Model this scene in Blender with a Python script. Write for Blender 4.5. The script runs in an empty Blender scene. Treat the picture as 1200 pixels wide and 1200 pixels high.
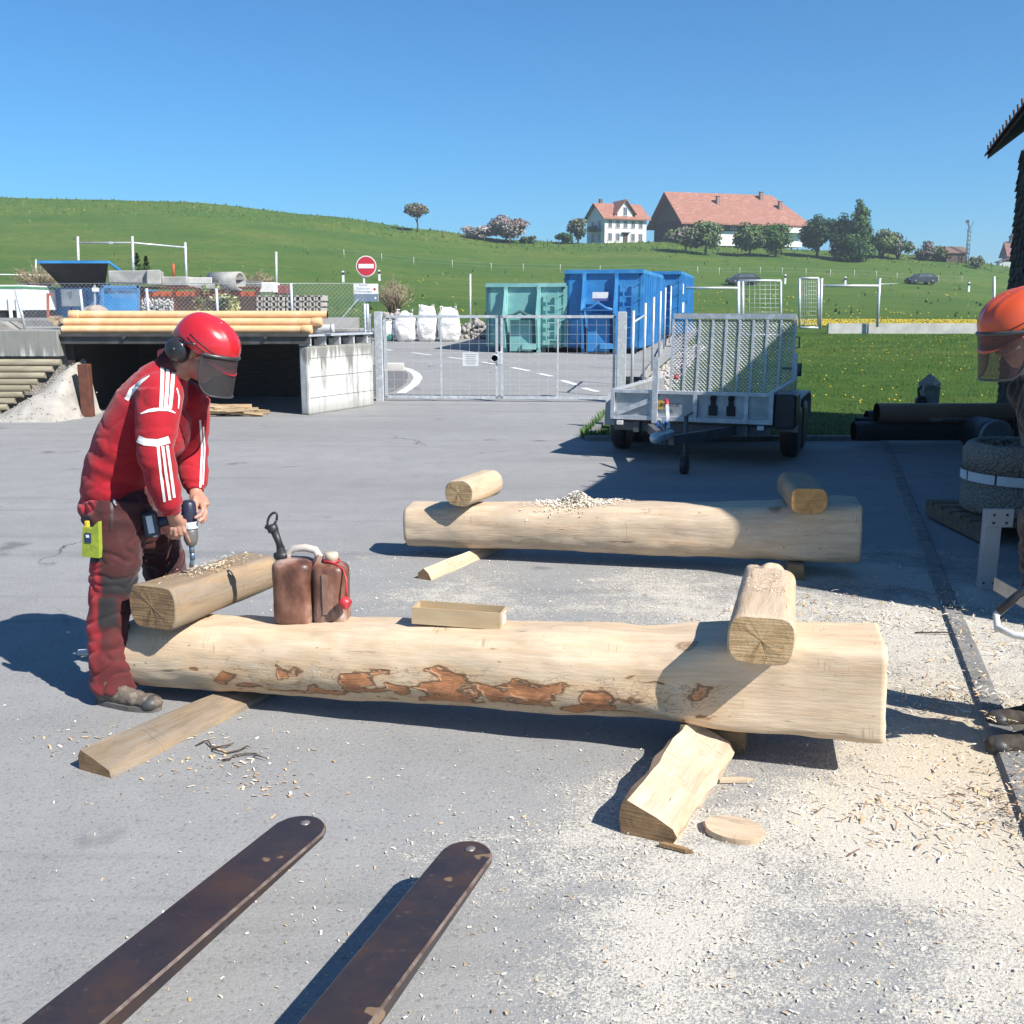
import bpy, bmesh, math, random
from mathutils import Vector, Matrix, noise
from mathutils.bvhtree import BVHTree
R = math.radians
V = Vector
scene = bpy.context.scene
COL = scene.collection
random.seed(7)

# ---------------------------------------------------------------- camera, sky, sun, exposure
CAMH, FOC, PITCH = 1.75, 1200.0, math.atan(240 / 1200.0)
cam = bpy.data.cameras.new('camera')
cam.sensor_width = 36; cam.sensor_fit = 'HORIZONTAL'; cam.lens = 36.0
cam.clip_start = 0.05; cam.clip_end = 9000
camo = bpy.data.objects.new('camera', cam)
camo.location = (0, 0, CAMH); camo.rotation_euler = (math.pi / 2 - PITCH, 0, 0)
COL.objects.link(camo); scene.camera = camo

SUNL = V((-.85, .66, -1)).normalized()          # the way the light travels
world = bpy.data.worlds.new('World'); scene.world = world; world.use_nodes = True
wn = world.node_tree.nodes; wl = world.node_tree.links
sky = wn.new('ShaderNodeTexSky'); sky.sky_type = 'NISHITA'; sky.sun_disc = False
sky.sun_elevation = math.asin(-SUNL.z); sky.sun_rotation = math.atan2(-SUNL.x, -SUNL.y)
sky.altitude = 500; sky.air_density = 1.0; sky.dust_density = 0.25; sky.ozone_density = 3.0
bg = wn['Background']; bg.inputs['Strength'].default_value = 0.057
tint = wn.new('ShaderNodeMix'); tint.data_type = 'RGBA'; tint.blend_type = 'MULTIPLY'; tint.inputs[0].default_value = 1
tint.inputs[7].default_value = (.43, 1.05, 1.46, 1)
wl.new(sky.outputs[0], tint.inputs[6]); wl.new(tint.outputs[2], bg.inputs[0])
sun = bpy.data.lights.new('sun', 'SUN'); sun.energy = 5.0; sun.angle = R(.5); sun.color = (1, .955, .88)
suno = bpy.data.objects.new('sun', sun); suno.rotation_euler = SUNL.to_track_quat('-Z', 'Y').to_euler()
suno.location = (8, -8, 12); COL.objects.link(suno)
scene.view_settings.view_transform = 'Standard'; scene.view_settings.look = 'None'
scene.view_settings.exposure = 0.8; scene.view_settings.gamma = 1

# ---------------------------------------------------------------- helpers
CP, SP = math.cos(PITCH), math.sin(PITCH)
def ray(px, py):
    u = (px - 600) / FOC; v = (600 - py) / FOC
    return V((u, CP + v * SP, -SP + v * CP))
def G(px, py, z=0.0):
    d = ray(px, py); t = (z - CAMH) / d.z
    return V((d.x * t, d.y * t, z))
def P(px, py, Y):
    d = ray(px, py); t = Y / d.y
    return V((d.x * t, Y, CAMH + d.z * t))
def lerp(a, b, t): return a + (b - a) * t
def smooth(t):
    t = max(0., min(1., t)); return t * t * (3 - 2 * t)
def fbm(p, s=1., o=4):
    return noise.fractal(V(p) * s, 1.0, 2.0, o)

FR = {}                                        # world frames of things and their parts
def setp(o, label=None, cat=None, group=None, kind=None):
    if label: o['label'] = label
    if cat: o['category'] = cat
    if group: o['group'] = group
    if kind: o['kind'] = kind
    return o
def thing(name, label, cat, loc=(0, 0, 0), rz=0., group=None):
    o = bpy.data.objects.new(name, None); o.empty_display_size = .1
    o.location = loc; o.rotation_euler = (0, 0, rz); COL.objects.link(o)
    FR[o.name] = Matrix.Translation(V(loc)) @ Matrix.Rotation(rz, 4, 'Z')
    return setp(o, label, cat, group)

class MB:
    """collects geometry for ONE mesh object"""
    def __init__(s): s.v = []; s.f = []; s.m = []; s.s = []
    def add(s, vs, fs, mi=0, sm=False, mat=None):
        b = len(s.v)
        s.v += [(mat @ V(v)) if mat else V(v) for v in vs]
        for f in fs:
            s.f.append([b + i for i in f]); s.m.append(mi); s.s.append(sm)
        return s
    def bm(s, bm, mi=0, sm=False, mat=None):
        bm.verts.index_update()
        s.add([v.co.copy() for v in bm.verts], [[v.index for v in f.verts] for f in bm.faces], mi, sm, mat)
        bm.free(); return s
    def box(s, c, d, rot=None, bev=0., mi=0, seg=1, sm=False):
        bm = bmesh.new(); bmesh.ops.create_cube(bm, size=1)
        bmesh.ops.scale(bm, vec=V(d), verts=bm.verts)
        if bev: bmesh.ops.bevel(bm, geom=list(bm.edges), offset=bev, segments=seg, profile=.5, affect='EDGES')
        M = Matrix.Translation(V(c))
        if rot is not None: M = M @ (rot.to_4x4() if isinstance(rot, Matrix) else Matrix.Rotation(rot, 4, 'Z'))
        return s.bm(bm, mi, sm, M)
    def bar(s, p, q, w, h, up=(0, 0, 1), bev=0., mi=0):
        p, q = V(p), V(q); x = (q - p); L = x.length; x.normalize()
        y = V(up).cross(x)
        if y.length < 1e-4: y = V((0, 1, 0)).cross(x)
        y.normalize(); z = x.cross(y)
        M = Matrix((x, y, z)).transposed()
        return s.box((p + q) / 2, (L, w, h), M, bev, mi)
    def tube(s, pts, r, seg=10, mi=0, sm=True, cap=True, up=None, flat=1.):
        pts = [V(p) for p in pts]; n = len(pts)
        rs = r if isinstance(r, (list, tuple)) else [r] * n
        b = len(s.v); prev = None
        for i, p in enumerate(pts):
            t = (pts[min(i + 1, n - 1)] - pts[max(i - 1, 0)])
            if t.length < 1e-9: t = V((0, 0, 1))
            t.normalize()
            if prev is None:
                a = V(up) if up else (V((0, 0, 1)) if abs(t.z) < .9 else V((1, 0, 0)))
                x = (a - t * a.dot(t)).normalized()
            else:
                x = (prev - t * prev.dot(t)).normalized()
            prev = x; y = t.cross(x)
            rr = rs[i]; rx, ry = rr if isinstance(rr, (list, tuple)) else (rr * flat, rr)
            for k in range(seg):
                a = 2 * math.pi * k / seg
                s.v.append(p + x * (rx * math.cos(a)) + y * (ry * math.sin(a)))
        for i in range(n - 1):
            for k in range(seg):
                k2 = (k + 1) % seg
                s.f.append([b + i * seg + k, b + i * seg + k2, b + (i + 1) * seg + k2, b + (i + 1) * seg + k]); s.m.append(mi); s.s.append(sm)
        if cap:
            s.f.append([b + k for k in range(seg)][::-1]); s.m.append(mi); s.s.append(False)
            s.f.append([b + (n - 1) * seg + k for k in range(seg)]); s.m.append(mi); s.s.append(False)
        return s
    def cyl(s, p, q, r, seg=16, mi=0, sm=True, cap=True): return s.tube([p, q], r, seg, mi, sm, cap)
    def lathe(s, prof, c=(0, 0, 0), axis=(0, 0, 1), seg=24, mi=0, sm=True):
        az = V(axis).normalized(); ax = V((1, 0, 0)) if abs(az.x) < .9 else V((0, 1, 0))
        ax = (ax - az * ax.dot(az)).normalized(); ay = az.cross(ax); b = len(s.v); c = V(c); n = len(prof)
        for (r, h) in prof:
            for k in range(seg):
                a = 2 * math.pi * k / seg
                s.v.append(c + az * h + ax * (r * math.cos(a)) + ay * (r * math.sin(a)))
        for i in range(n - 1):
            for k in range(seg):
                k2 = (k + 1) % seg
                s.f.append([b + i * seg + k, b + i * seg + k2, b + (i + 1) * seg + k2, b + (i + 1) * seg + k]); s.m.append(mi); s.s.append(sm)
        for i, rev in ((0, True), (n - 1, False)):
            if prof[i][0] > 1e-5:
                l = [b + i * seg + k for k in range(seg)]; s.f.append(l[::-1] if rev else l); s.m.append(mi); s.s.append(False)
        return s
    def prism(s, outline, d, mi=0, sm=False, mat=None):
        """outline: list of 3D points (planar), extruded by vector d"""
        n = len(outline); o = [V(p) for p in outline]; d = V(d)
        fs = [list(range(n))[::-1], [n + i for i in range(n)]] + [[i, (i + 1) % n, n + (i + 1) % n, n + i] for i in range(n)]
        return s.add(o + [p + d for p in o], fs, mi, sm, mat)
    def ball(s, c, r, sub=2, mi=0, rot=None):
        bm = bmesh.new(); bmesh.ops.create_icosphere(bm, subdivisions=sub, radius=1)
        r = V((r, r, r)) if not isinstance(r, (tuple, list, Vector)) else V(r)
        M = Matrix.Translation(V(c)) @ (rot.to_4x4() if rot is not None else Matrix.Identity(4)) @ Matrix.Diagonal((r.x, r.y, r.z, 1))
        return s.bm(bm, mi, True, M)
    def jitter(s, a, sc):
        for i, v in enumerate(s.v): s.v[i] = v + noise.noise_vector(v * sc) * a
        return s
    def build(s, name, mats, parent=None, world=False, origin=None, fixn=True):
        if not isinstance(mats, (list, tuple)): mats = [mats]
        M = FR.get(parent.name) if parent is not None else None
        vs = s.v
        if world and M is not None:
            Mi = M.inverted(); vs = [Mi @ v for v in vs]
        if origin is not None: vs = [v - V(origin) for v in vs]
        me = bpy.data.meshes.new(name); me.from_pydata([tuple(v) for v in vs], [], s.f)
        for m in mats: me.materials.append(m)
        me.polygons.foreach_set('material_index', s.m); me.polygons.foreach_set('use_smooth', s.s)
        if fixn:
            bm = bmesh.new(); bm.from_mesh(me); bmesh.ops.recalc_face_normals(bm, faces=bm.faces); bm.to_mesh(me); bm.free()
        me.update()
        o = bpy.data.objects.new(name, me); COL.objects.link(o)
        if parent is not None: o.parent = parent; FR[o.name] = M
        else:
            if origin is not None: o.location = origin
            FR[o.name] = Matrix.Translation(V(origin) if origin is not None else V((0, 0, 0)))
        return o

def children(o): return [c for c in bpy.data.objects if c.parent == o]
def copy_tree(o, parent=None):
    kids = children(o); c = o.copy(); COL.objects.link(c)
    if parent is not None: c.parent = parent
    for k in kids: copy_tree(k, c)
    return c
def remesh(mb, voxel, it=2, disp=None):
    """one continuous closed skin from overlapping closed shapes; returns an MB"""
    me = bpy.data.meshes.new('tmp'); me.from_pydata([tuple(v) for v in mb.v], [], mb.f); me.update()
    bm = bmesh.new(); bm.from_mesh(me); bmesh.ops.recalc_face_normals(bm, faces=bm.faces); bm.to_mesh(me); bm.free()
    o = bpy.data.objects.new('tmp', me); COL.objects.link(o)
    md = o.modifiers.new('r', 'REMESH'); md.mode = 'VOXEL'; md.voxel_size = voxel
    dg = bpy.context.evaluated_depsgraph_get(); dg.update()
    me2 = bpy.data.meshes.new_from_object(o.evaluated_get(dg))
    bpy.data.objects.remove(o); bpy.data.meshes.remove(me)
    bm = bmesh.new(); bm.from_mesh(me2); bpy.data.meshes.remove(me2)
    for _ in range(it): bmesh.ops.smooth_vert(bm, verts=bm.verts, factor=.5, use_axis_x=True, use_axis_y=True, use_axis_z=True)
    if disp:
        bm.normal_update()
        new = [v.co + v.normal * disp(v.co, v.normal) for v in bm.verts]
        for v, c in zip(bm.verts, new): v.co = c
    out = MB(); out.bm(bm, 0, True); return out
def bvh_of(mb): return BVHTree.FromPolygons([tuple(v) for v in mb.v], mb.f)

# ---------------------------------------------------------------- materials
MAT = {}
def new_mat(name):
    m = bpy.data.materials.new(name); m.use_nodes = True
    nt = m.node_tree; b = nt.nodes['Principled BSDF']
    return m, nt, b
def N(nt, t, **k):
    n = nt.nodes.new(t)
    for a, v in k.items(): setattr(n, a, v)
    return n
def ramp(nt, fac, stops, interp='LINEAR'):
    r = N(nt, 'ShaderNodeValToRGB'); cr = r.color_ramp; cr.interpolation = interp
    while len(cr.elements) < len(stops): cr.elements.new(.5)
    for e, (p, c) in zip(cr.elements, stops):
        e.position = p; e.color = (*c, 1) if len(c) == 3 else c
    nt.links.new(fac, r.inputs[0]); return r.outputs[0]
def coords(nt, scale=(1, 1, 1), kind='Object', rot=(0, 0, 0)):
    t = N(nt, 'ShaderNodeTexCoord'); mp = N(nt, 'ShaderNodeMapping')
    mp.inputs['Scale'].default_value = scale; mp.inputs['Rotation'].default_value = rot
    nt.links.new(t.outputs[kind], mp.inputs[0]); return mp.outputs[0]
def tex(nt, vec, scale, detail=6, rough=.55, dist=0.):
    n = N(nt, 'ShaderNodeTexNoise'); n.inputs['Scale'].default_value = scale; n.inputs['Detail'].default_value = detail
    n.inputs['Roughness'].default_value = rough; n.inputs['Distortion'].default_value = dist
    nt.links.new(vec, n.inputs['Vector']); return n.outputs[0]
def mixc(nt, fac, a, b, mode='MIX'):
    n = N(nt, 'ShaderNodeMix', data_type='RGBA', blend_type=mode)
    for inp, v in ((n.inputs[0], fac), (n.inputs[6], a), (n.inputs[7], b)):
        if hasattr(v, 'is_output'): nt.links.new(v, inp)
        elif isinstance(v, (int, float)): inp.default_value = v
        else: inp.default_value = (*v, 1)
    return n.outputs[2]
def math_(nt, op, a, b=0., clamp=False):
    n = N(nt, 'ShaderNodeMath', operation=op); n.use_clamp = clamp
    for inp, v in ((n.inputs[0], a), (n.inputs[1], b)):
        if hasattr(v, 'is_output'): nt.links.new(v, inp)
        else: inp.default_value = v
    return n.outputs[0]
def bump(nt, b, h, strength=.3, dist=.01):
    n = N(nt, 'ShaderNodeBump'); n.inputs['Strength'].default_value = strength; n.inputs['Distance'].default_value = dist
    nt.links.new(h, n.inputs['Height']); nt.links.new(n.outputs[0], b.inputs['Normal']); return n
def mat(name, c1, c2=None, scale=6., rough=.6, metal=0., bmp=0., bscale=None, bdist=.01, stretch=(1, 1, 1), c3=None, lo=.35, hi=.65, spec=.5, kind='Object', coat=0.):
    """plain surface: two or three real colours broken up by noise, with relief"""
    if name in MAT: return MAT[name]
    m, nt, b = new_mat(name); c2 = c2 or tuple(x * .8 for x in c1)
    v = coords(nt, stretch, kind); f = tex(nt, v, scale)
    st = [(lo, c1), (hi, c2)] if c3 is None else [(lo, c1), ((lo + hi) / 2, c2), (hi, c3)]
    nt.links.new(ramp(nt, f, st), b.inputs['Base Color'])
    b.inputs['Metallic'].default_value = metal; b.inputs['Specular IOR Level'].default_value = spec
    b.inputs['Coat Weight'].default_value = coat
    g = tex(nt, v, scale * 2.3, 4); r = math_(nt, 'MULTIPLY_ADD', g, .3); r.node.inputs[2].default_value = rough - .15
    nt.links.new(r, b.inputs['Roughness'])
    if bmp: bump(nt, b, tex(nt, v, bscale or scale * 4, 8, .65), bmp, bdist)
    MAT[name] = m; return m
# ================================================================ the setting
RIDGE = [(-900, 246), (-300, 236), (0, 230), (120, 233), (240, 236), (400, 253), (500, 268), (600, 281), (690, 285), (760, 283), (850, 290), (1000, 295), (1100, 303), (1150, 312), (1200, 322), (1500, 332), (2600, 336)]
def slope_at(py):
    d = ray(600, py); return d.z / d.y
def ridge_slope(px):
    for (a, ya), (b, yb) in zip(RIDGE, RIDGE[1:]):
        if a <= px <= b: return slope_at(lerp(ya, yb, smooth((px - a) / (b - a)) * .5 + .5 * (px - a) / (b - a)))
    return slope_at(RIDGE[0][1] if px < RIDGE[0][0] else RIDGE[-1][1])
S45 = (.91 - CAMH) / 45
def Z(x, y):
    if y <= 19: return 0.
    if y <= 45: return .035 * (y - 19)
    rs = ridge_slope(600 + 1200 * .98 * x / y)
    if y <= 205:
        t = ((y - 45) / 160) ** 1.15
        z = CAMH + y * lerp(S45, rs, t)
    else:
        z0 = CAMH + 205 * rs
        t = smooth((y - 205) / 300)
        z = lerp(z0 + (y - 205) * .01 * (1 - t), -6, t)
    return z + min(1, (y - 45) / 40) * .35 * fbm((x * .04, y * .04, 3), 1, 3) * (1 if y < 190 else max(0, 1 - (y - 190) / 15))
def GZ(px, py):
    d = ray(px, py); t = 2.
    lo, hi = 2., None
    while t < 600:
        if CAMH + d.z * t < Z(d.x * t, d.y * t): hi = t; break
        lo = t; t *= 1.01
    if hi is None: return V((d.x * t, d.y * t, Z(d.x * t, d.y * t)))
    for _ in range(30):
        m = (lo + hi) / 2
        if CAMH + d.z * m < Z(d.x * m, d.y * m): hi = m
        else: lo = m
    return V((d.x * hi, d.y * hi, Z(d.x * hi, d.y * hi)))
def ZP(px, Y):
    x = (px - 600) / 1200 * Y * .985; return V((x, Y, Z(x, Y)))

# ---- materials of the setting
def grass_mat():
    m, nt, b = new_mat('meadow'); v = coords(nt)
    f = tex(nt, coords(nt, (.5, 1.3, 1)), .07, 7, .65); f2 = tex(nt, coords(nt, (.6, 1, 1)), .9, 8, .75)
    c = ramp(nt, f, [(.30, (.062, .130, .020)), (.48, (.098, .168, .024)), (.66, (.165, .195, .036))])
    c = mixc(nt, ramp(nt, f2, [(.35, (0, 0, 0)), (.7, (1, 1, 1))]), c, (.046, .105, .018))
    v3 = coords(nt, (.30, 1.1, 1)); f3 = tex(nt, v3, .9, 8, .75)
    c = mixc(nt, ramp(nt, f3, [(.56, (0, 0, 0)), (.74, (.6, .6, .6))]), c, (.26, .225, .035))
    nt.links.new(c, b.inputs['Base Color']); b.inputs['Roughness'].default_value = .85; b.inputs['Specular IOR Level'].default_value = .15
    bump(nt, b, tex(nt, v, 5, 8, .75), .9, .25); return m
MEADOW = grass_mat()
def asphalt_mat():
    m, nt, b = new_mat('asphalt'); v = coords(nt)
    big = tex(nt, coords(nt, (.5, 1.6, 1)), .35, 7, .65); mid = tex(nt, v, 3.5, 6, .6); fine = tex(nt, v, 160, 3, .7); fine2 = tex(nt, v, 60, 2, .6)
    c = ramp(nt, big, [(.3, (.20, .196, .190)), (.7, (.28, .276, .268))])
    c = mixc(nt, ramp(nt, mid, [(.40, (0, 0, 0)), (.75, (.45, .45, .45))]), c, (.13, .13, .13))
    c = mixc(nt, ramp(nt, fine, [(.36, (0, 0, 0)), (.62, (.6, .6, .6))]), c, (.33, .33, .33))
    c = mixc(nt, ramp(nt, fine2, [(.28, (.5, .5, .5)), (.42, (0, 0, 0))]), c, (.075, .075, .08))
    vo = N(nt, 'ShaderNodeTexVoronoi', feature='DISTANCE_TO_EDGE'); vo.inputs['Scale'].default_value = .23
    wv = N(nt, 'ShaderNodeVectorMath', operation='ADD'); nv = N(nt, 'ShaderNodeTexNoise'); nv.inputs['Scale'].default_value = 1.3; nv.inputs['Detail'].default_value = 7
    nt.links.new(v, nv.inputs['Vector']); nt.links.new(v, wv.inputs[0]); nt.links.new(nv.outputs[1], wv.inputs[1]); nt.links.new(wv.outputs[0], vo.inputs['Vector'])
    crack = math_(nt, 'MULTIPLY', ramp(nt, vo.outputs[0], [(0, (1, 1, 1)), (.0035, (.0, .0, .0))]), ramp(nt, tex(nt, v, .5, 3), [(.56, (0, 0, 0)), (.64, (.9, .9, .9))]))
    c = mixc(nt, crack, c, (.05, .05, .052))
    ty = tex(nt, coords(nt, (.16, 2.6, 1), rot=(0, 0, .35)), 1.0, 4, .6); c = mixc(nt, ramp(nt, ty, [(.56, (0, 0, 0)), (.70, (.4, .4, .4))]), c, (.115, .115, .118))
    oil = tex(nt, v, 1.15, 4, .55); c = mixc(nt, ramp(nt, oil, [(.66, (0, 0, 0)), (.72, (.6, .6, .6))]), c, (.085, .083, .082))
    # wood dust lying on it: the zone is stored per vertex, the grain is noise
    at = N(nt, 'ShaderNodeAttribute'); at.attribute_name = 'dust'
    sep = N(nt, 'ShaderNodeSeparateColor'); nt.links.new(at.outputs[0], sep.inputs[0])
    g1 = tex(nt, v, 120, 3, .75); g2 = math_(nt, 'ADD', math_(nt, 'MULTIPLY', tex(nt, v, 9, 6, .7), .5), math_(nt, 'MULTIPLY', tex(nt, coords(nt, (1, 1.8, 1)), 2.4, 5, .65, .8), .62))
    g = math_(nt, 'ADD', math_(nt, 'MULTIPLY', g1, 1.55), math_(nt, 'MULTIPLY', g2, 1.0))   # about 1.15 in the middle
    dz = math_(nt, 'ADD', math_(nt, 'MULTIPLY', sep.outputs[0], .92), math_(nt, 'SUBTRACT', g, 1.01))
    cov = ramp(nt, dz, [(.76, (0, 0, 0)), (.90, (.75, .75, .75)), (1.0, (.92, .92, .92))])
    tan = mixc(nt, g2, (.44, .32, .17), (.58, .46, .28))
    wht = mixc(nt, g1, (.42, .39, .34), (.64, .615, .55))
    dc = mixc(nt, sep.outputs[1], wht, tan)
    c = mixc(nt, cov, c, dc)
    nt.links.new(c, b.inputs['Base Color']); b.inputs['Roughness'].default_value = .82; b.inputs['Specular IOR Level'].default_value = .35
    hh = math_(nt, 'ADD', math_(nt, 'MULTIPLY', fine2, .6), math_(nt, 'MULTIPLY', cov, g1))
    bump(nt, b, hh, .55, .006); return m
ASPH = asphalt_mat()
CONC = mat('concrete', (.42, .41, .385), (.27, .265, .25), 2.2, .85, bmp=.35, bscale=40, c3=(.36, .35, .33))
def stained_concrete():
    m, nt, b = new_mat('stained_concrete'); v = coords(nt); vs = coords(nt, (3.2, 3.2, .35))
    st = tex(nt, vs, 2.2, 7, .7); pt = tex(nt, v, 2.5, 7, .7); fi = tex(nt, v, 40, 4, .7)
    c = ramp(nt, pt, [(.3, (.40, .40, .38)), (.55, (.55, .55, .53)), (.75, (.46, .45, .42))])
    c = mixc(nt, ramp(nt, st, [(.50, (0, 0, 0)), (.68, (.9, .9, .9))]), c, (.14, .145, .13))
    sx = N(nt, 'ShaderNodeSeparateXYZ'); nt.links.new(v, sx.inputs[0])
    top = math_(nt, 'ADD', math_(nt, 'MULTIPLY', sx.outputs[2], .55), math_(nt, 'MULTIPLY', st, .9))
    c = mixc(nt, ramp(nt, top, [(.92, (0, 0, 0)), (1.22, (.8, .8, .8))]), c, (.15, .15, .13))
    low = math_(nt, 'SUBTRACT', math_(nt, 'MULTIPLY', pt, .5), sx.outputs[2])
    c = mixc(nt, ramp(nt, low, [(.02, (0, 0, 0)), (.22, (.6, .6, .6))]), c, (.20, .19, .16))
    c = mixc(nt, ramp(nt, fi, [(.6, (0, 0, 0)), (.75, (.4, .4, .4))]), c, (.2, .2, .19))
    nt.links.new(c, b.inputs['Base Color']); b.inputs['Roughness'].default_value = .9
    bump(nt, b, fi, .4, .01); return m
SCONC = stained_concrete()
GALV = mat('galvanised_steel', (.58, .60, .62), (.47, .49, .51), 9, .45, .35, bmp=.05, c3=(.66, .68, .70))
PAINTW = mat('white_paint', (.78, .78, .76), (.66, .66, .63), 5, .5)
RUST = mat('rusty_steel', (.16, .055, .03), (.09, .035, .025), 7, .75, .2, bmp=.2)
BLACKP = mat('black_plastic', (.018, .018, .02), (.03, .03, .032), 8, .45)
DARKW = mat('dark_timber_and_shade', (.055, .042, .033), (.03, .024, .02), 4, .8, bmp=.4, stretch=(1, 1, 6))  # shed roof timber; on the bunker walls it stands in for shade

# ---- ground: one sheet to the horizon
def ground():
    mb = MB()
    rows = [-40, -10, 0, 6, 10, 13, 14, 15, 16, 17, 18, 19, 21, 23, 26, 29, 32, 35, 38, 41, 43, 45]
    y = 45
    while y < 215: y += 2.5 + (y - 45) * .012; rows.append(y)
    rows += [225, 240, 260, 285, 320, 360, 420, 500, 700, 1200, 2200, 4500]
    nc = 260
    for y in rows:
        w = max(y, 0) + 30
        for i in range(nc + 1):
            a = -1.6 + 3.2 * i / nc; x = a * w; mb.v.append(V((x, y, Z(x, y) - (.0 if y > 13 else .03))))
    for j in range(len(rows) - 1):
        for i in range(nc):
            k = j * (nc + 1) + i; mb.f.append([k, k + 1, k + nc + 2, k + nc + 1]); mb.m.append(0); mb.s.append(True)
    return setp(mb.build('meadow', MEADOW, fixn=False), kind='structure')
ground()

def kerbx(y): return 2.02 + (y - 4.11) * .305
def xr(y): return 1.04 + (y - 13.7) * .178 if y < 19.15 else 2.01 + (y - 19.15) * .245
ZONES = [  # wood dust: centre x, y, radius x, y, strength, tan
    (1.0, 2.8, .9, .58, 1.5, .03), (1.5, 3.2, .7, .65, 1.0, .2), (.75, 3.4, .5, .4, .75, .1), (1.95, 3.35, .6, .55, .85, 1.), (2.0, 4.15, .35, .5, .8, .9),
    (1.5, 2.2, 1.1, .8, .45, .1), (1.9, 4.6, .7, .9, .75, .3), (2.1, 5.3, .8, .7, .85, .05), (.9, 5.2, 1.1, .45, .50, .05), (1.7, 5.9, 1.1, .6, .66, .1), (.6, 5.95, 1.5, .4, .55, .1),
    (-.5, 6.1, .9, .5, .42, .1), (-1.0, 7.2, 1.0, .35, .40, .5), (1.0, 6.6, 1.8, .45, .55, .1), (2.4, 6.8, .8, .8, .65, .1), (.3, 2.7, .6, .5, .26, .05), (2.3, 2.6, .9, 1.0, .5, .3),
    (-1.2, 3.9, .6, .4, .22, .8), (.1, 4.6, 2.6, 1.6, .12, .2), (.4, 2.0, 2.0, 1.2, .14, .1), (3.0, 6.2, .9, 1.2, .7, .05), (2.7, 4.9, .6, .8, .6, .1)]
def dust(x, y):
    n = .5 + .9 * noise.noise(V((x * 1.7, y * 1.7, 5))); s = t = 0.
    for (cx, cy, rx, ry, k, tn) in ZONES:
        q = ((x - cx) / rx) ** 2 + ((y - cy) / ry) ** 2
        if q < 5:
            w = k * math.exp(-q * .9); t += w * tn; s += w
    tt = t / s if s > 1e-4 else 0
    s = 1 - math.exp(-.92 * s)
    return max(0, min(1, s * (.62 + .55 * n))), tt
def sheet(name, rows, xs_of, m, z=.004, attr=True):
    mb = MB(); n = None; da = []
    for y in rows:
        xs = xs_of(y); n = len(xs)
        for x in xs:
            mb.v.append(V((x, y, Z(x, y) + z))); d, t = dust(x, y) if y < 12 else (0, 0); da.append((d, t, 0, 1))
    for j in range(len(rows) - 1):
        for i in range(n - 1):
            k = j * n + i; mb.f.append([k, k + 1, k + n + 1, k + n]); mb.m.append(0); mb.s.append(True)
    o = mb.build(name, m, fixn=False)
    if attr:
        ca = o.data.color_attributes.new('dust', 'FLOAT_COLOR', 'POINT')
        for i, c in enumerate(da): ca.data[i].color = c
    return setp(o, kind='structure')
def frange(a, b, st):
    n = max(1, round((b - a) / st)); return [a + (b - a) * i / n for i in range(n + 1)]
rows1 = [-8, -2, 0] + frange(1., 9., .07)[0:] + frange(9.4, 13.6, .4)
sheet('yard_asphalt', rows1, lambda y: [-45, -20, -10] + [lerp(-5, kerbx(y), i / 110) for i in range(111)], ASPH)
rows2 = [13.6, 15, 17, 19, 19.15, 22, 25, 28, 32, 36, 40, 44]
sheet('road', rows2, lambda y: [lerp(-45, xr(y), i / 30) for i in range(31)], ASPH, .0045)
sheet('side_strip', frange(-4, 13.6, .12), lambda y: [kerbx(y) + .10 + 12 * (i / 60) ** 2 for i in range(61)], ASPH, .003)
# kerb: single stones with open joints
KST = mat('kerb_stone', (.23, .225, .215), (.15, .148, .14), 9, .9, bmp=.4, bscale=60)
mb = MB(); y = 1.0; u = V((.305, 1, 0)).normalized(); rk = random.Random(3)
while y < 13.2:
    L = .98; c = V((kerbx(y) + .05, y, 0)) + u * (L / 2)
    mb.box((c.x, c.y, -.012 + rk.uniform(-.004, .004)), (.10, L - .012, .075), math.atan2(-u.x, u.y), .008)
    y += u.y * L
setp(mb.build('kerb', KST), kind='structure')
# edging slab of the lawn corner
mb = MB(); p, q = V((1.0, 13.62, .0)), V((4.9, 13.62, 0))
mb.bar(p + V((0, 0, .02)), q + V((0, 0, .02)), .12, .09)
mb.bar(V((1.02, 13.7, .02)), V((1.98, 19.0, .02)), .10, .07)
setp(mb.build('lawn_edging', KST), kind='structure')

# road markings
RMW = mat('road_paint', (.72, .72, .70), (.55, .55, .54), 8, .8)
mb = MB()
def strip(pts, w):
    ps = [GZ(*p) for p in pts]
    for a, b in zip(ps, ps[1:]):
        d = (b - a).normalized(); n = V((-d.y, d.x, 0)) * w / 2; up = V((0, 0, .010))
        mb.add([a - n + up, b - n + up, b + n + up, a + n + up], [[0, 1, 2, 3]])
for (a, b, c, d) in [(449, 409.5, 459, 411), (482, 413.5, 505, 416.5), (525, 419, 546, 421.5), (564, 424.5, 580, 427), (600, 431, 620, 435), (631, 438, 647, 441.5), (658, 446, 676, 451.5), (683, 455, 700, 459.5), (706, 465, 720, 470)]:
    strip([(a, b), (c, d)], .16)
strip([(440, 426), (462, 429), (478, 433), (487, 438), (490, 443), (486, 450), (478, 456), (470, 461)], .2)
setp(mb.build('road_marking', RMW, fixn=False), kind='structure')
mb = MB()
isl = [GZ(*p) for p in [(436, 432), (455, 433), (470, 437), (478, 443), (475, 450), (462, 459), (436, 466)]]
mb.prism([p + V((0, 0, .0)) for p in isl], (0, 0, .10))
setp(mb.build('traffic_island', mat('island_paving', (.16, .16, .17), (.11, .11, .115), 12, .9, bmp=.3)), kind='structure')

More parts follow.
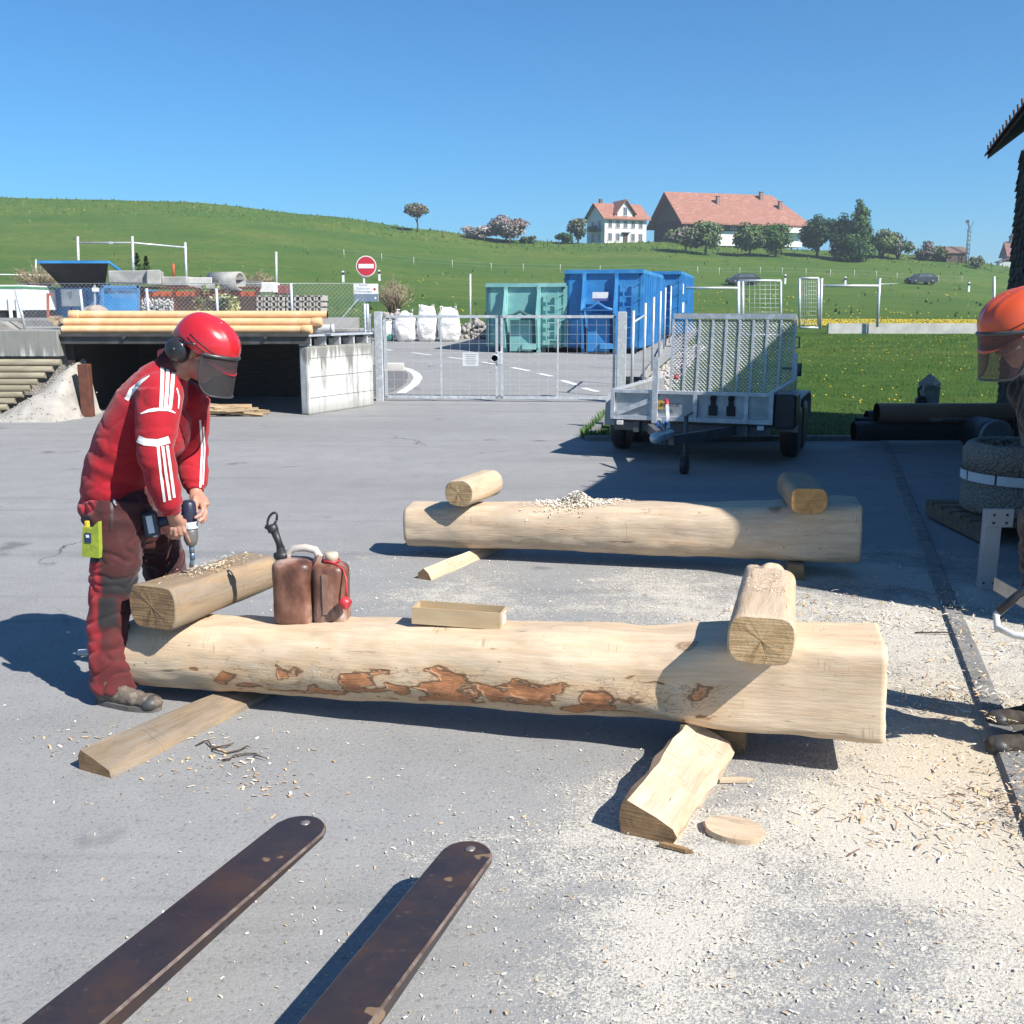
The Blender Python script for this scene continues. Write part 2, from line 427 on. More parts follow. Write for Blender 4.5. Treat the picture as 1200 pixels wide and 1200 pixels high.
# ---- the air between here and the hill
mb = MB(); mb.box((0, 2230, 23), (15600, 4700, 62)); hz = mb.build('haze', [])
hm = bpy.data.materials.new('haze'); hm.use_nodes = True; hn = hm.node_tree; hn.nodes.remove(hn.nodes['Principled BSDF'])
pv = hn.nodes.new('ShaderNodeVolumePrincipled'); pv.inputs['Density'].default_value = .0006; pv.inputs['Color'].default_value = (.80, .88, 1, 1); pv.inputs['Anisotropy'].default_value = .2
hn.links.new(pv.outputs[0], hn.nodes['Material Output'].inputs['Volume']); hz.data.materials.append(hm); setp(hz, kind='stuff')

# ================================================================ far away
LEAF = {}
def leafm(n, a, b, tr=.25):
    if n in LEAF: return LEAF[n]
    m, nt, bs = new_mat(n); v = coords(nt)
    nt.links.new(ramp(nt, tex(nt, v, 1.6, 4), [(.3, a), (.7, b)]), bs.inputs['Base Color'])
    bs.inputs['Roughness'].default_value = .7; bs.inputs['Specular IOR Level'].default_value = .2
    LEAF[n] = m; return m
LG = leafm('leaf_green', (.045, .10, .022), (.075, .14, .03)); LD = leafm('leaf_dark', (.022, .06, .022), (.04, .085, .028)); LL = leafm('leaf_light', (.10, .17, .05), (.14, .20, .07))
LO = leafm('leaf_olive', (.10, .13, .06), (.15, .17, .09)); BW = leafm('blossom_white', (.38, .33, .33), (.50, .45, .44)); BP = leafm('blossom_dusk', (.17, .14, .13), (.30, .25, .24)); TW = leafm('twig_brown', (.13, .10, .075), (.20, .155, .11)); TWL = leafm('twig_pale', (.32, .26, .17), (.42, .35, .22))
BARK = mat('bark', (.11, .085, .065), (.06, .048, .04), 5, .9, bmp=.5, stretch=(3, 3, 1))
def crown(blobs, n, size, rnd, nm=3, upbias=.2):
    """many leaf-sized faces through the volume of several clumps"""
    mb = MB(); tot = sum(b[1][0] * b[1][1] * b[1][2] for b in blobs)
    for (c, r) in blobs:
        k = max(8, int(n * r[0] * r[1] * r[2] / tot)); base = rnd.choice([0, 0, 1, 2])
        for _ in range(k):
            d = V((rnd.gauss(0, 1), rnd.gauss(0, 1), rnd.gauss(0, 1))).normalized() * (rnd.random() ** .45)
            p = V(c) + V((d.x * r[0], d.y * r[1], d.z * r[2]))
            s = size * rnd.uniform(.55, 1.35)
            nrm = (d + V((rnd.uniform(-.8, .8), rnd.uniform(-.8, .8), rnd.uniform(-.5, .8) + upbias))).normalized()
            a = nrm.orthogonal().normalized(); a = Matrix.Rotation(rnd.uniform(0, 6.28), 3, nrm) @ a; b = nrm.cross(a)
            mi = base if rnd.random() < .6 else rnd.randrange(nm)
            mb.add([p - a * s, p - b * s * .6, p + a * s, p + b * s * .6], [[0, 1, 2, 3]], mi)
    return mb
def tree(name, label, px, base, top, w, Y, mats, rnd_seed, shape='round', n=1500, size=None, cat='tree', group='trees and bushes along the ridge', trunk=.18, twigs=False):
    rnd = random.Random(rnd_seed); b = ZP(px, Y)
    b.z = min(b.z, P(px, base, Y).z + .3) if base else b.z
    H = P(px, top, Y).z - b.z; W = w / 1200 * Y * 1.2; H *= 1.05
    t = thing(name, label, cat, b, 0, group); blobs = []
    k = 18 if shape != 'bush' else 12; trunk *= .55
    z0 = H * trunk
    for i in range(k):
        if shape == 'cone':
            f = (i + .5) / k; rr = W / 2 * (1.15 - f * .85); zz = lerp(z0, H * .95, f); a = rnd.uniform(0, 6.28); q = rnd.uniform(.1, .6)
            blobs.append(((rr * q * math.cos(a), rr * q * math.sin(a), zz), (rr * .72, rr * .72, H * .14)))
        elif shape == 'flat':
            a = rnd.uniform(0, 6.28); q = rnd.uniform(.1, .8) * W / 2
            blobs.append(((q * math.cos(a), q * math.sin(a), lerp(H * .62, H * .88, rnd.random())), (W * .2, W * .2, H * .13)))
        else:
            d = V((rnd.gauss(0, 1), rnd.gauss(0, 1), rnd.gauss(0, .8))).normalized() * rnd.uniform(.3, .78)
            hh = (H - z0) / 2
            blobs.append(((d.x * W / 2, d.y * W / 2, z0 + hh + d.z * hh), (W * rnd.uniform(.2, .3), W * rnd.uniform(.2, .3), hh * rnd.uniform(.36, .52))))
    crown(blobs, int(n * 2.6), size or .00135 * Y, rnd, len(mats)).build('crown', mats, t, fixn=False)
    tm = MB(); r0 = max(.05, H * .028)
    if shape == 'bush':
        for i in range(7):
            a = i * .9; tm.tube([(0, 0, -.3), (W * .15 * math.cos(a), W * .15 * math.sin(a), H * .4), (W * .3 * math.cos(a), W * .3 * math.sin(a), H * .8)], [r0, r0 * .6, r0 * .2], 6)
    else:
        tm.tube([(0, 0, -.4), (.02 * H, 0, H * .25), (0, .01 * H, H * .6), (0, 0, H * .88)], [r0 * 1.3, r0, r0 * .6, r0 * .15], 8)
        for i in range(9):
            c = blobs[i % len(blobs)][0]; z = lerp(H * .25, H * .6, rnd.random())
            tm.tube([(0, 0, z), (c[0] * .5, c[1] * .5, lerp(z, c[2], .6)), c], [r0 * .5, r0 * .3, r0 * .1], 5)
    tm.build('trunk', BARK, t); return t
tree('orchard_tree', 'lone flat-topped tree on the bare grassy ridge', 491, 0, 239, 22, 200, [LO, BP, TW], 1, 'flat', 900, trunk=.5)
tree('blossoming_tree', 'broad pinkish blossoming tree on the ridge left of the white house', 593, 0, 249, 38, 200, [BP, BW, TW], 2, 'round', 2600, trunk=.12)
tree('blossoming_bush', 'low blossoming bush beside the broad pinkish tree', 560, 0, 263, 26, 200, [BP, BW, LO], 3, 'bush', 700, trunk=.05)
tree('round_bush', 'small green bush just right of the pinkish blossoming tree', 620, 0, 276, 18, 200, [LO, LD, LG], 4, 'bush', 400, trunk=.05)
tree('garden_tree', 'thin leafy tree at the left gable of the white house', 676, 0, 256, 22, 204, [LO, BP, LD], 5, 'round', 800, trunk=.2)
tree('garden_bush', 'dark round bush left of the white house', 661, 0, 273, 18, 202, [LD, LG, LD], 6, 'bush', 500, trunk=.05)
tree('fruit_tree', 'pale grey-green fruit tree at the left corner of the red-roofed farmhouse', 800, 290, 259, 34, 190, [LO, BP, LL], 7, 'round', 1500, trunk=.2)
tree('fruit_tree', 'light green fruit tree second from the left in front of the farmhouse', 823, 290, 256, 30, 189, [LL, LO, LG], 8, 'round', 1500, trunk=.18)
tree('fruit_tree', 'green fruit tree before the middle of the farmhouse wall', 874, 290, 260, 34, 189, [LG, LO, LL], 9, 'round', 1700, trunk=.14)
tree('fruit_tree', 'darker green fruit tree before the right half of the farmhouse', 904, 290, 259, 34, 189, [LG, LD, LG], 10, 'round', 1900, trunk=.1)
tree('broadleaf_tree', 'round dark green tree just right of the farmhouse', 952, 293, 252, 31, 192, [LD, LG, LD], 11, 'round', 2600, trunk=.1)
tree('broadleaf_tree', 'tall pointed green tree, the highest on the ridge', 998, 294, 239, 37, 188, [LG, LD, LG], 12, 'cone', 3600, trunk=.12)
tree('broadleaf_tree', 'dark round tree leaning against the tall pointed one', 980, 294, 252, 28, 190, [LD, LD, LG], 13, 'round', 1800, trunk=.12)
tree('hedge_tree', 'low olive tree right of the tall pointed tree', 1027, 0, 269, 30, 195, [LO, LG, LL], 14, 'bush', 1200, trunk=.05)
tree('hedge_tree', 'pale blossoming tree in the hedge right of the tall tree', 1046, 0, 273, 26, 195, [BP, LO, LG], 15, 'bush', 900, trunk=.05)
tree('hedge_bush', 'brownish bush on the ridge towards the mast', 1077, 0, 284, 24, 197, [TW, LO, BP], 16, 'bush', 600, trunk=.05)
tree('hedge_bush', 'dark little bush next to the wooden hut', 1095, 0, 288, 18, 197, [LD, LG, LO], 17, 'bush', 500, trunk=.05)
tree('hedge_bush', 'small bush at the foot of the mast on the right slope', 1137, 0, 300, 14, 190, [LO, TW, LG], 18, 'bush', 350, trunk=.05)
# bare shrubs behind the yard
def twig_shrub(name, label, px, base, top, w, Y, seed, n=170, m=(TW, TWL)):
    rnd = random.Random(seed); b = P(px, base, Y); H = P(px, top, Y).z - b.z; W = w / 1200 * Y
    mb = MB()
    for i in range(n):
        a = rnd.uniform(0, 6.28); q = rnd.random() ** .6; hh = H * rnd.uniform(.55, 1.0) * (1 - .35 * q)
        e = V((math.cos(a) * q * W / 2, math.sin(a) * q * W / 2, hh)); mid = e * .5 + V((rnd.uniform(-.06, .06), rnd.uniform(-.06, .06), H * .08))
        r = .009 * Y / 30
        mb.tube([V((rnd.uniform(-.1, .1) * W, rnd.uniform(-.1, .1) * W, 0)), mid, e], [r * 1.3, r, r * .4], 3, rnd.randrange(2))
        for _ in range(3):
            t = rnd.uniform(.4, 1); s = mid.lerp(e, t); mb.tube([s, s + V((rnd.uniform(-1, 1), rnd.uniform(-1, 1), rnd.uniform(.2, 1))) * H * .14], [r * .7, r * .3], 3, rnd.randrange(2))
    o = mb.build(name, list(m), origin=None, fixn=False); o.location = b
    return setp(o, label, 'shrub')
twig_shrub('bare_shrub', 'bare tan shrub behind the blue skip with the open lid', 48, 345, 305, 66, 40, 1)
twig_shrub('bare_shrub', 'bare brown shrub behind the no-entry sign and white sacks', 462, 372, 321, 50, 39, 2, 130)
twig_shrub('bare_shrub', 'low reddish shrub behind the stacked paving stones', 305, 342, 314, 40, 44, 3, 80)

# ---- white house
TILE = mat('clay_tiles', (.36, .165, .11), (.25, .11, .08), .8, .85, bmp=.6, bscale=6, stretch=(1, 3, 3), c3=(.42, .21, .145))
PLAST = mat('white_plaster', (.74, .73, .70), (.64, .63, .60), .6, .9); WIND = mat('window_glass_dark', (.07, .08, .10), (.12, .13, .15), 2, .25)
EAVEW = mat('eave_timber', (.09, .06, .045), (.06, .04, .03), 2, .8)
def window(parent, c, w, h, nrm, name='window'):
    """frame with pane, on a wall facing nrm (local)"""
    nrm = V(nrm); x = V((0, 0, 1)).cross(nrm); Mx = Matrix((x, nrm, V((0, 0, 1)))).transposed(); c = V(c)
    f = MB(); t = .12
    for d, s in (((-w / 2, 0, 0), (t, .16, h)), ((w / 2, 0, 0), (t, .16, h)), ((0, 0, h / 2 + t / 2), (w + t, .16, t)), ((0, 0, -h / 2 - t / 2), (w + 2.4 * t, .24, t)), ((0, 0, .1), (t * .5, .10, h - .01))):
        f.box(c + Mx @ V(d), s, Mx)
    fo = f.build(name, GREYF, parent)
    MB().box(c, (w - .02, .06, h), Mx).build('pane', WIND, fo); return fo
GREYF = mat('window_frame_grey', (.50, .49, .47), (.42, .41, .40), 3, .7)
def gable_roof(mb, x0, x1, y0, y1, ze, zr, over, th=.25, hip=0., mi=0):
    """two slopes, ridge along x; hip cuts the x1 end"""
    ym = (y0 + y1) / 2; k = (zr - ze) / (ym - y0); zo = ze - over * k
    for s in (-1, 1):
        ye = y0 - over if s < 0 else y1 + over
        q = [V((x0 - over, ye, zo)), V((x1 + over, ye, zo)), V((x1 + over - hip, ym, zr)), V((x0 - over, ym, zr))]
        if s > 0: q = q[::-1]
        mb.prism(q, (0, 0, th), mi)
    if hip:
        q = [V((x1 + over, y0 - over, zo)), V((x1 + over, y1 + over, zo)), V((x1 + over - hip, ym, zr))]
        mb.prism(q, (0, 0, th), mi)
def white_house():
    Y = 216; b = ZP(720, Y); b.z = P(720, 285, Y).z - .3
    t = thing('white_house', 'white two-storey house with a gabled dormer on the ridge', 'house', b, R(22))
    W, D, H, HR = 9.4, 8., 5.0, 7.7
    w = MB(); w.box((0, 0, H / 2 - .5), (W, D, H + 1))
    w.prism([V((-W / 2, -D / 2, H)), V((-W / 2, D / 2, H)), V((-W / 2, 0, HR))], (W, 0, 0))
    w.box((-.2, -D / 2 + 1, H + .45), (3.4, 2., .9)); w.prism([V((-1.9, -D / 2 - .001, H + .9)), V((1.5, -D / 2 - .001, H + .9)), V((-.2, -D / 2 - .001, HR + .45))], (0, 4, 0))
    w.build('wall', PLAST, t)
    r = MB(); gable_roof(r, -W / 2, W / 2, -D / 2, D / 2, H + .05, HR + .1, .7)
    for s in (-1, 1):
        q = [V((-.2 + s * 2.4, -D / 2 - .6, H + .55)), V((-.2, -D / 2 - .6, HR + .62)), V((-.2, 1, HR + .62)), V((-.2 + s * 2.4, 1, H + .55))]
        r.prism(q, (0, 0, .22))
    ro = r.build('roof', TILE, t)
    MB().box((-3.4, .6, HR + .5), (.6, .6, 1.4)).build('chimney', mat('chimney_brick', (.16, .10, .08), (.11, .07, .06), 4, .9), ro)
    for i in range(5):
        x = -3.5 + 1.72 * i
        window(t, (x, -D / 2, 3.7), .85, 1.25, (0, -1, 0))
        if i != 2: window(t, (x, -D / 2, 1.25), .85, 1.3, (0, -1, 0))
    window(t, (-.2, -D / 2, 6.2), .9, 1.5, (0, -1, 0))
    for y in (-1.8, 1.2): window(t, (-W / 2, y, 3.7), .9, 1.3, (-1, 0, 0)); window(t, (-W / 2, y, 1.2), .9, 1.3, (-1, 0, 0))
    d = MB(); d.box((-.06, -D / 2, .95), (1., .2, 2.1)); d.box((-.06, -D / 2 - .3, 2.1), (1.8, .7, .14)); d.build('door', EAVEW, t)
    bal = MB(); bal.box((-W / 2 - .6, -.6, 2.5), (1.1, 4.2, .14)); bal.box((-W / 2 - 1.1, -.6, 3.0), (.08, 4.2, .9)); bal.build('balcony', EAVEW, t)
white_house()
def farmhouse():
    Y = 226; b = ZP(848, Y); b.z = P(848, 287, Y).z - .6
    t = thing('farmhouse', 'long brown farmhouse under a huge red tiled roof on the ridge', 'farmhouse', b, R(16))
    L, D, H, HR = 27., 15., 5.0, 10.6
    w = MB(); w.box((0, 0, 1.4), (L, D, 2.9), mi=1); w.box((0, 0, 3.95), (L + .1, D + .1, 2.2), mi=0)
    w.prism([V((-L / 2, -D / 2, H)), V((-L / 2, D / 2, H)), V((-L / 2, 0, HR))], (L * .6, 0, 0), 0)
    w.build('wall', [mat('weathered_boards', (.13, .085, .06), (.09, .06, .045), 1.2, .85, stretch=(4, 4, 1)), PLAST], t)
    gw = MB(); gw.box((-L / 2 - .08, 0, 2.5), (.1, D + .2, 5.1)); gw.build('gable_boarding', mat('dark_boards', (.07, .035, .028), (.05, .028, .022), 1.2, .85, stretch=(4, 4, 1)), t)
    r = MB(); gable_roof(r, -L / 2, L / 2, -D / 2, D / 2, H + .1, HR + .2, 1.5, .3, 5.)
    ro = r.build('roof', TILE, t)
    for (x, y, h) in ((-4.2, -3.2, 1.7), (6.8, -1.4, 1.7), (9.8, -4.2, 1.7)):
        z = HR + .2 - abs(y) * (HR - H) / (D / 2)
        c = MB(); c.box((x, y, z + h / 2), (.7, .7, h)); c.box((x, y, z + h + .06), (.9, .9, .12)); c.build('chimney', mat('chimney_render', (.30, .20, .16), (.22, .14, .11), 4, .9), ro)
    for i in range(9):
        x = -L / 2 + 2.4 + i * 2.8
        window(t, (x, -D / 2 - .06, 3.9), 1.2, 1.2, (0, -1, 0))
    for i in (1, 4, 6): window(t, (-L / 2 + 2.4 + i * 2.8, -D / 2, 1.3), 1.1, 1.2, (0, -1, 0))
    bal = MB(); bal.box((L / 2 - 2.2, -D / 2 - .7, 2.8), (5, 1.4, .16)); bal.box((L / 2 - 2.2, -D / 2 - 1.36, 3.3), (5, .08, .9)); bal.build('balcony', PLAST, t)
    d = MB(); d.box((L / 2 - 5.5, -D / 2, 1.2), (2.8, .22, 2.6)); d.build('barn_door', EAVEW, t)
farmhouse()
# ---- mast, hut, church
def far_small():
    b = ZP(1126, 196); t = thing('lattice_mast', 'tall thin mast standing against the sky on the right slope', 'mast', b)
    H = P(1124, 258, 196).z - b.z; mb = MB()
    for a in range(3):
        c, s = math.cos(a * 2.09) * .32, math.sin(a * 2.09) * .32
        mb.tube([(c, s, -.5), (c, s, H * .8)], .07, 5)
        for i in range(8):
            c2, s2 = math.cos((a + 1) * 2.09) * .32, math.sin((a + 1) * 2.09) * .32
            mb.tube([(c, s, H * .1 * i), (c2, s2, H * .1 * (i + 1))], .045, 4)
    mb.build('lattice', mat('mast_grey', (.14, .17, .21), (.10, .13, .17), 3, .6), t)
    a = MB(); a.bar((.1, 0, H * .78), (-.55, 0, H), .3, .2); a.bar((.05, 0, H * .8), (.7, 0, H * .97), .14, .1); a.box((-.5, 0, H * .97), (.55, .3, .5)); a.build('head', mat('mast_grey', (.2, .2, .2)), t)
    b = ZP(1108, 198); t = thing('wooden_hut', 'small brown hut on the ridge below the mast', 'hut', b, R(10))
    MB().box((0, 0, .6), (4, 3, 2.0)).build('wall', EAVEW, t)
    r = MB(); gable_roof(r, -2, 2, -1.5, 1.5, 1.6, 2.6, .3, .15); r.build('roof', mat('old_tiles', (.17, .10, .08), (.12, .08, .065), 2, .9), t)
    Y = 300; b = P(1192, 322, Y); s = Y / 1200
    t = thing('village_church', 'dark red building with a small belfry at the right edge of the hill', 'church', b, R(-12))
    MB().box((1, 0, 2.5), (9, 8, 6)).build('wall', mat('red_brown_wall', (.20, .10, .085), (.15, .08, .07), 1, .9), t)
    r = MB(); gable_roof(r, -3.5, 5.5, -4, 4, 5.5, 9, .8, .25); ro = r.build('roof', mat('church_tiles', (.28, .13, .10), (.2, .1, .08), 1, .9), t)
    k = MB(); k.box((-2.2, 0, 9.2), (1.3, 1.3, 2.2)); k.lathe([(1.15, 10.3), (.35, 11.3), (.1, 13.4), (0, 13.5)], (-2.2, 0, 0), seg=4); k.build('belfry', mat('belfry_grey', (.14, .12, .12), (.1, .09, .09), 2, .8), ro)
    p = MB(); p.box((-4.6, -3, 1.6), (3, 4, 3.6)); p.build('porch', PLAST, t)
    MB().prism([V((-6.6, -5.4, 3.3)), V((-2.8, -5.4, 4.6)), V((-2.8, -.8, 4.6)), V((-6.6, -.8, 3.3))], (0, 0, .25)).build('porch_roof', mat('church_tiles', (.2, .1, .1)), t)
far_small()
# ---- cars on the hill road
def car(px, py, Y, rz, label, paint):
    b = P(px, py, Y); b.z = Z(b.x, b.y)
    t = thing('parked_car', label, 'car', b, rz, 'cars on the meadow road')
    bm = MB(); prof = [(-2.1, .35), (-2.15, .75), (-1.9, .95), (-1.2, 1.02), (-.6, 1.5), (1.2, 1.55), (1.9, 1.05), (2.15, .95), (2.15, .38)]
    bm.prism([V((x, -.85, z)) for x, z in prof], (0, 1.7, 0)); bm.build('body', paint, t)
    g = MB()
    for s in (-1, 1):
        o = [(-1.05, 1.03), (-.55, 1.42), (1.1, 1.46), (1.6, 1.06)]
        g.prism([V((x, s * .845, z)) for x, z in o], (0, s * .02, 0))
    g.build('side_window', WIND, t)
    MB().prism([V((-1.21, -.75, 1.05)), V((-1.21, .75, 1.05)), V((-.66, .7, 1.47)), V((-.66, -.7, 1.47))], (-.03, 0, .01)).build('windscreen', WIND, t)
    for x in (-1.35, 1.35):
        for s in (-1, 1): MB().lathe([(.1, -.1), (.33, -.1), (.33, .1), (.1, .1)], (x, s * .8, .33), (0, 1, 0), 14).build('wheel', BLACKP, t)
    for s in (-1, 1): MB().box((-2.13, s * .6, .72), (.06, .32, .14)).build('headlight', PAINTW, t)
DCAR = mat('dark_car_paint', (.03, .035, .045), (.04, .045, .055), 2, .25)
car(1079, 331, 150, R(12), 'dark car on the meadow road at the right', DCAR)
car(870, 333, 140, R(8), 'dark car on the meadow road partly behind the silver frame gate', DCAR)

# ---- pasture fences and white-and-black markers on the hill
def markers():
    t = thing('pasture_fence', 'row of thin pale stakes with wire along the hill meadow road', 'fence', ZP(780, 150))
    last = None
    for px in list(range(405, 700, 42)) + list(range(812, 1150, 26)):
        b = ZP(px + 3 * math.sin(px), 153)
        m = MB(); m.tube([b - V((0, 0, .2)), b + V((0, 0, 1.2))], .045, 6); m.build('stake', mat('pale_stake', (.5, .49, .45), (.4, .39, .36), 3, .8), t, True)
    w = MB()
    for z in (.6, 1.1): w.tube([ZP(px, 153) + V((0, 0, z)) for px in range(400, 1160, 20)], .007, 3)
    w.build('wire', GALV, t, True)
    t = thing('ridge_fence', 'thin dark stakes of a pasture fence on the skyline', 'fence', ZP(520, 196))
    for px in (474, 520, 545, 568, 598, 625, 641, 654):
        b = ZP(px, 196); MB().tube([b - V((0, 0, .2)), b + V((0, 0, 1.3))], .08, 6).build('stake', EAVEW, t, True)
    for i, (px, Y) in enumerate(((404, 120), (446, 125), (795, 142), (917, 142), (987, 140), (1131, 138))):
        b = ZP(px, Y); names = ['left of the no-entry sign', 'right of the no-entry sign', 'above the blue container end', 'right of the dark car behind the frames', 'behind the right goal-like frame', 'right of the far dark car']
        t = thing('road_marker_post', 'white road marker post with black band ' + names[i], 'road marker', b, 0, 'road marker posts on the meadow road')
        MB().box((0, 0, .5), (.28, .16, 1.5), bev=.03).build('post', PAINTW, t); MB().box((0, 0, .95), (.30, .18, .28)).build('band', BLACKP, t)
markers()
# ================================================================ lettering
def text_mb(s, size, M, ext=.002, align='CENTER'):
    cu = bpy.data.curves.new('lettering', 'FONT'); cu.body = s; cu.size = size; cu.extrude = ext; cu.align_x = align; cu.align_y = 'CENTER'
    o = bpy.data.objects.new('lettering', cu); COL.objects.link(o)
    dg = bpy.context.evaluated_depsgraph_get(); dg.update()
    me = bpy.data.meshes.new_from_object(o.evaluated_get(dg)); bm = bmesh.new(); bm.from_mesh(me)
    bpy.data.objects.remove(o); bpy.data.curves.remove(cu); bpy.data.meshes.remove(me)
    return MB().bm(bm, 0, False, M)
def face_mat(c, nrm, up=(0, 0, 1)):
    """x right, y up, z = nrm when looked at from the front"""
    z = V(nrm).normalized(); y = (V(up) - z * V(up).dot(z)).normalized(); x = y.cross(z)
    M = Matrix((x, y, z)).transposed().to_4x4(); M.translation = V(c); return M
INK = mat('dark_print', (.03, .035, .05), (.05, .05, .06), 5, .6)

# ================================================================ left: terrace, bunker, stacked goods
TZ = 1.36
GRAVEL = mat('gravel', (.40, .375, .34), (.27, .25, .225), 3, .95, bmp=.9, bscale=28, bdist=.03, c3=(.34, .32, .29))
def terrace():
    mb = MB(); top = [(-45, 17.15), (-7.36, 17.15), (-7.36, 20.2), (-3.2, 20.2), (-3.35, 21.5), (-6.0, 41), (-45, 41)]
    mb.prism([V((x, y, -.1)) for x, y in top], (0, 0, TZ + .1))
    setp(mb.build('storage_terrace', GRAVEL), kind='structure')
terrace()
def bunker():
    t = thing('storage_bunker', 'low dark bunker with stained concrete end wall and steel deck under the yellow pipes', 'storage bunker', (-5.5, 17, 0))
    a, b = V((-3.34, 16.88, 0)), V((-2.50, 18.62, 0)); n = V((b.y - a.y, -(b.x - a.x), 0)).normalized()
    w = MB(); M = Matrix((b - a, -n, V((0, 0, 1)))).transposed(); d = (b - a).normalized()
    ang = math.atan2(d.y, d.x); L = (b - a).length
    w.box((a + b) / 2 - n * .085 + V((0, 0, .56)), (L, .17, 1.12), ang, .03, 0, 2)
    w.build('end_wall', SCONC, t, True)
    j = MB()
    for z in (.28, .62, .93): j.box((a + b) / 2 + n * .001 + V((0, 0, z)), (L - .1, .01, .008), ang)
    j.build('shutter_seam', mat('seam_dark', (.14, .14, .13), (.3, .3, .28), 9, .9), t, True)
    # brackets on the wall head
    for k in range(5):
        p = a.lerp(b, .06 + k * .215) - n * .12
        br = MB(); br.box(p + V((0, 0, 1.20)), (.045, .22, .15), ang); br.build('bracket', GALV, t, True)
    pl = MB(); pl.box((a + b) / 2 - n * .12 + V((0, 0, 1.295)), (L - .05, .3, .03), ang); pl.build('wall_plate', GALV, t, True)
    f = MB(); f.bar((-7.36, 17.0, 1.245), (-3.3, 16.95, 1.245), .16, .17, bev=.006); f.bar((-7.36, 16.9, 1.30), (-3.3, 16.85, 1.30), .06, .035)
    for x in (-6.3, -5.1, -4.0): f.cyl((x, 16.9, 1.27), (x, 16.82, 1.27), .028, 8)
    f.build('edge_beam', mat('deck_steel', (.10, .095, .09), (.06, .055, .05), 5, .55, .4, bmp=.2), t, True)
    s = MB(); s.box((-5.42, 18.7, 1.275), (3.88, 3.2, .09)); s.add([V((-3.47, 17.06, 1.23)), V((-2.62, 18.55, 1.23)), V((-2.62, 20.2, 1.23)), V((-3.47, 20.2, 1.23)), V((-3.47, 17.06, 1.29)), V((-2.62, 18.55, 1.29)), V((-2.62, 20.2, 1.29)), V((-3.47, 20.2, 1.29))], [[0, 1, 2, 3], [4, 5, 6, 7], [0, 1, 5, 4], [1, 2, 6, 5], [2, 3, 7, 6], [3, 0, 4, 7]]); s.build('deck', mat('deck_steel', (.1, .1, .1)), t, True)
    bk = MB(); bk.box((-5.2, 20.1, .6), (4.4, .12, 1.22)); bk.box((-7.29, 18.6, .6), (.12, 3.0, 1.22)); bk.build('back_wall', DARKW, t, True)  # near-black colour paints in the shade under the deck
    p = MB(); p.box((-6.90, 16.66, .42), (.17, .17, .86), .05, .01); p.build('post', RUST, t, True)
    tg = MB(); tg.box((-5.55, 16.915, 1.19), (.25, .01, .06)); tg.box((-4.33, 16.895, 1.17), (.42, .01, .025)); tg.build('label_plate', PAINTW, t, True)
bunker()
def left_walls():
    t = thing('retaining_wall', 'weathered concrete retaining wall at the left edge above stacked timbers', 'wall', (-12, 17, 0))
    w = MB(); w.bar((-26, 17.0, 1.17), (-7.37, 17.0, 1.17), .3, .44, bev=.02); w.build('wall', SCONC, t, True)
    t = thing('timber_wall', 'stack of horizontal weathered timbers below the concrete wall at the left edge', 'timber wall', (-12, 16.8, 0))
    rnd = random.Random(5)
    for k in range(9):
        z = .05 + k * .103; x1 = -8.35 + (k / 8) * 1.05
        m = MB(); m.tube([(-26, 16.72, z), (-15, 16.7 + rnd.uniform(-.02, .02), z), (x1, 16.72, z)], .053, 10)
        m.build('timber', mat('grey_timber', (.30, .27, .20), (.19, .17, .125), 2.4, .9, bmp=.5, stretch=(.6, 4, 4), c3=(.25, .23, .16)), t, True)
    # gravel heap
    h = MB(); nx, ny = 46, 22
    for j in range(ny + 1):
        for i in range(nx + 1):
            u, v = i / nx, j / ny; x = lerp(-8.9, -6.5, u); y = lerp(15.7, 17.3, v)
            z = 1.12 * v ** .9 * smooth((u - .05 - .25 * v) / .55) * (1 - .97 * smooth((u - .72) / .10)) * (1 - .5 * smooth((.3 - v) / .3)) + .05 * fbm((x * 2.4, y * 2.4, 0), 1, 4)
            h.v.append(V((x, y, max(-.02, z - .03))))
    for j in range(ny):
        for i in range(nx): k = j * (nx + 1) + i; h.f.append([k, k + 1, k + nx + 2, k + nx + 1]); h.m.append(0); h.s.append(True)
    rr = random.Random(9)
    for _ in range(500):
        v = h.v[rr.randrange((nx + 1) * (ny + 1))]
        if v.z > .01: h.ball(v + V((rr.uniform(-.04, .04), 0, .005)), rr.uniform(.006, .018), 1)
    setp(h.build('gravel_heap', mat('grit', (.42, .39, .35), (.30, .28, .25), 4, .95, bmp=.8, bscale=40), fixn=False), 'heap of pale grit between the timbers and the bunker', 'gravel heap', kind='stuff')
left_walls()
PIPE = mat('yellow_pipe', (.74, .48, .26), (.68, .42, .215), 3, .5, c3=(.78, .53, .31)); PIN = mat('pipe_inside', (.42, .16, .05), (.32, .12, .04), 4, .6)
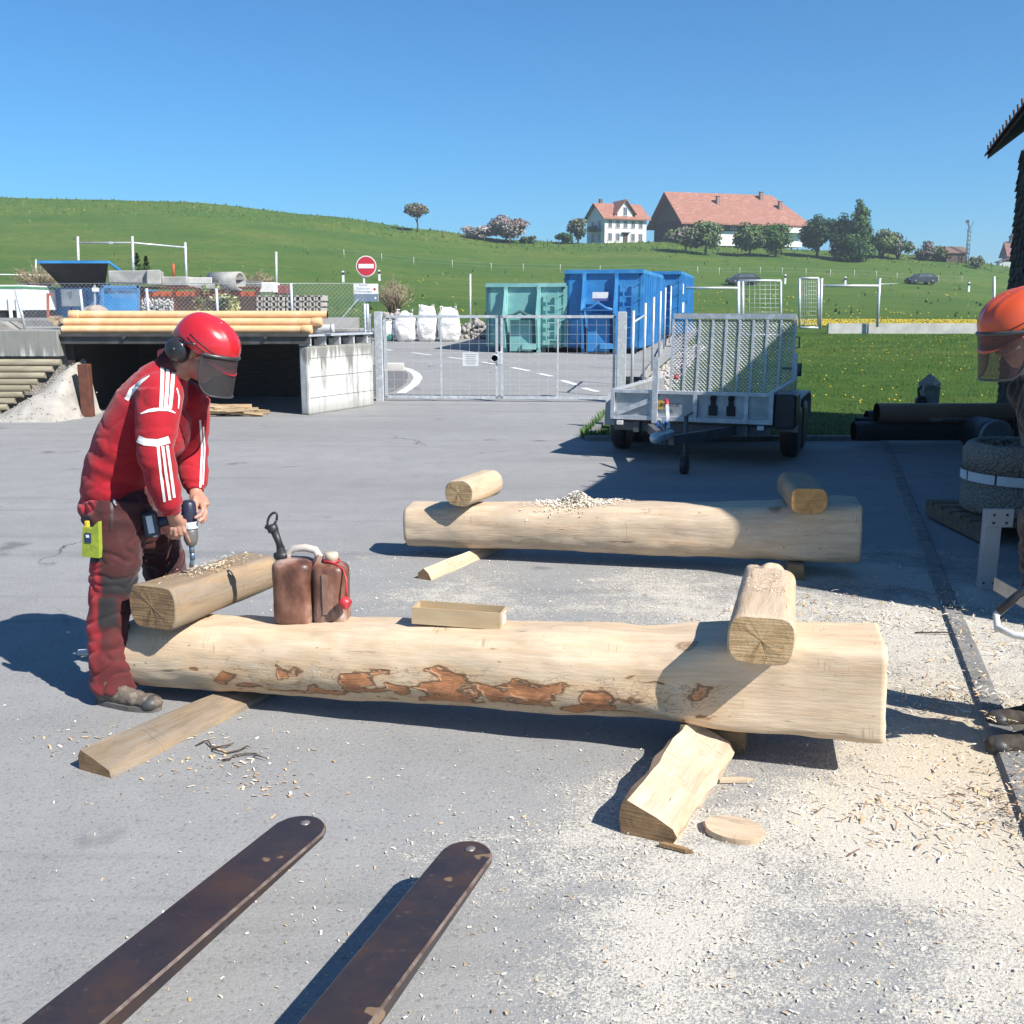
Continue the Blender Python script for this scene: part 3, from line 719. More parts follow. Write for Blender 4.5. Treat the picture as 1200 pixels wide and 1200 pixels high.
def pipes():
    r = .062; z0 = 1.32 + .012
    lay = [('bottom', 0, 3, [(73, 365), (76, 362), (80, 368)]), ('middle', 1, 2, [(76, 377), (78, 374)]), ('top', 2, 1, [(82, 384)])]
    for nm, k, n, ex in lay:
        for i in range(n):
            y = 17.02 + .07 * k + i * .145; z = z0 + r + k * .118
            a = P(ex[i][0], 380, y); b = P(ex[i][1], 380, y)
            which = '' if n == 1 else (' at the front' if i == 0 else (' at the back' if i == n - 1 else ' in the middle'))
            t = thing('drain_pipe', f'long yellow plastic pipe in the {nm} layer{which} on the bunker deck', 'pipe', (a.x, y, z), 0, 'yellow drain pipes on the bunker deck')
            m = MB(); Lx = b.x - a.x
            m.tube([(0, 0, 0), (Lx, 0, 0)], r, 18, 0, True, False); m.tube([(0, 0, 0), (Lx, 0, 0)], r * .88, 18, 1, True, False)
            for e in (0, Lx): m.lathe([(r * .88, 0), (r, 0)], (e, 0, 0), (1, 0, 0), 18, 1, False)
            m.build('pipe', [PIPE, PIN], t, fixn=False)
            s = MB(); e = 0 if k == 2 else Lx - .17
            s.lathe([(r, 0), (r * 1.17, .01), (r * 1.17, .16), (r, .18)], (e, 0, 0), (1, 0, 0), 18); s.build('socket', PIPE, t)
    a, b = P(360, 387, 17.55), P(394, 387, 17.5)
    t = thing('drain_pipe', 'short grey plastic pipe with orange inside beside the yellow pipes', 'pipe', (a.x, 17.3, z0 + .07), 0)
    m = MB(); m.tube([(0, 0, 0), (b.x - a.x, 0, 0)], .07, 18, 0, True, False); m.tube([(0, 0, 0), (b.x - a.x, 0, 0)], .06, 18, 1, True, False); m.lathe([(.06, b.x - a.x), (.078, b.x - a.x), (.078, b.x - a.x - .05)], (0, 0, 0), (1, 0, 0), 18, 0)
    m.build('pipe', [mat('grey_plastic', (.52, .53, .54), (.44, .45, .47), 4, .5), PIN], t, fixn=False)
pipes()
def firewood():
    rnd = random.Random(12)
    WD = mat('split_wood', (.42, .30, .17), (.30, .21, .12), 5, .85, bmp=.3, stretch=(.4, 3, 3), c3=(.50, .38, .24))
    for i in range(26):
        x = -4.68 + rnd.uniform(-.5, .45); y = 16.78 + rnd.uniform(-.22, .25); h = .03 + .16 * max(0, 1 - abs(x + 4.8) / .6) * rnd.random()
        m = MB(); L = rnd.uniform(.3, .6); m.prism([V((-L / 2, -.035, -.02)), V((-L / 2, .03, -.025)), V((-L / 2, .01, .03))], (L, 0, 0)); m.jitter(.008, 9)
        o = m.build('split_log', WD); o.location = (x, y, h + .012); o.rotation_euler = (rnd.uniform(0, 6), rnd.uniform(-.12, .12), rnd.uniform(-.35, .35))
        setp(o, 'piece of split firewood in the low heap before the bunker opening', 'firewood', 'split firewood pieces by the bunker')
firewood()
BLUE = mat('blue_container_paint', (.035, .235, .52), (.028, .19, .45), 1.4, .45, bmp=.05, c3=(.065, .28, .56)); BLUED = mat('blue_paint_worn', (.03, .15, .36), (.05, .19, .40), 2, .5)
GREENC = mat('green_container_paint', (.20, .44, .42), (.16, .37, .36), 1.2, .55, bmp=.05, c3=(.27, .50, .47)); DARKLIN = mat('dark_lining', (.02, .02, .022), (.03, .03, .03), 3, .8)  # last one: plain dark colour of the skip lid and trailer cutouts
def skip():
    Y = 29.; a, b = P(42, 376, Y), P(163, 376, Y); zt = P(100, 339, Y).z
    t = thing('blue_skip', 'small blue skip with white notice and dark raised lid on the left terrace', 'skip', (a.x, Y, TZ))
    L = b.x - a.x; H = zt - TZ
    m = MB(); m.box((L / 2, 0, H / 2 + .03), (L, .05, H - .06)); m.box((L / 2, 1.7, H / 2), (L, .05, H)); m.box((.02, .85, H / 2), (.05, 1.7, H)); m.box((L - .02, .85, H / 2), (.05, 1.7, H)); m.box((L / 2, .85, .1), (L, 1.7, .05))
    m.build('body', BLUE, t)
    for k in range(7): MB().box((.06 + k * (L - .12) / 6, -.06, H / 2), (.09, .08, H - .04)).build('rib', BLUED, t)
    r = MB(); r.box((L / 2, -.05, H), (L + .06, .12, .09))
    for z in (.25, .5, .72): r.box((L / 2, -.035, z * H), (L - .1, .03, .03))
    r.build('rim', BLUED, t)
    c = P(86.5, 349, Y); n = MB(); n.box((c.x - a.x, -.12, c.z - TZ), (.58, .02, .46)); no = n.build('notice', PAINTW, t)
    lg = MB()
    for k in range(4): lg.bar((c.x - a.x - .13 + .02 * k, -.135, c.z - TZ + .11 - .05 * k), (c.x - a.x + .02 - .01 * k, -.135, c.z - TZ + .16 - .05 * k), .005, .02)
    lg.build('emblem', mat('emblem_blue', (.05, .16, .30)), no)
    q = [P(74, 338, Y + .05), P(123, 338, Y + .05), P(127, 307, Y - 1.0), P(44, 307, Y - 1.0)]
    nn = (q[1] - q[0]).cross(q[3] - q[0]).normalized() * -.05
    l = MB(); l.prism([p - V((a.x, Y, TZ)) for p in q], nn, 0); lo = l.build('lid', DARKLIN, t)
    e = MB(); e.bar(q[3] - V((a.x, Y, TZ)), q[2] - V((a.x, Y, TZ)), .06, .07); e.bar(q[2] - V((a.x, Y, TZ)), P(142, 318, Y - .3) - V((a.x, Y, TZ)), .05, .06); e.bar(P(142, 318, Y - .3) - V((a.x, Y, TZ)), P(126, 334, Y) - V((a.x, Y, TZ)), .04, .05); e.build('lid_edge', BLUE, lo)
skip()
def stacked_goods():
    # blue tubular frame with a blue tank behind
    Y = 24.; t = thing('tube_stand', 'blue tubular steel frame with mesh standing before the rusty racks', 'frame', P(141, 372, Y))
    m = MB()
    for (a, b) in (((120, 374), (120, 334)), ((162, 374), (162, 334)), ((119, 336), (164, 336))): m.bar(P(*a, Y), P(*b, Y), .055, .055)
    m.build('frame', mat('blue_steel', (.10, .24, .46), (.07, .19, .40), 4, .5), t, True)
    m = MB(); m.box(P(141, 360, Y + .5), (.78, .06, .62)); m.build('back_panel', BLUE, t, True)
    w = MB()
    for i in range(14):
        w.tube([P(121 + i * 3.1, 336, Y), P(min(162, 121 + i * 3.1 + 14), 336 + min(14, (162 - 121 - i * 3.1)) * 1.0, Y)], .003, 3)
    w.build('mesh', GALV, t, True)
    # rusty racks, each with its load
    OR = mat('orange_beam', (.50, .10, .03), (.36, .07, .025), 5, .6)
    racks = [(168, 206, 'left', 25.5), (206, 290, 'middle', 25.8), (290, 302, 'right', 26)]
    for x0, x1, nm, Y in ((166, 232, 'left', 25.5), (233, 302, 'right', 25.8)):
        t = thing('storage_rack', f'rusty storage rack with orange beams, {nm} of two', 'rack', P((x0 + x1) / 2, 370, Y))
        for px in (x0, (x0 + x1) / 2 + 6, x1):
            for dy in (0, .9): MB().bar(P(px, 380, Y + dy), P(px, 337, Y + dy), .09, .09).build('upright', RUST, t, True)
        for dy in (0, .9): MB().bar(P(x0 - 2, 344, Y + dy), P(x1 + 2, 344, Y + dy), .05, .11).build('beam', OR, t, True)
        MB().bar(P(x0 - 2, 337.5, Y + .45), P(x1 + 2, 337.5, Y + .45), 1., .05).build('deck', RUST, t, True)
        br = MB()
        for px in range(int(x0) + 4, int(x1) - 4, 9): br.prism([P(px, 342, Y - .04), P(px + 5, 342, Y - .04), P(px + 3.5, 347.5, Y - .04), P(px + 1, 347.5, Y - .04)], (0, -.03, 0))
        br.build('bracket', OR, t, True)
    bs = MB()  # added dark backing, fills the see-through gaps between the racks
    for k in range(5): bs.box(P(235, 372, 28.5) + V((.03 * (k % 2), .4, -.16 + .17 * k)), (3.2 - .1 * (k % 3), .9, .165), None, .01)
    setp(bs.build('backing_stack', mat('dark_backing_stack', (.10, .055, .04), (.05, .03, .025), 3, .9), origin=P(235, 372, 28.5)), 'dark brown stack of boards added as dark backing behind the rusty racks', 'backing stack')
    def slab(label, x0, x1, y0, y1, Y, d, m, rz=0., name='concrete_block', cat='concrete block', grp='concrete pieces on the racks'):
        c = (P(x0, y0, Y) + P(x1, y1, Y)) / 2; w = P(x1, y0, Y).x - P(x0, y0, Y).x; h = P(x0, y0, Y).z - P(x0, y1, Y).z
        mb = MB(); mb.box((0, d / 2, h / 2), (w, d, h), None, .02); mb.jitter(.012, 5)
        o = mb.build(name, m); o.location = (c.x, Y, c.z - h / 2); o.rotation_euler = (0, 0, rz); return setp(o, label, cat, grp)
    slab('big grey concrete kerb block above the blue frame', 126, 178, 317, 332, 25.4, .8, CONC, -.05)
    slab('angular pale broken concrete block on the left rack', 172, 188, 316, 334, 25.3, .6, CONC, .3)
    slab('flat grey concrete slab left of the concrete pipe', 189, 219, 324, 335, 25.5, .8, CONC, -.04)
    slab('pale concrete slab under the concrete pipe', 214, 248, 325, 333, 25.7, .8, mat('pale_concrete', (.5, .49, .46), (.38, .37, .35), 3, .9, bmp=.3), .05)
    slab('grey concrete slab at the bottom of the pipe stack', 220, 256, 333, 339, 25.6, .8, CONC)
    slab('dark concrete slab right of the pipe mouth', 273, 302, 329, 337, 26, .8, mat('dark_concrete', (.16, .16, .155), (.11, .11, .105), 3, .9, bmp=.3))
    slab('white polystyrene block on the paving stone stack', 301, 321, 331, 343, 26.4, .7, PAINTW, 0, 'white_block', 'block')
    slab('dark red crate beside the white block', 321, 336, 334, 345, 26.8, .6, mat('dark_red_box', (.22, .07, .06), (.16, .05, .045), 4, .7), 0, 'storage_crate', 'crate')
    Y = 25.9; c = P(262, 330, Y); t = thing('concrete_pipe', 'wide grey concrete pipe lying on the right rack with its mouth to the right', 'concrete pipe', c)
    m = MB(); ro, ri = .235, .185; d = V((.93, -.36, 0)); m.lathe([(ri, .1), (ri, .5), (ro, .5), (ro, -.35), (ri, -.35), (ri, .1)], (0, 0, 0), d, 24); m.build('pipe', CONC, t)
    # paving stones on pallets
    PV = mat('paving_stone', (.46, .42, .37), (.36, .33, .29), 4, .9, bmp=.3)
    for pi, (x0, x1) in enumerate(((300, 333), (335, 353), (354, 378))):
        Y = 25.2 + .1 * pi; lab = ['left', 'middle', 'right'][pi]
        t = thing('paving_stack', f'stack of hollow grey paving stones behind the yellow pipes, {lab} of three', 'stack of stones', P((x0 + x1) / 2, 372, Y))
        ys = (346, 352.5, 359, 365.5)
        for r_ in range(3):
            n = max(2, round((x1 - x0) / 9)); st = MB()
            for i in range(n):
                u0, u1 = lerp(x0, x1, i / n), lerp(x0, x1, (i + 1) / n)
                A, B = P(u0 + .4, ys[r_], Y), P(u1 - .4, ys[r_ + 1], Y); w = B.x - A.x; h = A.z - B.z
                st.box((A.x + w / 2, Y + .4, A.z - .018), (w, .8, .036)); st.box((A.x + .02, Y + .4, A.z - h / 2), (.04, .8, h - .01)); st.box((B.x - .02, Y + .4, A.z - h / 2), (.04, .8, h - .01)); st.box((A.x + w / 2, Y + .75, A.z - h / 2), (w, .06, h))
            st.build('stone_row', PV, t, True)
        MB().box(P((x0 + x1) / 2, 369.5, Y + .4), (P(x1, 0, Y).x - P(x0, 0, Y).x, .8, .10)).build('pallet', mat('grey_timber', (.3, .27, .2)), t, True)
    # chippings, logs, tools, bottles
    ch = MB(); rnd = random.Random(31)
    for _ in range(420): ch.ball(P(rnd.uniform(166, 203), 350 + 18 * rnd.random() ** .8, 24.8 + rnd.random() * .5), rnd.uniform(.012, .035), 1)
    ch.box(P(184, 368, 25.4), (.78, .7, .5))
    setp(ch.build('stone_chippings', mat('white_chippings', (.55, .54, .52), (.36, .35, .33), 14, .9), fixn=False), 'white stone chippings in a bin under the left rack', 'chippings', kind='stuff')
    lg = mat('log_bark', (.24, .17, .11), (.14, .10, .07), 6, .9, bmp=.5); le = mat('log_end_pale', (.46, .34, .21), (.36, .26, .16), 9, .85)
    for i, (px, py) in enumerate(((74, 376), (66, 379), (83, 374), (90, 378), (60, 374))):
        c = P(px, py, 18.6 + .05 * i); m = MB(); m.tube([c, c + V((-.25, 1.0, 0))], .058, 12, 0); m.lathe([(.0, .002), (.055, .002), (.055, 0)], c, (.25, -1, 0), 12, 1, False)
        pos = ['front log', 'leftmost low log', 'log beside the pipe ends', 'log tucked against the pipes', 'upper left log'][i]
        o = m.build('short_log', [lg, le], origin=c); setp(o, f'{pos} in the small log pile left of the yellow pipes', 'log', 'small logs left of the pipes')
    t = thing('tarpaulin_heap', 'crumpled pale tarpaulin heap behind the yellow pipes', 'tarpaulin', P(112, 370, 19.5)); m = MB(); m.ball(P(112, 367, 19.4), (.24, .25, .16), 3); m.ball(P(104, 371, 19.3), (.3, .25, .09), 3); m = remesh(m, .02, 2, lambda p, n: .03 * noise.noise(p * 9)); m.build('cloth', mat('dirty_tarp', (.40, .33, .28), (.30, .24, .2), 6, .8), t, True)
    t = thing('hydrant_pole', 'slim red pole with short orange arm before the blue skip', 'pole', P(57, 378, 24)); m = MB(); m.bar(P(56.5, 380, 24), P(56, 344, 24), .045, .045); m.bar(P(55, 345, 24), P(62, 345, 24), .04, .05); m.build('pole', mat('faded_red', (.42, .11, .07), (.34, .09, .06), 4, .6), t, True)
    t = thing('info_post', 'thin pale post with a small white plate before the blue skip', 'post', P(111, 372, 20)); m = MB(); m.bar(P(111.5, 374, 20), P(111, 334, 20), .03, .03); m.build('post', GALV, t, True); MB().box(P(112, 339.5, 19.97), (.13, .015, .075)).build('plate', PAINTW, t, True)
    t = thing('marker_stick', 'short orange stick standing on the concrete slabs', 'stick', P(203, 326, 25.9)); MB().tube([P(203.5, 325, 25.9), P(203, 309, 25.9)], .03, 6).build('stick', mat('orange_beam', (.5, .1, .03)), t, True)
    # small conifer
    rnd = random.Random(77); c = P(167, 322, 31); m = MB()
    for k in range(2):
        for i in range(260):
            f = rnd.random(); a = rnd.uniform(0, 6.28); r = .19 * (1 - f) * rnd.random() ** .5; p = c + V(((k - .5) * .26 + r * math.cos(a), r * math.sin(a), f * (.62 - .1 * k))); d = V((math.cos(a), math.sin(a), .6)) * .06; s = d.cross(V((0, 0, 1))) * .4
            m.add([p - s, p + s, p + d], [[0, 1, 2]])
    o = m.build('small_conifer', LD, origin=c, fixn=False); setp(o, 'little dark conifer behind the concrete blocks', 'conifer')
    # yellow-green bush
    rnd = random.Random(41); c = P(252, 376, 22.6); bl = []
    for i in range(14): bl.append(((rnd.uniform(-.5, .5), rnd.uniform(-.25, .25), rnd.uniform(.12, .58)), (.16, .16, .12)))
    bl += [((.1, 0, .75), (.1, .1, .12)), ((-.15, 0, .68), (.12, .1, .12))]
    t = thing('laurel_bush', 'yellow-green leafy bush growing in front of the rusty racks', 'bush', c)
    crown(bl, 1100, .036, rnd, 3).build('foliage', [LG, leafm('leaf_yellow', (.26, .27, .08), (.36, .34, .13)), leafm('leaf_cream', (.40, .40, .25), (.5, .48, .32))], t, fixn=False)
    s = MB()
    for i in range(8): s.tube([(0, 0, -.3), (.4 * math.cos(i * .8), .2 * math.sin(i * .8), .55)], [.015, .005], 4)
    s.build('stem', BARK, t)
    # white lorry body at the frame edge
    Y = 27; a = P(-60, 372, Y); b = P(31, 372, Y); t = thing('white_truck', 'white box truck with green roof stripe cut off by the left edge', 'truck', (b.x, Y, TZ))
    L = b.x - a.x; zt = P(15, 334, Y).z - TZ; z0 = P(15, 364, Y).z - TZ
    MB().box((-L / 2, .9, (zt + z0) / 2), (L, 1.9, zt - z0), None, .02).build('box_body', PAINTW, t)
    MB().box((-L / 2, .9, zt - .06), (L + .03, 1.93, .055)).build('stripe', mat('green_stripe', (.08, .28, .12), (.06, .22, .1), 4, .5), t)
    MB().box((-L / 2, .9, z0 - .1), (L, 1.8, .2)).build('chassis', BLACKP, t)
    for x in (-.5, -1.6): MB().lathe([(.06, -.12), (.22, -.12), (.22, .12), (.06, .12)], (x, .15, .16), (0, 1, 0), 18).build('wheel', BLACKP, t)
    for x in (-.36, -.16): MB().box((x, -.07, .32), (.07, .05, .62)).build('support', PAINTW, t)
    h = MB(); h.prism([P(-120, 389, 18.3), P(12, 389, 18.3), P(20, 387, 18.3), P(0, 377, 18.3), P(-120, 372, 18.3)], (0, .6, 0)); 
    o = h.build('gravel_ridge', GRAVEL); setp(o, kind='structure')
    g = MB(); g.box((P(30, 380, 22).x, 22, TZ + .06), (2.2, .9, .22), .05, .05); setp(g.build('covered_stack', mat('grey_sheeting', (.2, .2, .19), (.15, .15, .145), 5, .8)), 'flat stack under dull grey sheeting on the left terrace', 'covered stack')
stacked_goods()
def chain_link(name, label, pts, h, step, posts_at, wire=.0015, z0=0.):
    """fence along ground points; wires really woven as diagonals"""
    t = thing(name, label, 'fence', pts[0]); 
    for p, hh, lean in posts_at: MB().tube([p, p + V((lean, 0, hh))], .027, 8).build('post', GALV, t, True)
    w = MB()
    for a, b in zip(pts, pts[1:]):
        d = (b - a); L = d.length; d.normalize(); n = int(L / step); up = V((0, 0, 1))
        nb = d.cross(up) * wire
        for i in range(-int(h / step), n + 1):
            for s in (1, -1):
                u0 = i * step; u1 = u0 + h; z0_, z1_ = (0, h) if s > 0 else (h, 0)
                lo = max(0., u0); hi = min(L, u1)
                if hi - lo < .01: continue
                f0, f1 = (lo - u0) / h, (hi - u0) / h
                p = a + d * lo + up * lerp(z0_, z1_, f0); q = a + d * hi + up * lerp(z0_, z1_, f1)
                pr = (d * 1 - up * s).normalized() * wire
                w.add([p - pr, q - pr, q + pr, p + pr], [[0, 1, 2, 3]])
        for z in (0.02, h): w.tube([a + up * z, b + up * z], .004, 4)
    w.build('wire_mesh', GALV, t, True, fixn=False)
def left_fences():
    Y = 18.4; pts = [P(24, 386, Y), P(430, 386, Y)]
    for p in pts: p.z = TZ
    pa = []
    for px, top, lean in ((30, 340, -.11), (99, 339, -.02), (175, 338, 0), (256, 338, 0), (343, 332, 0), (431, 356, 0)):
        p = P(px, 386, Y); p.z = TZ; pa.append((p, P(px, top, Y).z - TZ, lean))
    chain_link('chain_link_fence', 'chain-link fence on thin posts above the bunker', pts, .80, .075, pa)
    t = thing('ball_stop_frame', 'tall silver post frame with one top rail on the left meadow', 'frame', P(155, 330, 43))
    for px, top, Y in ((91, 277, 43), (155, 277, 43), (217, 284, 44)): MB().tube([P(px + 2, 345, Y), P(px, top, Y)], .055, 8).build('post', GALV, t, True)
    m = MB(); m.tube([P(91, 284.5, 43), P(155, 284.5, 43), P(217, 290, 44)], .035, 6); m.box(P(130, 284.5, 42.9), (.14, .06, .1)); m.build('rail', GALV, t, True)
    t = thing('steel_pole', 'single silver pole on the meadow behind the paving stones', 'pole', P(324, 345, 42)); MB().tube([P(324, 348, 42), P(323.5, 295, 42)], .05, 8).build('pole', GALV, t, True)
    t = thing('steel_pole', 'slim silver pole behind the white sacks', 'pole', P(551, 390, 38)); MB().tube([P(551, 400, 38), P(551, 321, 38)], .04, 8).build('pole', GALV, t, True)
    t = thing('meadow_fence', 'low wire fence with a white rope at the left meadow foot', 'fence', P(0, 322, 45)); m = MB(); m.tube([P(-60, 321, 44), P(60, 322.5, 44)], .025, 5); m.build('rope', PAINTW, t, True)
    MB().tube([P(42, 345, 44), P(42, 304, 44)], .035, 6).build('post', mat('pale_stake', (.5, .49, .45)), t, True)
left_fences()
def road_sign():
    b = P(428, 388, 19.0); b.z = .0; t = thing('road_sign', 'round red no-entry sign above a white notice board by the gate', 'road sign', b)
    Y = 19.0; c = P(429.5, 312, Y); r = 11.6 / 1200 * Y
    MB().tube([b, V((b.x, Y, c.z + .1))], .022, 10).build('pole', GALV, t, True)
    d = MB(); d.lathe([(0, -.004), (r, -.004), (r, .004), (0, .004)], c + V((0, -.035, 0)), (0, -1, 0), 40, 0, False); d.build('sign_border', PAINTW, t, True)
    MB().lathe([(0, 0), (r * .91, 0), (r * .91, .003), (0, .003)], c + V((0, -.040, 0)), (0, -1, 0), 40, 0, False).build('sign_disc', mat('sign_red', (.50, .03, .05), (.44, .025, .045), 3, .45), t, True)
    MB().box(c + V((0, -.0455, .0)), (r * 1.5, .004, r * .42)).build('sign_bar', PAINTW, t, True)
    bc = P(429.3, 343, Y); w = 28 / 1200 * Y; h = 20 / 1200 * Y
    bo = MB().box(bc + V((0, -.035, 0)), (w, .012, h)).build('notice_board', PAINTW, t, True)
    MB().box(bc + V((0, -.0435, -h * .28)), (w - .004, .004, h * .42)).build('board_footer', mat('board_grey', (.17, .22, .29), (.14, .19, .25), 3, .5), bo, True)
    MB().box(bc + V((w * .38, -.047, -h * .30)), (.03, .003, .035)).build('sticker', PAINTW, bo, True)
    for i, (s, z) in enumerate((('Werkhof', .36), ('Zufahrt nur', .17), ('für Berechtigte', .0))):
        text_mb(s, .052 if i else .042, face_mat(bc + V((-.05, -.0425, z * h + .02)), (0, -1, 0)), .0008).build('lettering', mat('soft_print', (.22, .24, .28), (.26, .28, .32), 4, .6), bo, True)
    MB().lathe([(0, 0), (.022, 0), (.022, .003), (0, .003)], bc + V((w * .36, -.042, h * .2)), (0, -1, 0), 14).build('emblem', mat('sign_red', (.5, .03, .05)), bo, True)
    t = thing('fence_stay', 'thin diagonal stay bar behind the grey pipe', 'stay', P(395, 380, 19)); MB().bar(P(394, 381, 18.9), P(420, 350, 18.9), .02, .02).build('bar', GALV, t, True)
road_sign()
# ================================================================ gate, fences, containers, sacks
def gate():
    a, b = V((-2.40, 19.40, 0)), V((1.93, 19.12, 0)); d = (b - a).normalized(); ang = math.atan2(d.y, d.x); L = (b - a).length
    t = thing('yard_gate', 'closed two-leaf silver mesh gate across the yard exit', 'gate', (a + b) / 2)
    up = V((0, 0, 1)); H = 1.60; z0 = .07
    for p, w in ((a - d * .09, .15), (b + d * .09, .17)):
        MB().box(p + up * .83, (w, w, 1.68), ang, .01).build('post', GALV, t, True)
    e = MB(); e.box(a - d * .24 + up * .8, (.03, .05, 1.66), ang); e.build('stop_bar', GALV, t, True)
    mid = a + d * (L * .5)
    for s, (p, q) in enumerate(((a + d * .01, mid - d * .025), (mid + d * .025, b - d * .02))):
        f = MB(); Lf = (q - p).length
        f.bar(p + up * (z0 + .02), q + up * (z0 + .02), .045, .05); f.bar(p + up * (H - .02), q + up * (H - .02), .045, .05)
        for u in (0.022, Lf - .022): f.bar(p + d * u + up * z0, p + d * u + up * H, .045, .045, up=d)
        f.bar(p + d * (Lf * .5) + up * z0, p + d * (Lf * .5) + up * H, .03, .03, up=d)
        leaf = f.build('gate_leaf', GALV, t, True)
        m = MB(); n = int(Lf / .178)
        for i in range(1, n + 1): x = Lf * i / (n + 1); m.bar(p + d * x + up * z0, p + d * x + up * H, .0042, .0042, up=d)
        for k in range(1, 9): z = z0 + (H - z0) * k / 9; m.bar(p + up * z, q + up * z, .0042, .0042)
        m.build('mesh', GALV, leaf, True)
    lk = MB(); lk.box(mid + up * .82, (.1, .08, .24), ang, .01); lk.lathe([(.06, -.01), (.075, -.01), (.075, .01), (.06, .01), (.06, -.01)], mid - d * .09 + V((0, -.06, .82)), (0, -1, 0), 18); lk.build('lock', GALV, t, True)
    pl = MB(); c = a + d * (L * .376) + up * .80; pl.box(c + V((0, -.03, 0)), (.30, .006, .25), ang); po = pl.build('notice_plate', mat('notice_grey', (.62, .63, .63), (.55, .56, .56), 4, .6), t, True)
    ln = MB()
    for k in range(6): ln.box(c + V((0, -.034, .085 - .034 * k)), (.22 - .03 * (k % 3), .003, .010), ang)
    ln.build('text_lines', mat('soft_print', (.22, .24, .28)), po, True)
gate()
def right_fence():
    t = thing('post_fence', 'row of bare silver fence posts beside the blue containers', 'fence', GZ(740, 466))
    posts = [(740, 308 / 1, 467), (754, 355, 453), (764, 348, 435), (772, 341, 424), (778, 337, 409), (784.5, 335, 402), (789.5, 331, 397), (795, 330, 393), (797.5, 329, 389)]
    last = None; tops = []
    for px, top, base in posts:
        g = GZ(px, base); g2 = P(px, top if top > 310 else 364, g.y); 
        MB().tube([g - V((0, 0, .1)), V((g.x, g.y, g2.z))], .03, 8).build('post', GALV, t, True); tops.append((g, g2.z))
    r = MB(); (g0, h0), (g1, h1) = tops[0], tops[1]
    r.tube([V((g0.x, g0.y, h0 - .22)), V((g1.x, g1.y, h1 - .25))], .022, 8); r.build('brace', GALV, t, True)
    k = MB()
    for (g, _), (g2, _) in zip(tops, tops[1:]): k.bar(g + V((-.06, 0, .02)), g2 + V((-.06, 0, .02)), .06, .22)
    k.build('base_board', CONC, t, True)
    # pebbles
    rnd = random.Random(8); m = MB()
    for _ in range(1500):
        u = rnd.random(); y = lerp(19.6, 33, u); x = xr(y) + .12 + rnd.uniform(0, .75) * (.55 + .4 * rnd.random()); s = rnd.uniform(.02, .065)
        m.ball((x, y, Z(x, y) + s * .4 + rnd.random() * .05), (s, s * .8, s * .65), 1)
    setp(m.build('pebble_strip', mat('pebbles', (.52, .47, .42), (.32, .28, .25), 3, .9, c3=(.60, .56, .50)), fixn=False), 'strip of pale pebbles along the fence posts', 'pebbles', kind='stuff')
    c = GZ(738, 452); t = thing('drain_spout', 'short dark pipe end poking out beside the right gate post', 'pipe', c)
    p = MB(); p.tube([c + V((-.1, .1, .1)), c + V((.32, -.05, .1))], .09, 16, 0, True, False); p.tube([c + V((-.1, .1, .1)), c + V((.32, -.05, .1))], .075, 16); p.build('pipe', BLACKP, t, True)
    # perimeter posts on the meadow
    t = thing('perimeter_rail', 'silver post and top rail fence on the meadow behind the trailer', 'fence', P(830, 370, 39))
    for px in (798, 865): MB().tube([P(px, 395, 39), P(px, 330, 39)], .05, 8).build('post', GALV, t, True)
    MB().tube([P(798, 337.5, 39), P(866, 337.5, 39)], .045, 8).build('rail', GALV, t, True)
    def frame_gate(label, x0, x1, y0, y1, Y, dbl):
        t = thing('frame_gate', label, 'gate', P((x0 + x1) / 2, y1, Y), 0, 'open frame gates on the meadow')
        f = MB()
        for px in ((x0, x1) + ((x0 + 4.5,) if dbl else ())): f.tube([P(px, y1, Y), P(px, y0, Y)], .045, 8)
        f.tube([P(x0, y0, Y), P(x1, y0, Y)], .045, 8); f.tube([P(x0, y1, Y), P(x1, y1, Y)], .045, 8); f.build('frame', GALV, t, True)
        m = MB()
        for i in range(1, 8): m.tube([P(lerp(x0, x1, i / 8), y0, Y), P(lerp(x0, x1, i / 8), y1, Y)], .007, 3)
        for i in range(1, 12): m.tube([P(x0, lerp(y0, y1, i / 12), Y), P(x1, lerp(y0, y1, i / 12), Y)], .007, 3)
        m.build('mesh', GALV, t, True)
    frame_gate('wide silver frame gate directly above the trailer ramp', 866, 915, 329, 392, 39.2, True)
    frame_gate('narrow silver frame gate standing alone right of the trailer ramp', 937, 959, 326, 384, 40, False)
    t = thing('goal_frame', 'goal-like silver post frame with one rail right of the narrow frame gate', 'frame', P(1000, 384, 40.5))
    for px, y1, y0 in ((963, 386, 326), (1031, 383, 326)): MB().tube([P(px - (2 if px < 1000 else 3), y1, 40), P(px, y0, 40)], .055, 8).build('post', GALV, t, True)
    m = MB(); m.tube([P(963, 335, 40), P(1031, 335, 40)], .05, 8); m.tube([P(1031, 333, 40), P(1052, 332.5, 60)], .02, 4); m.build('rail', GALV, t, True)
    t = thing('steel_pole', 'short silver pole on the meadow beside the orange helmet', 'pole', P(1165, 372, 38)); MB().tube([P(1164.5, 385, 38), P(1165, 324, 38)], .05, 8).build('pole', GALV, t, True)
    # low concrete edging wall behind the lawn
    t = thing('garden_wall', 'low pale concrete edging wall across the meadow behind the lawn', 'wall', P(1060, 385, 40.4))
    for x0, x1 in ((970, 1015), (1017, 1147), (1149, 1215)):
        a, b = P(x0, 386, 40.4), P(x1, 386, 40.4); zt = P(x0, 379, 40.4).z
        MB().bar((a.x, 40.4, (a.z + zt) / 2 - .1), (b.x, 40.4, (a.z + zt) / 2 - .1), .2, zt - a.z + .2).build('segment', mat('pale_concrete', (.5, .49, .46)), t, True)
right_fence()

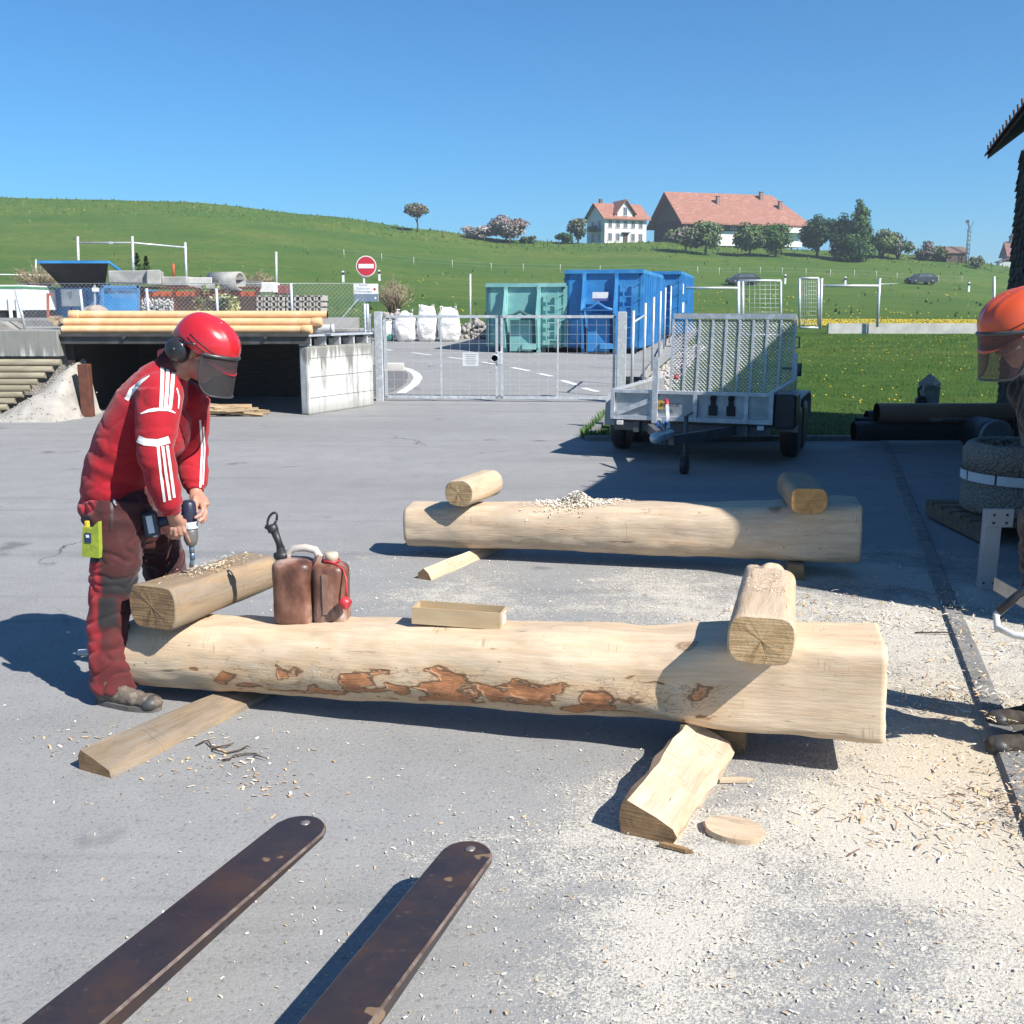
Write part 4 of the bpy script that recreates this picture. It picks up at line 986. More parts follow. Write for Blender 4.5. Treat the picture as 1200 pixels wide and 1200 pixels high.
def container(root_label, c, rz, W, H, L, pm, dark, seed, notice):
    """hook-lift skip: local x right, y back, z up, front at y=0"""
    t = thing('rolloff_container', root_label, 'container', c, rz, 'roll-off containers behind the gate')
    z0 = .16; b = MB()
    b.box((0, .03, (H + z0) / 2), (W, .06, H - z0)); b.box((0, L - .03, (H + z0) / 2), (W, .06, H - z0)); b.box((0, L / 2, z0 + .03), (W, L, .06))
    for s in (-1, 1): b.box((s * (W / 2 - .03), L / 2, (H + z0) / 2), (.06, L, H - z0))
    b.build('body', pm, t)
    rim = MB()
    for s in (-1, 1): rim.box((s * (W / 2 + .01), L / 2, H), (.12, L + .1, .11))
    rim.box((0, -.02, H), (W + .14, .12, .11)); rim.box((0, L, H), (W + .14, .12, .11)); rim.build('rim', pm, t)
    n = int(L / .62)
    for s in (-1, 1):
        for i in range(n + 1):
            MB().box((s * (W / 2 + .05), .12 + i * (L - .24) / n, (H + z0) / 2), (.10, .09, H - z0 - .05)).build('rib', pm, t)
    # front: channels, gussets, hook bar, ladder
    xc = -.04 * W
    for s in (-1, 1):
        x = xc + s * W * .22
        f = MB(); f.box((x, -.07, H * .5), (.10, .14, H - .04)); f.prism([V((x - .03, -.14, H * .93)), V((x - .03, -.14, H * .50)), V((x - .03, -.50, H * .50))], (.06, 0, 0)); f.prism([V((x - .03, -.14, .15)), V((x - .03, -.14, H * .5)), V((x - .03, -.50, H * .5)), V((x - .03, -.28, .15))], (.06, 0, 0)); f.build('front_beam', pm, t)
    hk = MB(); x = xc; hk.tube([(x - W * .22, -.42, H * .53), (x - W * .10, -.42, H * .56), (x, -.42, H * .62), (x + W * .10, -.42, H * .56), (x + W * .22, -.42, H * .53)], .045, 10); hk.box((x, -.38, H * .535), (W * .44, .3, .03)); hk.build('hook_bar', dark, t)
    lp = MB(); lp.box((x, -.24, H * .26), (W * .30, .05, H * .46)); lp.box((x + .25, -.3, H * .1), (W * .18, .1, .16)); lp.build('lower_panel', pm, t)
    la = MB(); lx = W * .36
    for s in (-1, 1): la.box((lx + s * .17, -.09, H * .52), (.035, .05, H * .76))
    for i in range(6): la.box((lx, -.10, H * (.2 + i * .125)), (.34, .04, .035))
    for i in range(3): la.bar((lx + .19, -.02, H * (.46 + .19 * i)), (lx + .19 + .2, -.02, H * (.52 + .19 * i)), .03, .04)
    la.build('ladder', pm, t)
    lv = MB(); lv.prism([V((-W * .44, -.03, H * .2)), V((-W * .30, -.12, H * .12)), V((-W * .30, -.12, H * .42)), V((-W * .44, -.03, H * .42))], (0, -.05, 0)); lv.build('catch_plate', pm, t)
    sk = MB()
    for s in (-1, 1): sk.box((s * .53, L / 2, .08), (.16, L, .16)); sk.lathe([(.05, -.1), (.12, -.1), (.12, .1), (.05, .1)], (s * .85, .35, .12), (1, 0, 0), 16)
    sk.build('skid', BLACKP, t)
    if notice:
        nb = MB(); nb.box((xc + .02, -.16, H * .70), (.46, .02, .25)); no = nb.build('notice', PAINTW, t)
        MB().box((xc + .02, -.172, H * .665), (.44, .006, .06)).build('stripe', mat('notice_violet', (.12, .11, .35), (.1, .1, .3), 5, .5), no)
    return t
def containers():
    rz = -math.atan(.245)
    g = GZ(706, 414.5); bl = container('tall blue roll-off container with a white notice, nearest behind the gate', (g.x, g.y, g.z), rz, 2.15, 2.36, 6.0, BLUE, BLUED, 1, True)
    d = V((math.sin(-rz), math.cos(rz), 0)); x = V((d.y, -d.x, 0))
    c2 = V((g.x, g.y, 0)) + d * 7.0 + x * .35; c2.z = Z(c2.x, c2.y)
    b2 = container('second blue roll-off container with white stickers, standing behind the first', c2, rz, 2.5, 2.3, 6.2, BLUE, BLUED, 2, False)
    s = MB()
    for y, z in ((.55, 1.75), (.5, 1.1), (1.0, 1.1)): s.box((2.5 / 2 + .108, y, z), (.012, .36, .36))
    s.build('sticker', PAINTW, b2)
    g3 = GZ(618, 414); container('pale green roll-off container left of the blue ones', (g3.x - .05, g3.y + .25, g3.z), rz + .04, 2.25, 1.98, 5.6, GREENC, mat('dark_green_paint', (.06, .14, .13), (.05, .11, .1), 3, .6), 3, False)
    # green side plate reaching to the blue container (its tipped flap)
containers()
def sacks():
    BAG = mat('woven_sack', (.80, .79, .77), (.70, .69, .68), 3, .75, bmp=.8, bscale=6, bdist=.08)
    def bag(label, x0, x1, y0, y1, Y, seed, knot, m=BAG):
        b = P((x0 + x1) / 2, y1, Y); b.z = Z(b.x, b.y); w = P(x1, y1, Y).x - P(x0, y1, Y).x; h = P(x0, y0, Y).z - P(x0, y1, Y).z
        mb = MB(); nz, ns = 22, 40; off = V((seed * 7.1, 0, 0))
        for j in range(nz + 1):
            v = j / nz; z = v * h
            prof = (.90 + .16 * math.sin(min(1, v * 1.25) * math.pi)) * (1 if v < .72 else 1 - (.95 if knot else .35) * ((v - .72) / .28) ** 1.6) * (.85 + .15 * min(1, v / .06))
            for k in range(ns):
                a = 2 * math.pi * k / ns; c, s = math.cos(a), math.sin(a); e = .62
                x = abs(c) ** e * (1 if c > 0 else -1); y = abs(s) ** e * (1 if s > 0 else -1)
                q = V((x * w / 2 * prof * .98, y * w / 2 * prof, z)); n = V((x, y, 0)).normalized()
                q += n * (.07 * noise.noise(q * 4 + off) + .035 * noise.noise(q * 11 + off)) * w
                if v > .8: q.z += .09 * h * noise.noise(q * 7 + off)
                mb.v.append(q)
        for j in range(nz):
            for k in range(ns): k2 = (k + 1) % ns; mb.f.append([j * ns + k, j * ns + k2, (j + 1) * ns + k2, (j + 1) * ns + k]); mb.m.append(0); mb.s.append(True)
        mb.f.append([nz * ns + k for k in range(ns)]); mb.m.append(0); mb.s.append(True)
        t = thing('bulk_sack', label, 'sack', b, 0, 'filled bulk sacks beyond the gate'); o = mb.build('bag', m, t)
        for sx in (-1, 1): MB().tube([(sx * w * .33, -w * .3, h * .88), (sx * w * .36, -w * .25, h * 1.03), (sx * w * .25, 0, h * 1.02)], .025, 6, flat=.4).build('loop', m, t)
    bag('white bulk sack with gathered top, left of the three', 463, 488.5, 361, 397, 36, 1, True)
    bag('white bulk sack with a crumpled square mark, middle of the three', 489, 513, 357, 398, 36, 2, False)
    bag('white bulk sack with twisted neck, right of the three', 513, 539, 359, 398.5, 36, 3, False)
    bag('small white and green sack next to the left gate post', 447, 462, 374, 397, 36, 4, False, mat('green_sack', (.75, .75, .72), (.05, .22, .18), 2.6, .7, lo=.5, hi=.56))
    rnd = random.Random(19); m = MB()
    for _ in range(380):
        px = rnd.uniform(538, 578); y = 37.2 + rnd.random(); b = ZP(px, y); m.ball(b + V((0, 0, rnd.random() ** 2 * .75 * (1 - abs(px - 556) / 26))), (rnd.uniform(.05, .13),) * 3, 1)
    for _ in range(120):
        px = rnd.uniform(440, 470); y = 37.6 + rnd.random(); b = ZP(px, y); m.ball(b + V((0, 0, rnd.random() * .85)), (rnd.uniform(.05, .14),) * 3, 1)
    m.jitter(.03, 6)
    setp(m.build('rubble_heap', mat('rubble', (.40, .37, .33), (.24, .22, .20), 3, .95), fixn=False), 'heap of broken stone beside the white sacks', 'rubble', kind='stuff')
    k = GZ(455, 440); c = MB(); c.box(k + V((.1, .25, .18)), (.5, .3, .2), .1, .02); setp(c.build('kerb_block', mat('pale_concrete', (.5, .49, .46))), 'small pale block on the traffic island beyond the left gate leaf', 'block')
sacks()

# ================================================================ trailer
def trailer():
    fc = V((2.02, 11.62, 0)); rz = -R(21)
    t = thing('car_trailer', 'silver twin-axle trailer with an upright mesh loading ramp', 'trailer', fc, rz)
    W, L, zb, zt = 1.80, 2.55, .50, .80
    AL = mat('aluminium_panel', (.42, .44, .46), (.33, .35, .37), 4, .42, .45, c3=(.48, .50, .52)); RS = mat('ramp_steel', (.42, .44, .46), (.33, .35, .37), 8, .45, .4, c3=(.50, .52, .54))
    DK = mat('trailer_steel', (.14, .145, .15), (.10, .10, .105), 6, .6, .4)
    fl = MB(); fl.box((0, L / 2, zb - .02), (W, L, .05)); fl.build('load_floor', mat('plywood_dark', (.10, .07, .05), (.07, .05, .04), 4, .7), t)
    ch = MB()
    for s in (-1, 1): ch.box((s * .62, L / 2, zb - .11), (.07, L, .12))
    for y in (.1, 1.1, 2.4): ch.box((0, y, zb - .11), (W, .06, .10))
    ch.build('chassis', DK, t)
    for nm, c, d in (('front_wall', (0, .02, (zb + zt) / 2), (W, .035, zt - zb)), ('side_wall', (-W / 2 + .015, L / 2, (zb + zt) / 2), (.03, L, zt - zb)), ('side_wall', (W / 2 - .015, L / 2, (zb + zt) / 2), (.03, L, zt - zb))):
        o = MB().box(c, d, None, .004).build(nm, AL, t)
        if nm == 'front_wall':
            r = MB(); r.box((0, .0, zt), (W + .02, .07, .035)); r.box((0, .0, zb), (W + .02, .06, .05))
            for x in (-W / 2, -.44, .06, .63, W / 2): r.box((x, -.012, (zb + zt) / 2), (.045, .05, zt - zb + .04))
            r.build('wall_frame', GALV, o)
            for x in (.26, .46):
                k = MB(); z = .66; k.box((x, -.01, z - .05), (.095, .03, .11)); k.box((x, -.01, z + .045), (.055, .03, .1)); k.lathe([(0, 0), (.036, 0), (.036, .03), (0, .03)], (x, .005, z + .09), (0, -1, 0), 14)
                k.build('cutout', DARKLIN, o)
            bd = MB(); bd.lathe([(0, 0), (.052, 0), (.052, .006), (0, .006)], (-.335, -.012, .655), (0, -1, 0), 24, 0, False); bo = bd.build('emblem', mat('emblem_yellow', (.55, .36, .07), (.48, .31, .06), 4, .5), o)
            text_mb('HUMBAUR', .062, face_mat((-.27, -.021, .655), (0, -1, 0)), .001).build('lettering', INK, o)
            MB().bar((-W / 2 + .03, -.02, zb + .04), (-.47, -.02, zt - .1), .02, .06).build('brace', GALV, o)
    rl = MB(); rl.box((-W / 2 + .01, L / 2, zt + .01), (.05, L, .03)); rl.box((W / 2 - .01, L / 2, zt + .01), (.05, L, .03)); rl.build('top_rail', GALV, t)
    for s in (-1, 1): MB().box((s * (W / 2 - .03) * .0 + (-.40 if s < 0 else .88), -.02 if s < 0 else L - .05, .82 if s < 0 else .9), (.06, .06, .75 if s < 0 else .5)).build('corner_post', GALV, t)
    # drawbar
    d = MB()
    for s in (-1, 1): d.bar((s * .60, .4, zb - .12), (s * .04, -1.15, zb - .10), .07, .10)
    d.build('drawbar', DK, t)
    cp = MB(); cp.bar((0, -1.0, zb - .05), (0, -1.62, zb - .02), .09, .09, bev=.02); cp.ball((0, -1.66, zb - .02), (.065, .085, .06)); cp.bar((0, -1.25, zb), (.0, -1.55, zb + .16), .03, .03); cp.bar((-.02, -1.02, zb + .0), (-.10, -.75, zb + .22), .035, .035); cp.build('coupling', GALV, t)
    MB().box((-.03, -1.3, zb + .08), (.09, .16, .07), None, .02).build('coupling_cap', mat('cap_blue', (.05, .17, .45), (.04, .14, .4), 5, .4), t)
    MB().tube([(-.1, -.74, zb + .22), (-.13, -.66, zb + .27)], .022, 8).build('brake_grip', mat('sign_red', (.5, .03, .05)), t)
    jw = MB(); jw.tube([(.12, -.80, zb + .12), (.12, -.80, .12)], .024, 10); jw.tube([(.12, -.80, zb + .12), (.19, -.80, zb + .16)], .010, 6); jo = jw.build('jockey_strut', DK, t)
    MB().lathe([(.03, -.035), (.10, -.035), (.10, .035), (.03, .035)], (.12, -.80, .10), (1, 0, 0), 18).build('jockey_wheel', BLACKP, jo)
    # wheels under guards
    for s in (-1, 1):
        for y in (.95, 1.65):
            w = MB(); w.lathe([(.17, -.09), (.27, -.10), (.31, -.07), (.315, 0), (.31, .07), (.27, .10), (.17, .09)], (s * 1.03, y, .315), (1, 0, 0), 26); wo = w.build('wheel', BLACKP, t)
            r = MB(); r.lathe([(0, -.05), (.12, -.07), (.175, -.085), (.175, .085), (.12, .07), (0, .05)], (s * 1.03, y, .315), (1, 0, 0), 22); r.build('rim', GALV, wo)
        g = MB(); pts = [(.52, .34), (.56, .60), (.72, .70), (1.3, .71), (1.88, .70), (2.04, .60), (2.08, .34)]
        for (y0, z0), (y1, z1) in zip(pts, pts[1:]): g.bar((s * 1.03, y0, z0), (s * 1.03, y1, z1), .24, .02, up=(1, 0, 0)) if False else g.add([V((s * 1.03 - .12, y0, z0)), V((s * 1.03 + .12, y0, z0)), V((s * 1.03 + .12, y1, z1)), V((s * 1.03 - .12, y1, z1)), V((s * 1.03 - .12, y0, z0 + .02)), V((s * 1.03 + .12, y0, z0 + .02)), V((s * 1.03 + .12, y1, z1 + .02)), V((s * 1.03 - .12, y1, z1 + .02))], [[0, 1, 2, 3], [4, 5, 6, 7], [0, 1, 5, 4], [2, 3, 7, 6], [0, 3, 7, 4], [1, 2, 6, 5]])
        g.build('mudguard', mat('guard_grey', (.34, .35, .36), (.28, .29, .30), 6, .5), t)
    bx = MB(); bx.box((W / 2 + .14, .25, .62), (.24, .45, .38), None, .02); bx.build('tool_box', BLACKP, t)
    for x in (-.80, .80): MB().box((x, -.06, .44), (.07, .03, .045)).build('marker_lamp', PAINTW, t)
    # upright ramp
    y0 = L + .05; z0, z1 = .52, 1.63; x0, x1 = -.80, .84; lean = .12
    def rp(x, z, o=0.): return V((x, y0 + lean * (z - z0) / (z1 - z0) + o, z))
    f = MB(); f.bar(rp(x0, z1), rp(x1, z1), .05, .07); f.bar(rp(x0, z0), rp(x1, z0), .05, .06)
    nb = 9; bay = (x1 - x0) / nb
    for i in range(nb + 1): x = x0 + i * bay; f.bar(rp(x, z0), rp(x, z1), .03, .035, up=(0, 1, 0))
    fo = f.build('ramp_frame', GALV, t)
    m = MB(); nr = 42; ns = 6
    for i in range(nb):
        for k in range(nr):
            z = z0 + .03 + (z1 - z0 - .06) * k / nr; dz = (z1 - z0) / nr * .5; ps = []
            for q in range(ns + 1):
                x = x0 + i * bay + .012 + (bay - .024) * q / ns; zz = z + (dz * .85 if (q + k) % 2 else -dz * .85) * .75; ps.append((x, zz))
            for (xa, za), (xb, zb_) in zip(ps, ps[1:]):
                m.add([rp(xa, za - .010, -.007), rp(xb, zb_ - .010, -.007), rp(xb, zb_ + .007, .008), rp(xa, za + .007, .008)], [[0, 1, 2, 3]])
    m.build('ramp_mesh', RS, fo, fixn=False)
    h = MB()
    for s in (-1, 1): h.tube([rp(s * .83, 1.36), rp(s * .90, 1.36), rp(s * .90, 1.22), rp(s * .83, 1.22)], .012, 6)
    h.build('ramp_latch', DK, fo)
    pr = MB(); pr.bar(rp(.93, .95, -.06), rp(.70, .95, -.06), .03, .03); pr.tube([rp(.93, .85, -.05), rp(.93, 1.02, -.05)], .03, 8); pr.build('ramp_hinge', DK, fo)
    MB().lathe([(0, 0), (.035, .01), (.02, .06), (0, .065)], (-W / 2 + .35, L * .7, zt + .02), (0, 0, 1), 12).build('reflector', mat('sign_red', (.5, .03, .05)), t)
trailer()

# ================================================================ right side: planter, posts, pipes, shed
def right_side():
    AG = None
    m, nt, b = new_mat('exposed_aggregate'); v = coords(nt); vo = N(nt, 'ShaderNodeTexVoronoi'); vo.inputs['Scale'].default_value = 46; nt.links.new(v, vo.inputs['Vector'])
    c = ramp(nt, vo.outputs['Distance'], [(.15, (.36, .31, .25)), (.6, (.19, .165, .14))]); c2 = mixc(nt, ramp(nt, vo.outputs[1], [(.2, (0, 0, 0)), (.9, (.7, .7, .7))]), c, (.30, .24, .18)); nt.links.new(c2, b.inputs['Base Color']); b.inputs['Roughness'].default_value = .9; bump(nt, b, vo.outputs['Distance'], .9, .02).invert = True
    AG = m
    c = V((4.03, 8.0, 0)); t = thing('concrete_planter', 'round pebble-dashed concrete planter with a white band on a pallet', 'planter', c)
    r = .435; z0 = .17; p = MB(); p.lathe([(.0, z0), (r * .98, z0), (r, z0 + .02), (r, z0 + .25)], seg=40); p.lathe([(r * .97, z0 + .25), (r * .97, z0 + .31)], seg=40); p.lathe([(r, z0 + .31), (r + .01, z0 + .47), (r - .02, z0 + .52), (r - .05, z0 + .54), (r - .12, z0 + .53), (r - .13, z0 + .43), (0, z0 + .43)], seg=40); p.build('bowl', AG, t)
    bd = MB()
    for k in range(10):
        a0 = k * math.pi / 5 + .1; n = 6
        for i in range(n):
            a, a2 = a0 + .59 * i / n, a0 + .59 * (i + 1) / n; rr = r + .012
            bd.add([(rr * math.cos(a), rr * math.sin(a), z0 + .245), (rr * math.cos(a2), rr * math.sin(a2), z0 + .245), (rr * math.cos(a2), rr * math.sin(a2), z0 + .318), (rr * math.cos(a), rr * math.sin(a), z0 + .318)], [[0, 1, 2, 3]])
    bd.build('white_band', PAINTW, t, fixn=False)
    so = MB(); rnd = random.Random(4)
    for _ in range(200):
        a = rnd.uniform(0, 6.28); q = rnd.random() ** .5 * (r - .15); so.ball((q * math.cos(a), q * math.sin(a), z0 + .44 + rnd.random() * .06), rnd.uniform(.015, .05), 1)
    so.build('soil', mat('dry_soil', (.10, .08, .06), (.2, .17, .13), 14, .95), t)
    t = thing('wooden_pallet', 'worn wooden pallet under the round planter', 'pallet', c)
    pm = mat('pallet_wood', (.20, .14, .09), (.13, .09, .06), 4, .85, bmp=.3, stretch=(1, 4, 4))
    for k in range(6): MB().box((0, -.45 + k * .18, .143), (1.06, .13, .025)).build('board', pm, t)
    for x in (-.47, 0, .47): MB().box((x, 0, .075), (.11, 1.03, .105)).build('skid', pm, t)
    # small grey post with plate
    g = G(1155, 691); t = thing('grey_post', 'short grey post with a bolted plate in front of the planter', 'post', g)
    pg = mat('grey_painted_wood', (.40, .41, .41), (.33, .34, .34), 4, .7); h = .52
    MB().box((0, 0, h / 2), (.105, .05, h), None, .003).build('upright', pg, t)
    pl = MB(); pl.box((.032, -.035, h - .05), (.160, .02, .115), None, .003); po = pl.build('plate', pg, t)
    bo = MB()
    for x, z in ((-.03, .02), (-.03, -.03), (.05, .02), (.05, -.03)): bo.lathe([(0, 0), (.008, 0), (.008, .006), (0, .008)], (.018 + x, -.045, h - .05 + z), (0, -1, 0), 8)
    for x in (-.03, .03): bo.lathe([(0, 0), (.007, 0), (.007, .006), (0, .008)], (x, -.025, .05), (0, -1, 0), 8)
    bo.build('bolt', BLACKP, po)
    # pipes on the lawn edge
    def lpipe(label, x0, y, yc, x1, r, m, Y, wall=.9, txt=False):
        a = P(x0, yc, Y); b = P(x1, yc, Y); Lx = b.x - a.x; t = thing('large_pipe', label, 'pipe', (a.x, Y, a.z), R(0), 'large pipes lying behind the planter')
        p = MB(); p.tube([(0, 0, 0), (Lx, 0, 0)], r, 28, 0, True, False); p.tube([(0, 0, 0), (Lx, 0, 0)], r * wall, 28, 0, True, False); p.lathe([(r * wall, 0), (r, 0)], (0, 0, 0), (1, 0, 0), 28); p.lathe([(r * wall, Lx), (r, Lx)], (0, 0, 0), (1, 0, 0), 28); p.build('pipe', m, t, fixn=False)
        if txt:
            s = MB(); x0_ = P(1087, yc, Y).x - a.x; x1_ = P(1139, yc, Y).x - a.x
            for i in range(4):
                a0, a1 = -.42 - .10 * i, -.42 - .10 * (i + 1); rr = r + .002
                s.add([(x0_, -rr * math.cos(a0), rr * math.sin(a0)), (x1_, -rr * math.cos(a0), rr * math.sin(a0)), (x1_, -rr * math.cos(a1), rr * math.sin(a1)), (x0_, -rr * math.cos(a1), rr * math.sin(a1))], [[0, 1, 2, 3]])
            lb = s.build('print_band', mat('print_band_grey', (.42, .40, .42), (.36, .34, .36), 5, .6), t, fixn=False)
            an = -.64; nrm = V((0, -math.cos(an), math.sin(an))); text_mb('gsstropp', .085, face_mat(V(((x0_ + x1_) / 2 + .03, 0, 0)) + nrm * (r + .004), nrm), .001).build('lettering', INK, lb)
        return t
    BRP = mat('brown_pipe', (.30, .17, .10), (.25, .14, .085), 3, .5); BKP = mat('black_pipe', (.016, .018, .02), (.024, .026, .028), 3, .45)
    lpipe('brown plastic pipe with printed lettering on top of the black pipes', 1027, 0, 484, 1200, .125, BRP, 12.95, .92, True)
    lpipe('thick black pipe at the bottom of the stack, front', 1000, 0, 505, 1200, .12, BKP, 12.95)
    lpipe('thick black pipe at the back, only its end sticking out left', 1015, 0, 489, 1200, .09, BKP, 13.25)
    lpipe('thin black pipe end poking out left of the brown pipe', 1003, 0, 493, 1200, .045, BKP, 13.12)
    c = P(1168, 513, 12.2); t = thing('black_ring', 'black pipe elbow with grey rim in front of the pipe stack', 'pipe end', c); q = MB(); q.lathe([(.19, .0), (.21, .0), (.215, .10), (.215, .45), (.19, .45), (.19, 0)], (0, 0, 0), (-.1, 1, 0), 28); q.build('pipe', BKP, t); e = MB(); e.lathe([(.188, -.004), (.218, -.004), (.218, .02), (.188, .02), (.188, -.004)], (0, 0, 0), (-.1, 1, 0), 28); e.build('rim', mat('guard_grey', (.34, .35, .36)), t)
    # stone post with lamp
    g = GZ(1086, 492); t = thing('stone_post', 'weathered square post with pointed cap and a small round lamp', 'post', g); h = P(1086, 438, g.y).z - g.z; w = .125
    st = mat('weathered_stone', (.36, .33, .29), (.24, .22, .19), 6, .9, bmp=.5, c3=(.42, .36, .29))
    s = MB(); s.box((0, 0, h * .38), (w * 2, w * 2, h * .76), None, .01); s.box((0, 0, h * .70), (w * 2.16, w * 2.16, .02)); s.lathe([(w * 1.5, h * .76), (w * 1.45, h * .80), (.02, h * 1.0), (0, h)], seg=4, sm=False); s.build('shaft', st, t)
    l = MB(); l.ball((-.17, -.10, h * .42), (.085, .07, .085)); l.lathe([(.07, 0), (.09, 0), (.09, .03), (.07, .03)], (-.17, -.18, h * .42), (0, 1, 0), 18); l.tube([(-.17, -.05, h * .5), (-.18, -.02, h * .66), (-.05, 0, h * .8)], .022, 8); l.build('lamp', BLACKP, t)
right_side()

def shed():
    u = V((.324, .946, 0)); n = V((u.y, -u.x, 0))           # along the eave, and away from the yard
    tip = V((0, 0, 0)); d = ray(1157, 187); tip = V((d.x, d.y, d.z)) * (15.0 / d.y); tip.z += CAMH
    he = tip.z; Ls = 10.45; s0 = tip - u * Ls
    t = thing('shingled_shed', 'dark wood-shingled shed with deep eave at the right edge of the yard', 'shed', V((tip.x, tip.y, 0)))
    SH = mat('wood_shingle', (.050, .040, .034), (.028, .023, .02), 6, .9, bmp=.7, stretch=(3, 3, .8)); rnd = random.Random(2)
    wi = .46                                                # wall stands back from the eave
    wend = tip - u * .12 + n * wi; wst = s0 + u * 6.3 + n * wi
    core = MB(); a, b = V((wst.x, wst.y, 0)), V((wend.x, wend.y, 0)); core.bar(a + n * 2.2 + V((0, 0, he / 2 + .02)), b + n * 2.2 + V((0, 0, he / 2 + .02)), 4.3, he + .04)
    core.prism([b - n * .0 + V((0, 0, he)), b + n * 4.4 + V((0, 0, he)), b + n * 2.2 + V((0, 0, he + 1.9))], -u * .1); core.build('wall', SH, t, True)
    sg = MB(); Lw = (b - a).length
    for face in (0, 1):
        for k in range(int(he / .095) + 1):
            z = k * .095; x = 0; LL = Lw if face == 0 else 4.2
            while x < LL:
                w = rnd.uniform(.07, .14); o = rnd.uniform(.012, .038); ln = .15 + rnd.uniform(-.02, .03)
                p = (a + u * x) if face == 0 else (b + n * x); du = u if face == 0 else n; dn = -n if face == 0 else u
                q = [p + dn * .045, p + du * (w - .008) + dn * .045]
                sg.add([q[0] + dn * o + V((0, 0, z)), q[1] + dn * o + V((0, 0, z)), q[1] + V((0, 0, z + ln)), q[0] + V((0, 0, z + ln)), q[0] - dn * .03 + V((0, 0, z)), q[1] - dn * .03 + V((0, 0, z))], [[0, 1, 2, 3], [0, 4, 5, 1], [0, 3, 4], [1, 5, 2]]); x += w
    sg.build('shingles', SH, t, True, fixn=False)
    gw = MB(); ga = V((s0.x, s0.y, 0)) + u * .12 + n * .06; gb = ga + n * 5.0
    gw.bar(ga + V((0, 0, he / 2)), gb + V((0, 0, he / 2)), .14, he); gw.prism([ga + V((0, 0, he)), gb + V((0, 0, he)), ga.lerp(gb, .5) + V((0, 0, he + 1.9))], u * .1); gw.build('gable_wall', SH, t, True)
    MB().bar(gb + V((-.1, 0, he / 2)), V((wst.x, wst.y, he / 2)) + n * 4.3, .14, he).build('rear_wall', SH, t, True)
    # roof
    rs = .80; w2 = 2.55; r = MB()
    e0, e1 = s0, tip; r0, r1 = s0 + n * w2 + V((0, 0, w2 * rs)), tip + n * w2 + V((0, 0, w2 * rs)); f0, f1 = s0 + n * w2 * 2, tip + n * w2 * 2
    r.prism([e0, e1, r1, r0], (0, 0, .06)); r.prism([r0, r1, f1, f0], (0, 0, .06)); r.build('roof', DARKW, t, True)
    tl = MB(); nT = int(Ls / .17)
    for i in range(nT):
        for k in range(12):
            p = e0 + u * (i * .17) + (n + V((0, 0, rs))) * (k * .21 - .05) + V((0, 0, .065))
            q = [p, p + u * .16, p + u * .16 + (n + V((0, 0, rs))) * .25, p + (n + V((0, 0, rs))) * .25]
            lift = V((0, 0, .03)); tl.add([q[0] + lift, q[1] + lift, q[2], q[3], q[0], q[1]], [[0, 1, 2, 3], [0, 4, 5, 1], [0, 3, 4], [1, 2, 5]])
        if i % 2 == 0: tl.tube([e0 + u * (i * .17 + .08) + V((0, 0, .05)), e0 + u * (i * .17 + .08) - n * .02 + V((0, 0, .17))], .014, 5)
    tl.build('roof_tiles', mat('old_dark_tiles', (.11, .07, .055), (.07, .05, .04), 4, .9), t, True, fixn=False)
shed()
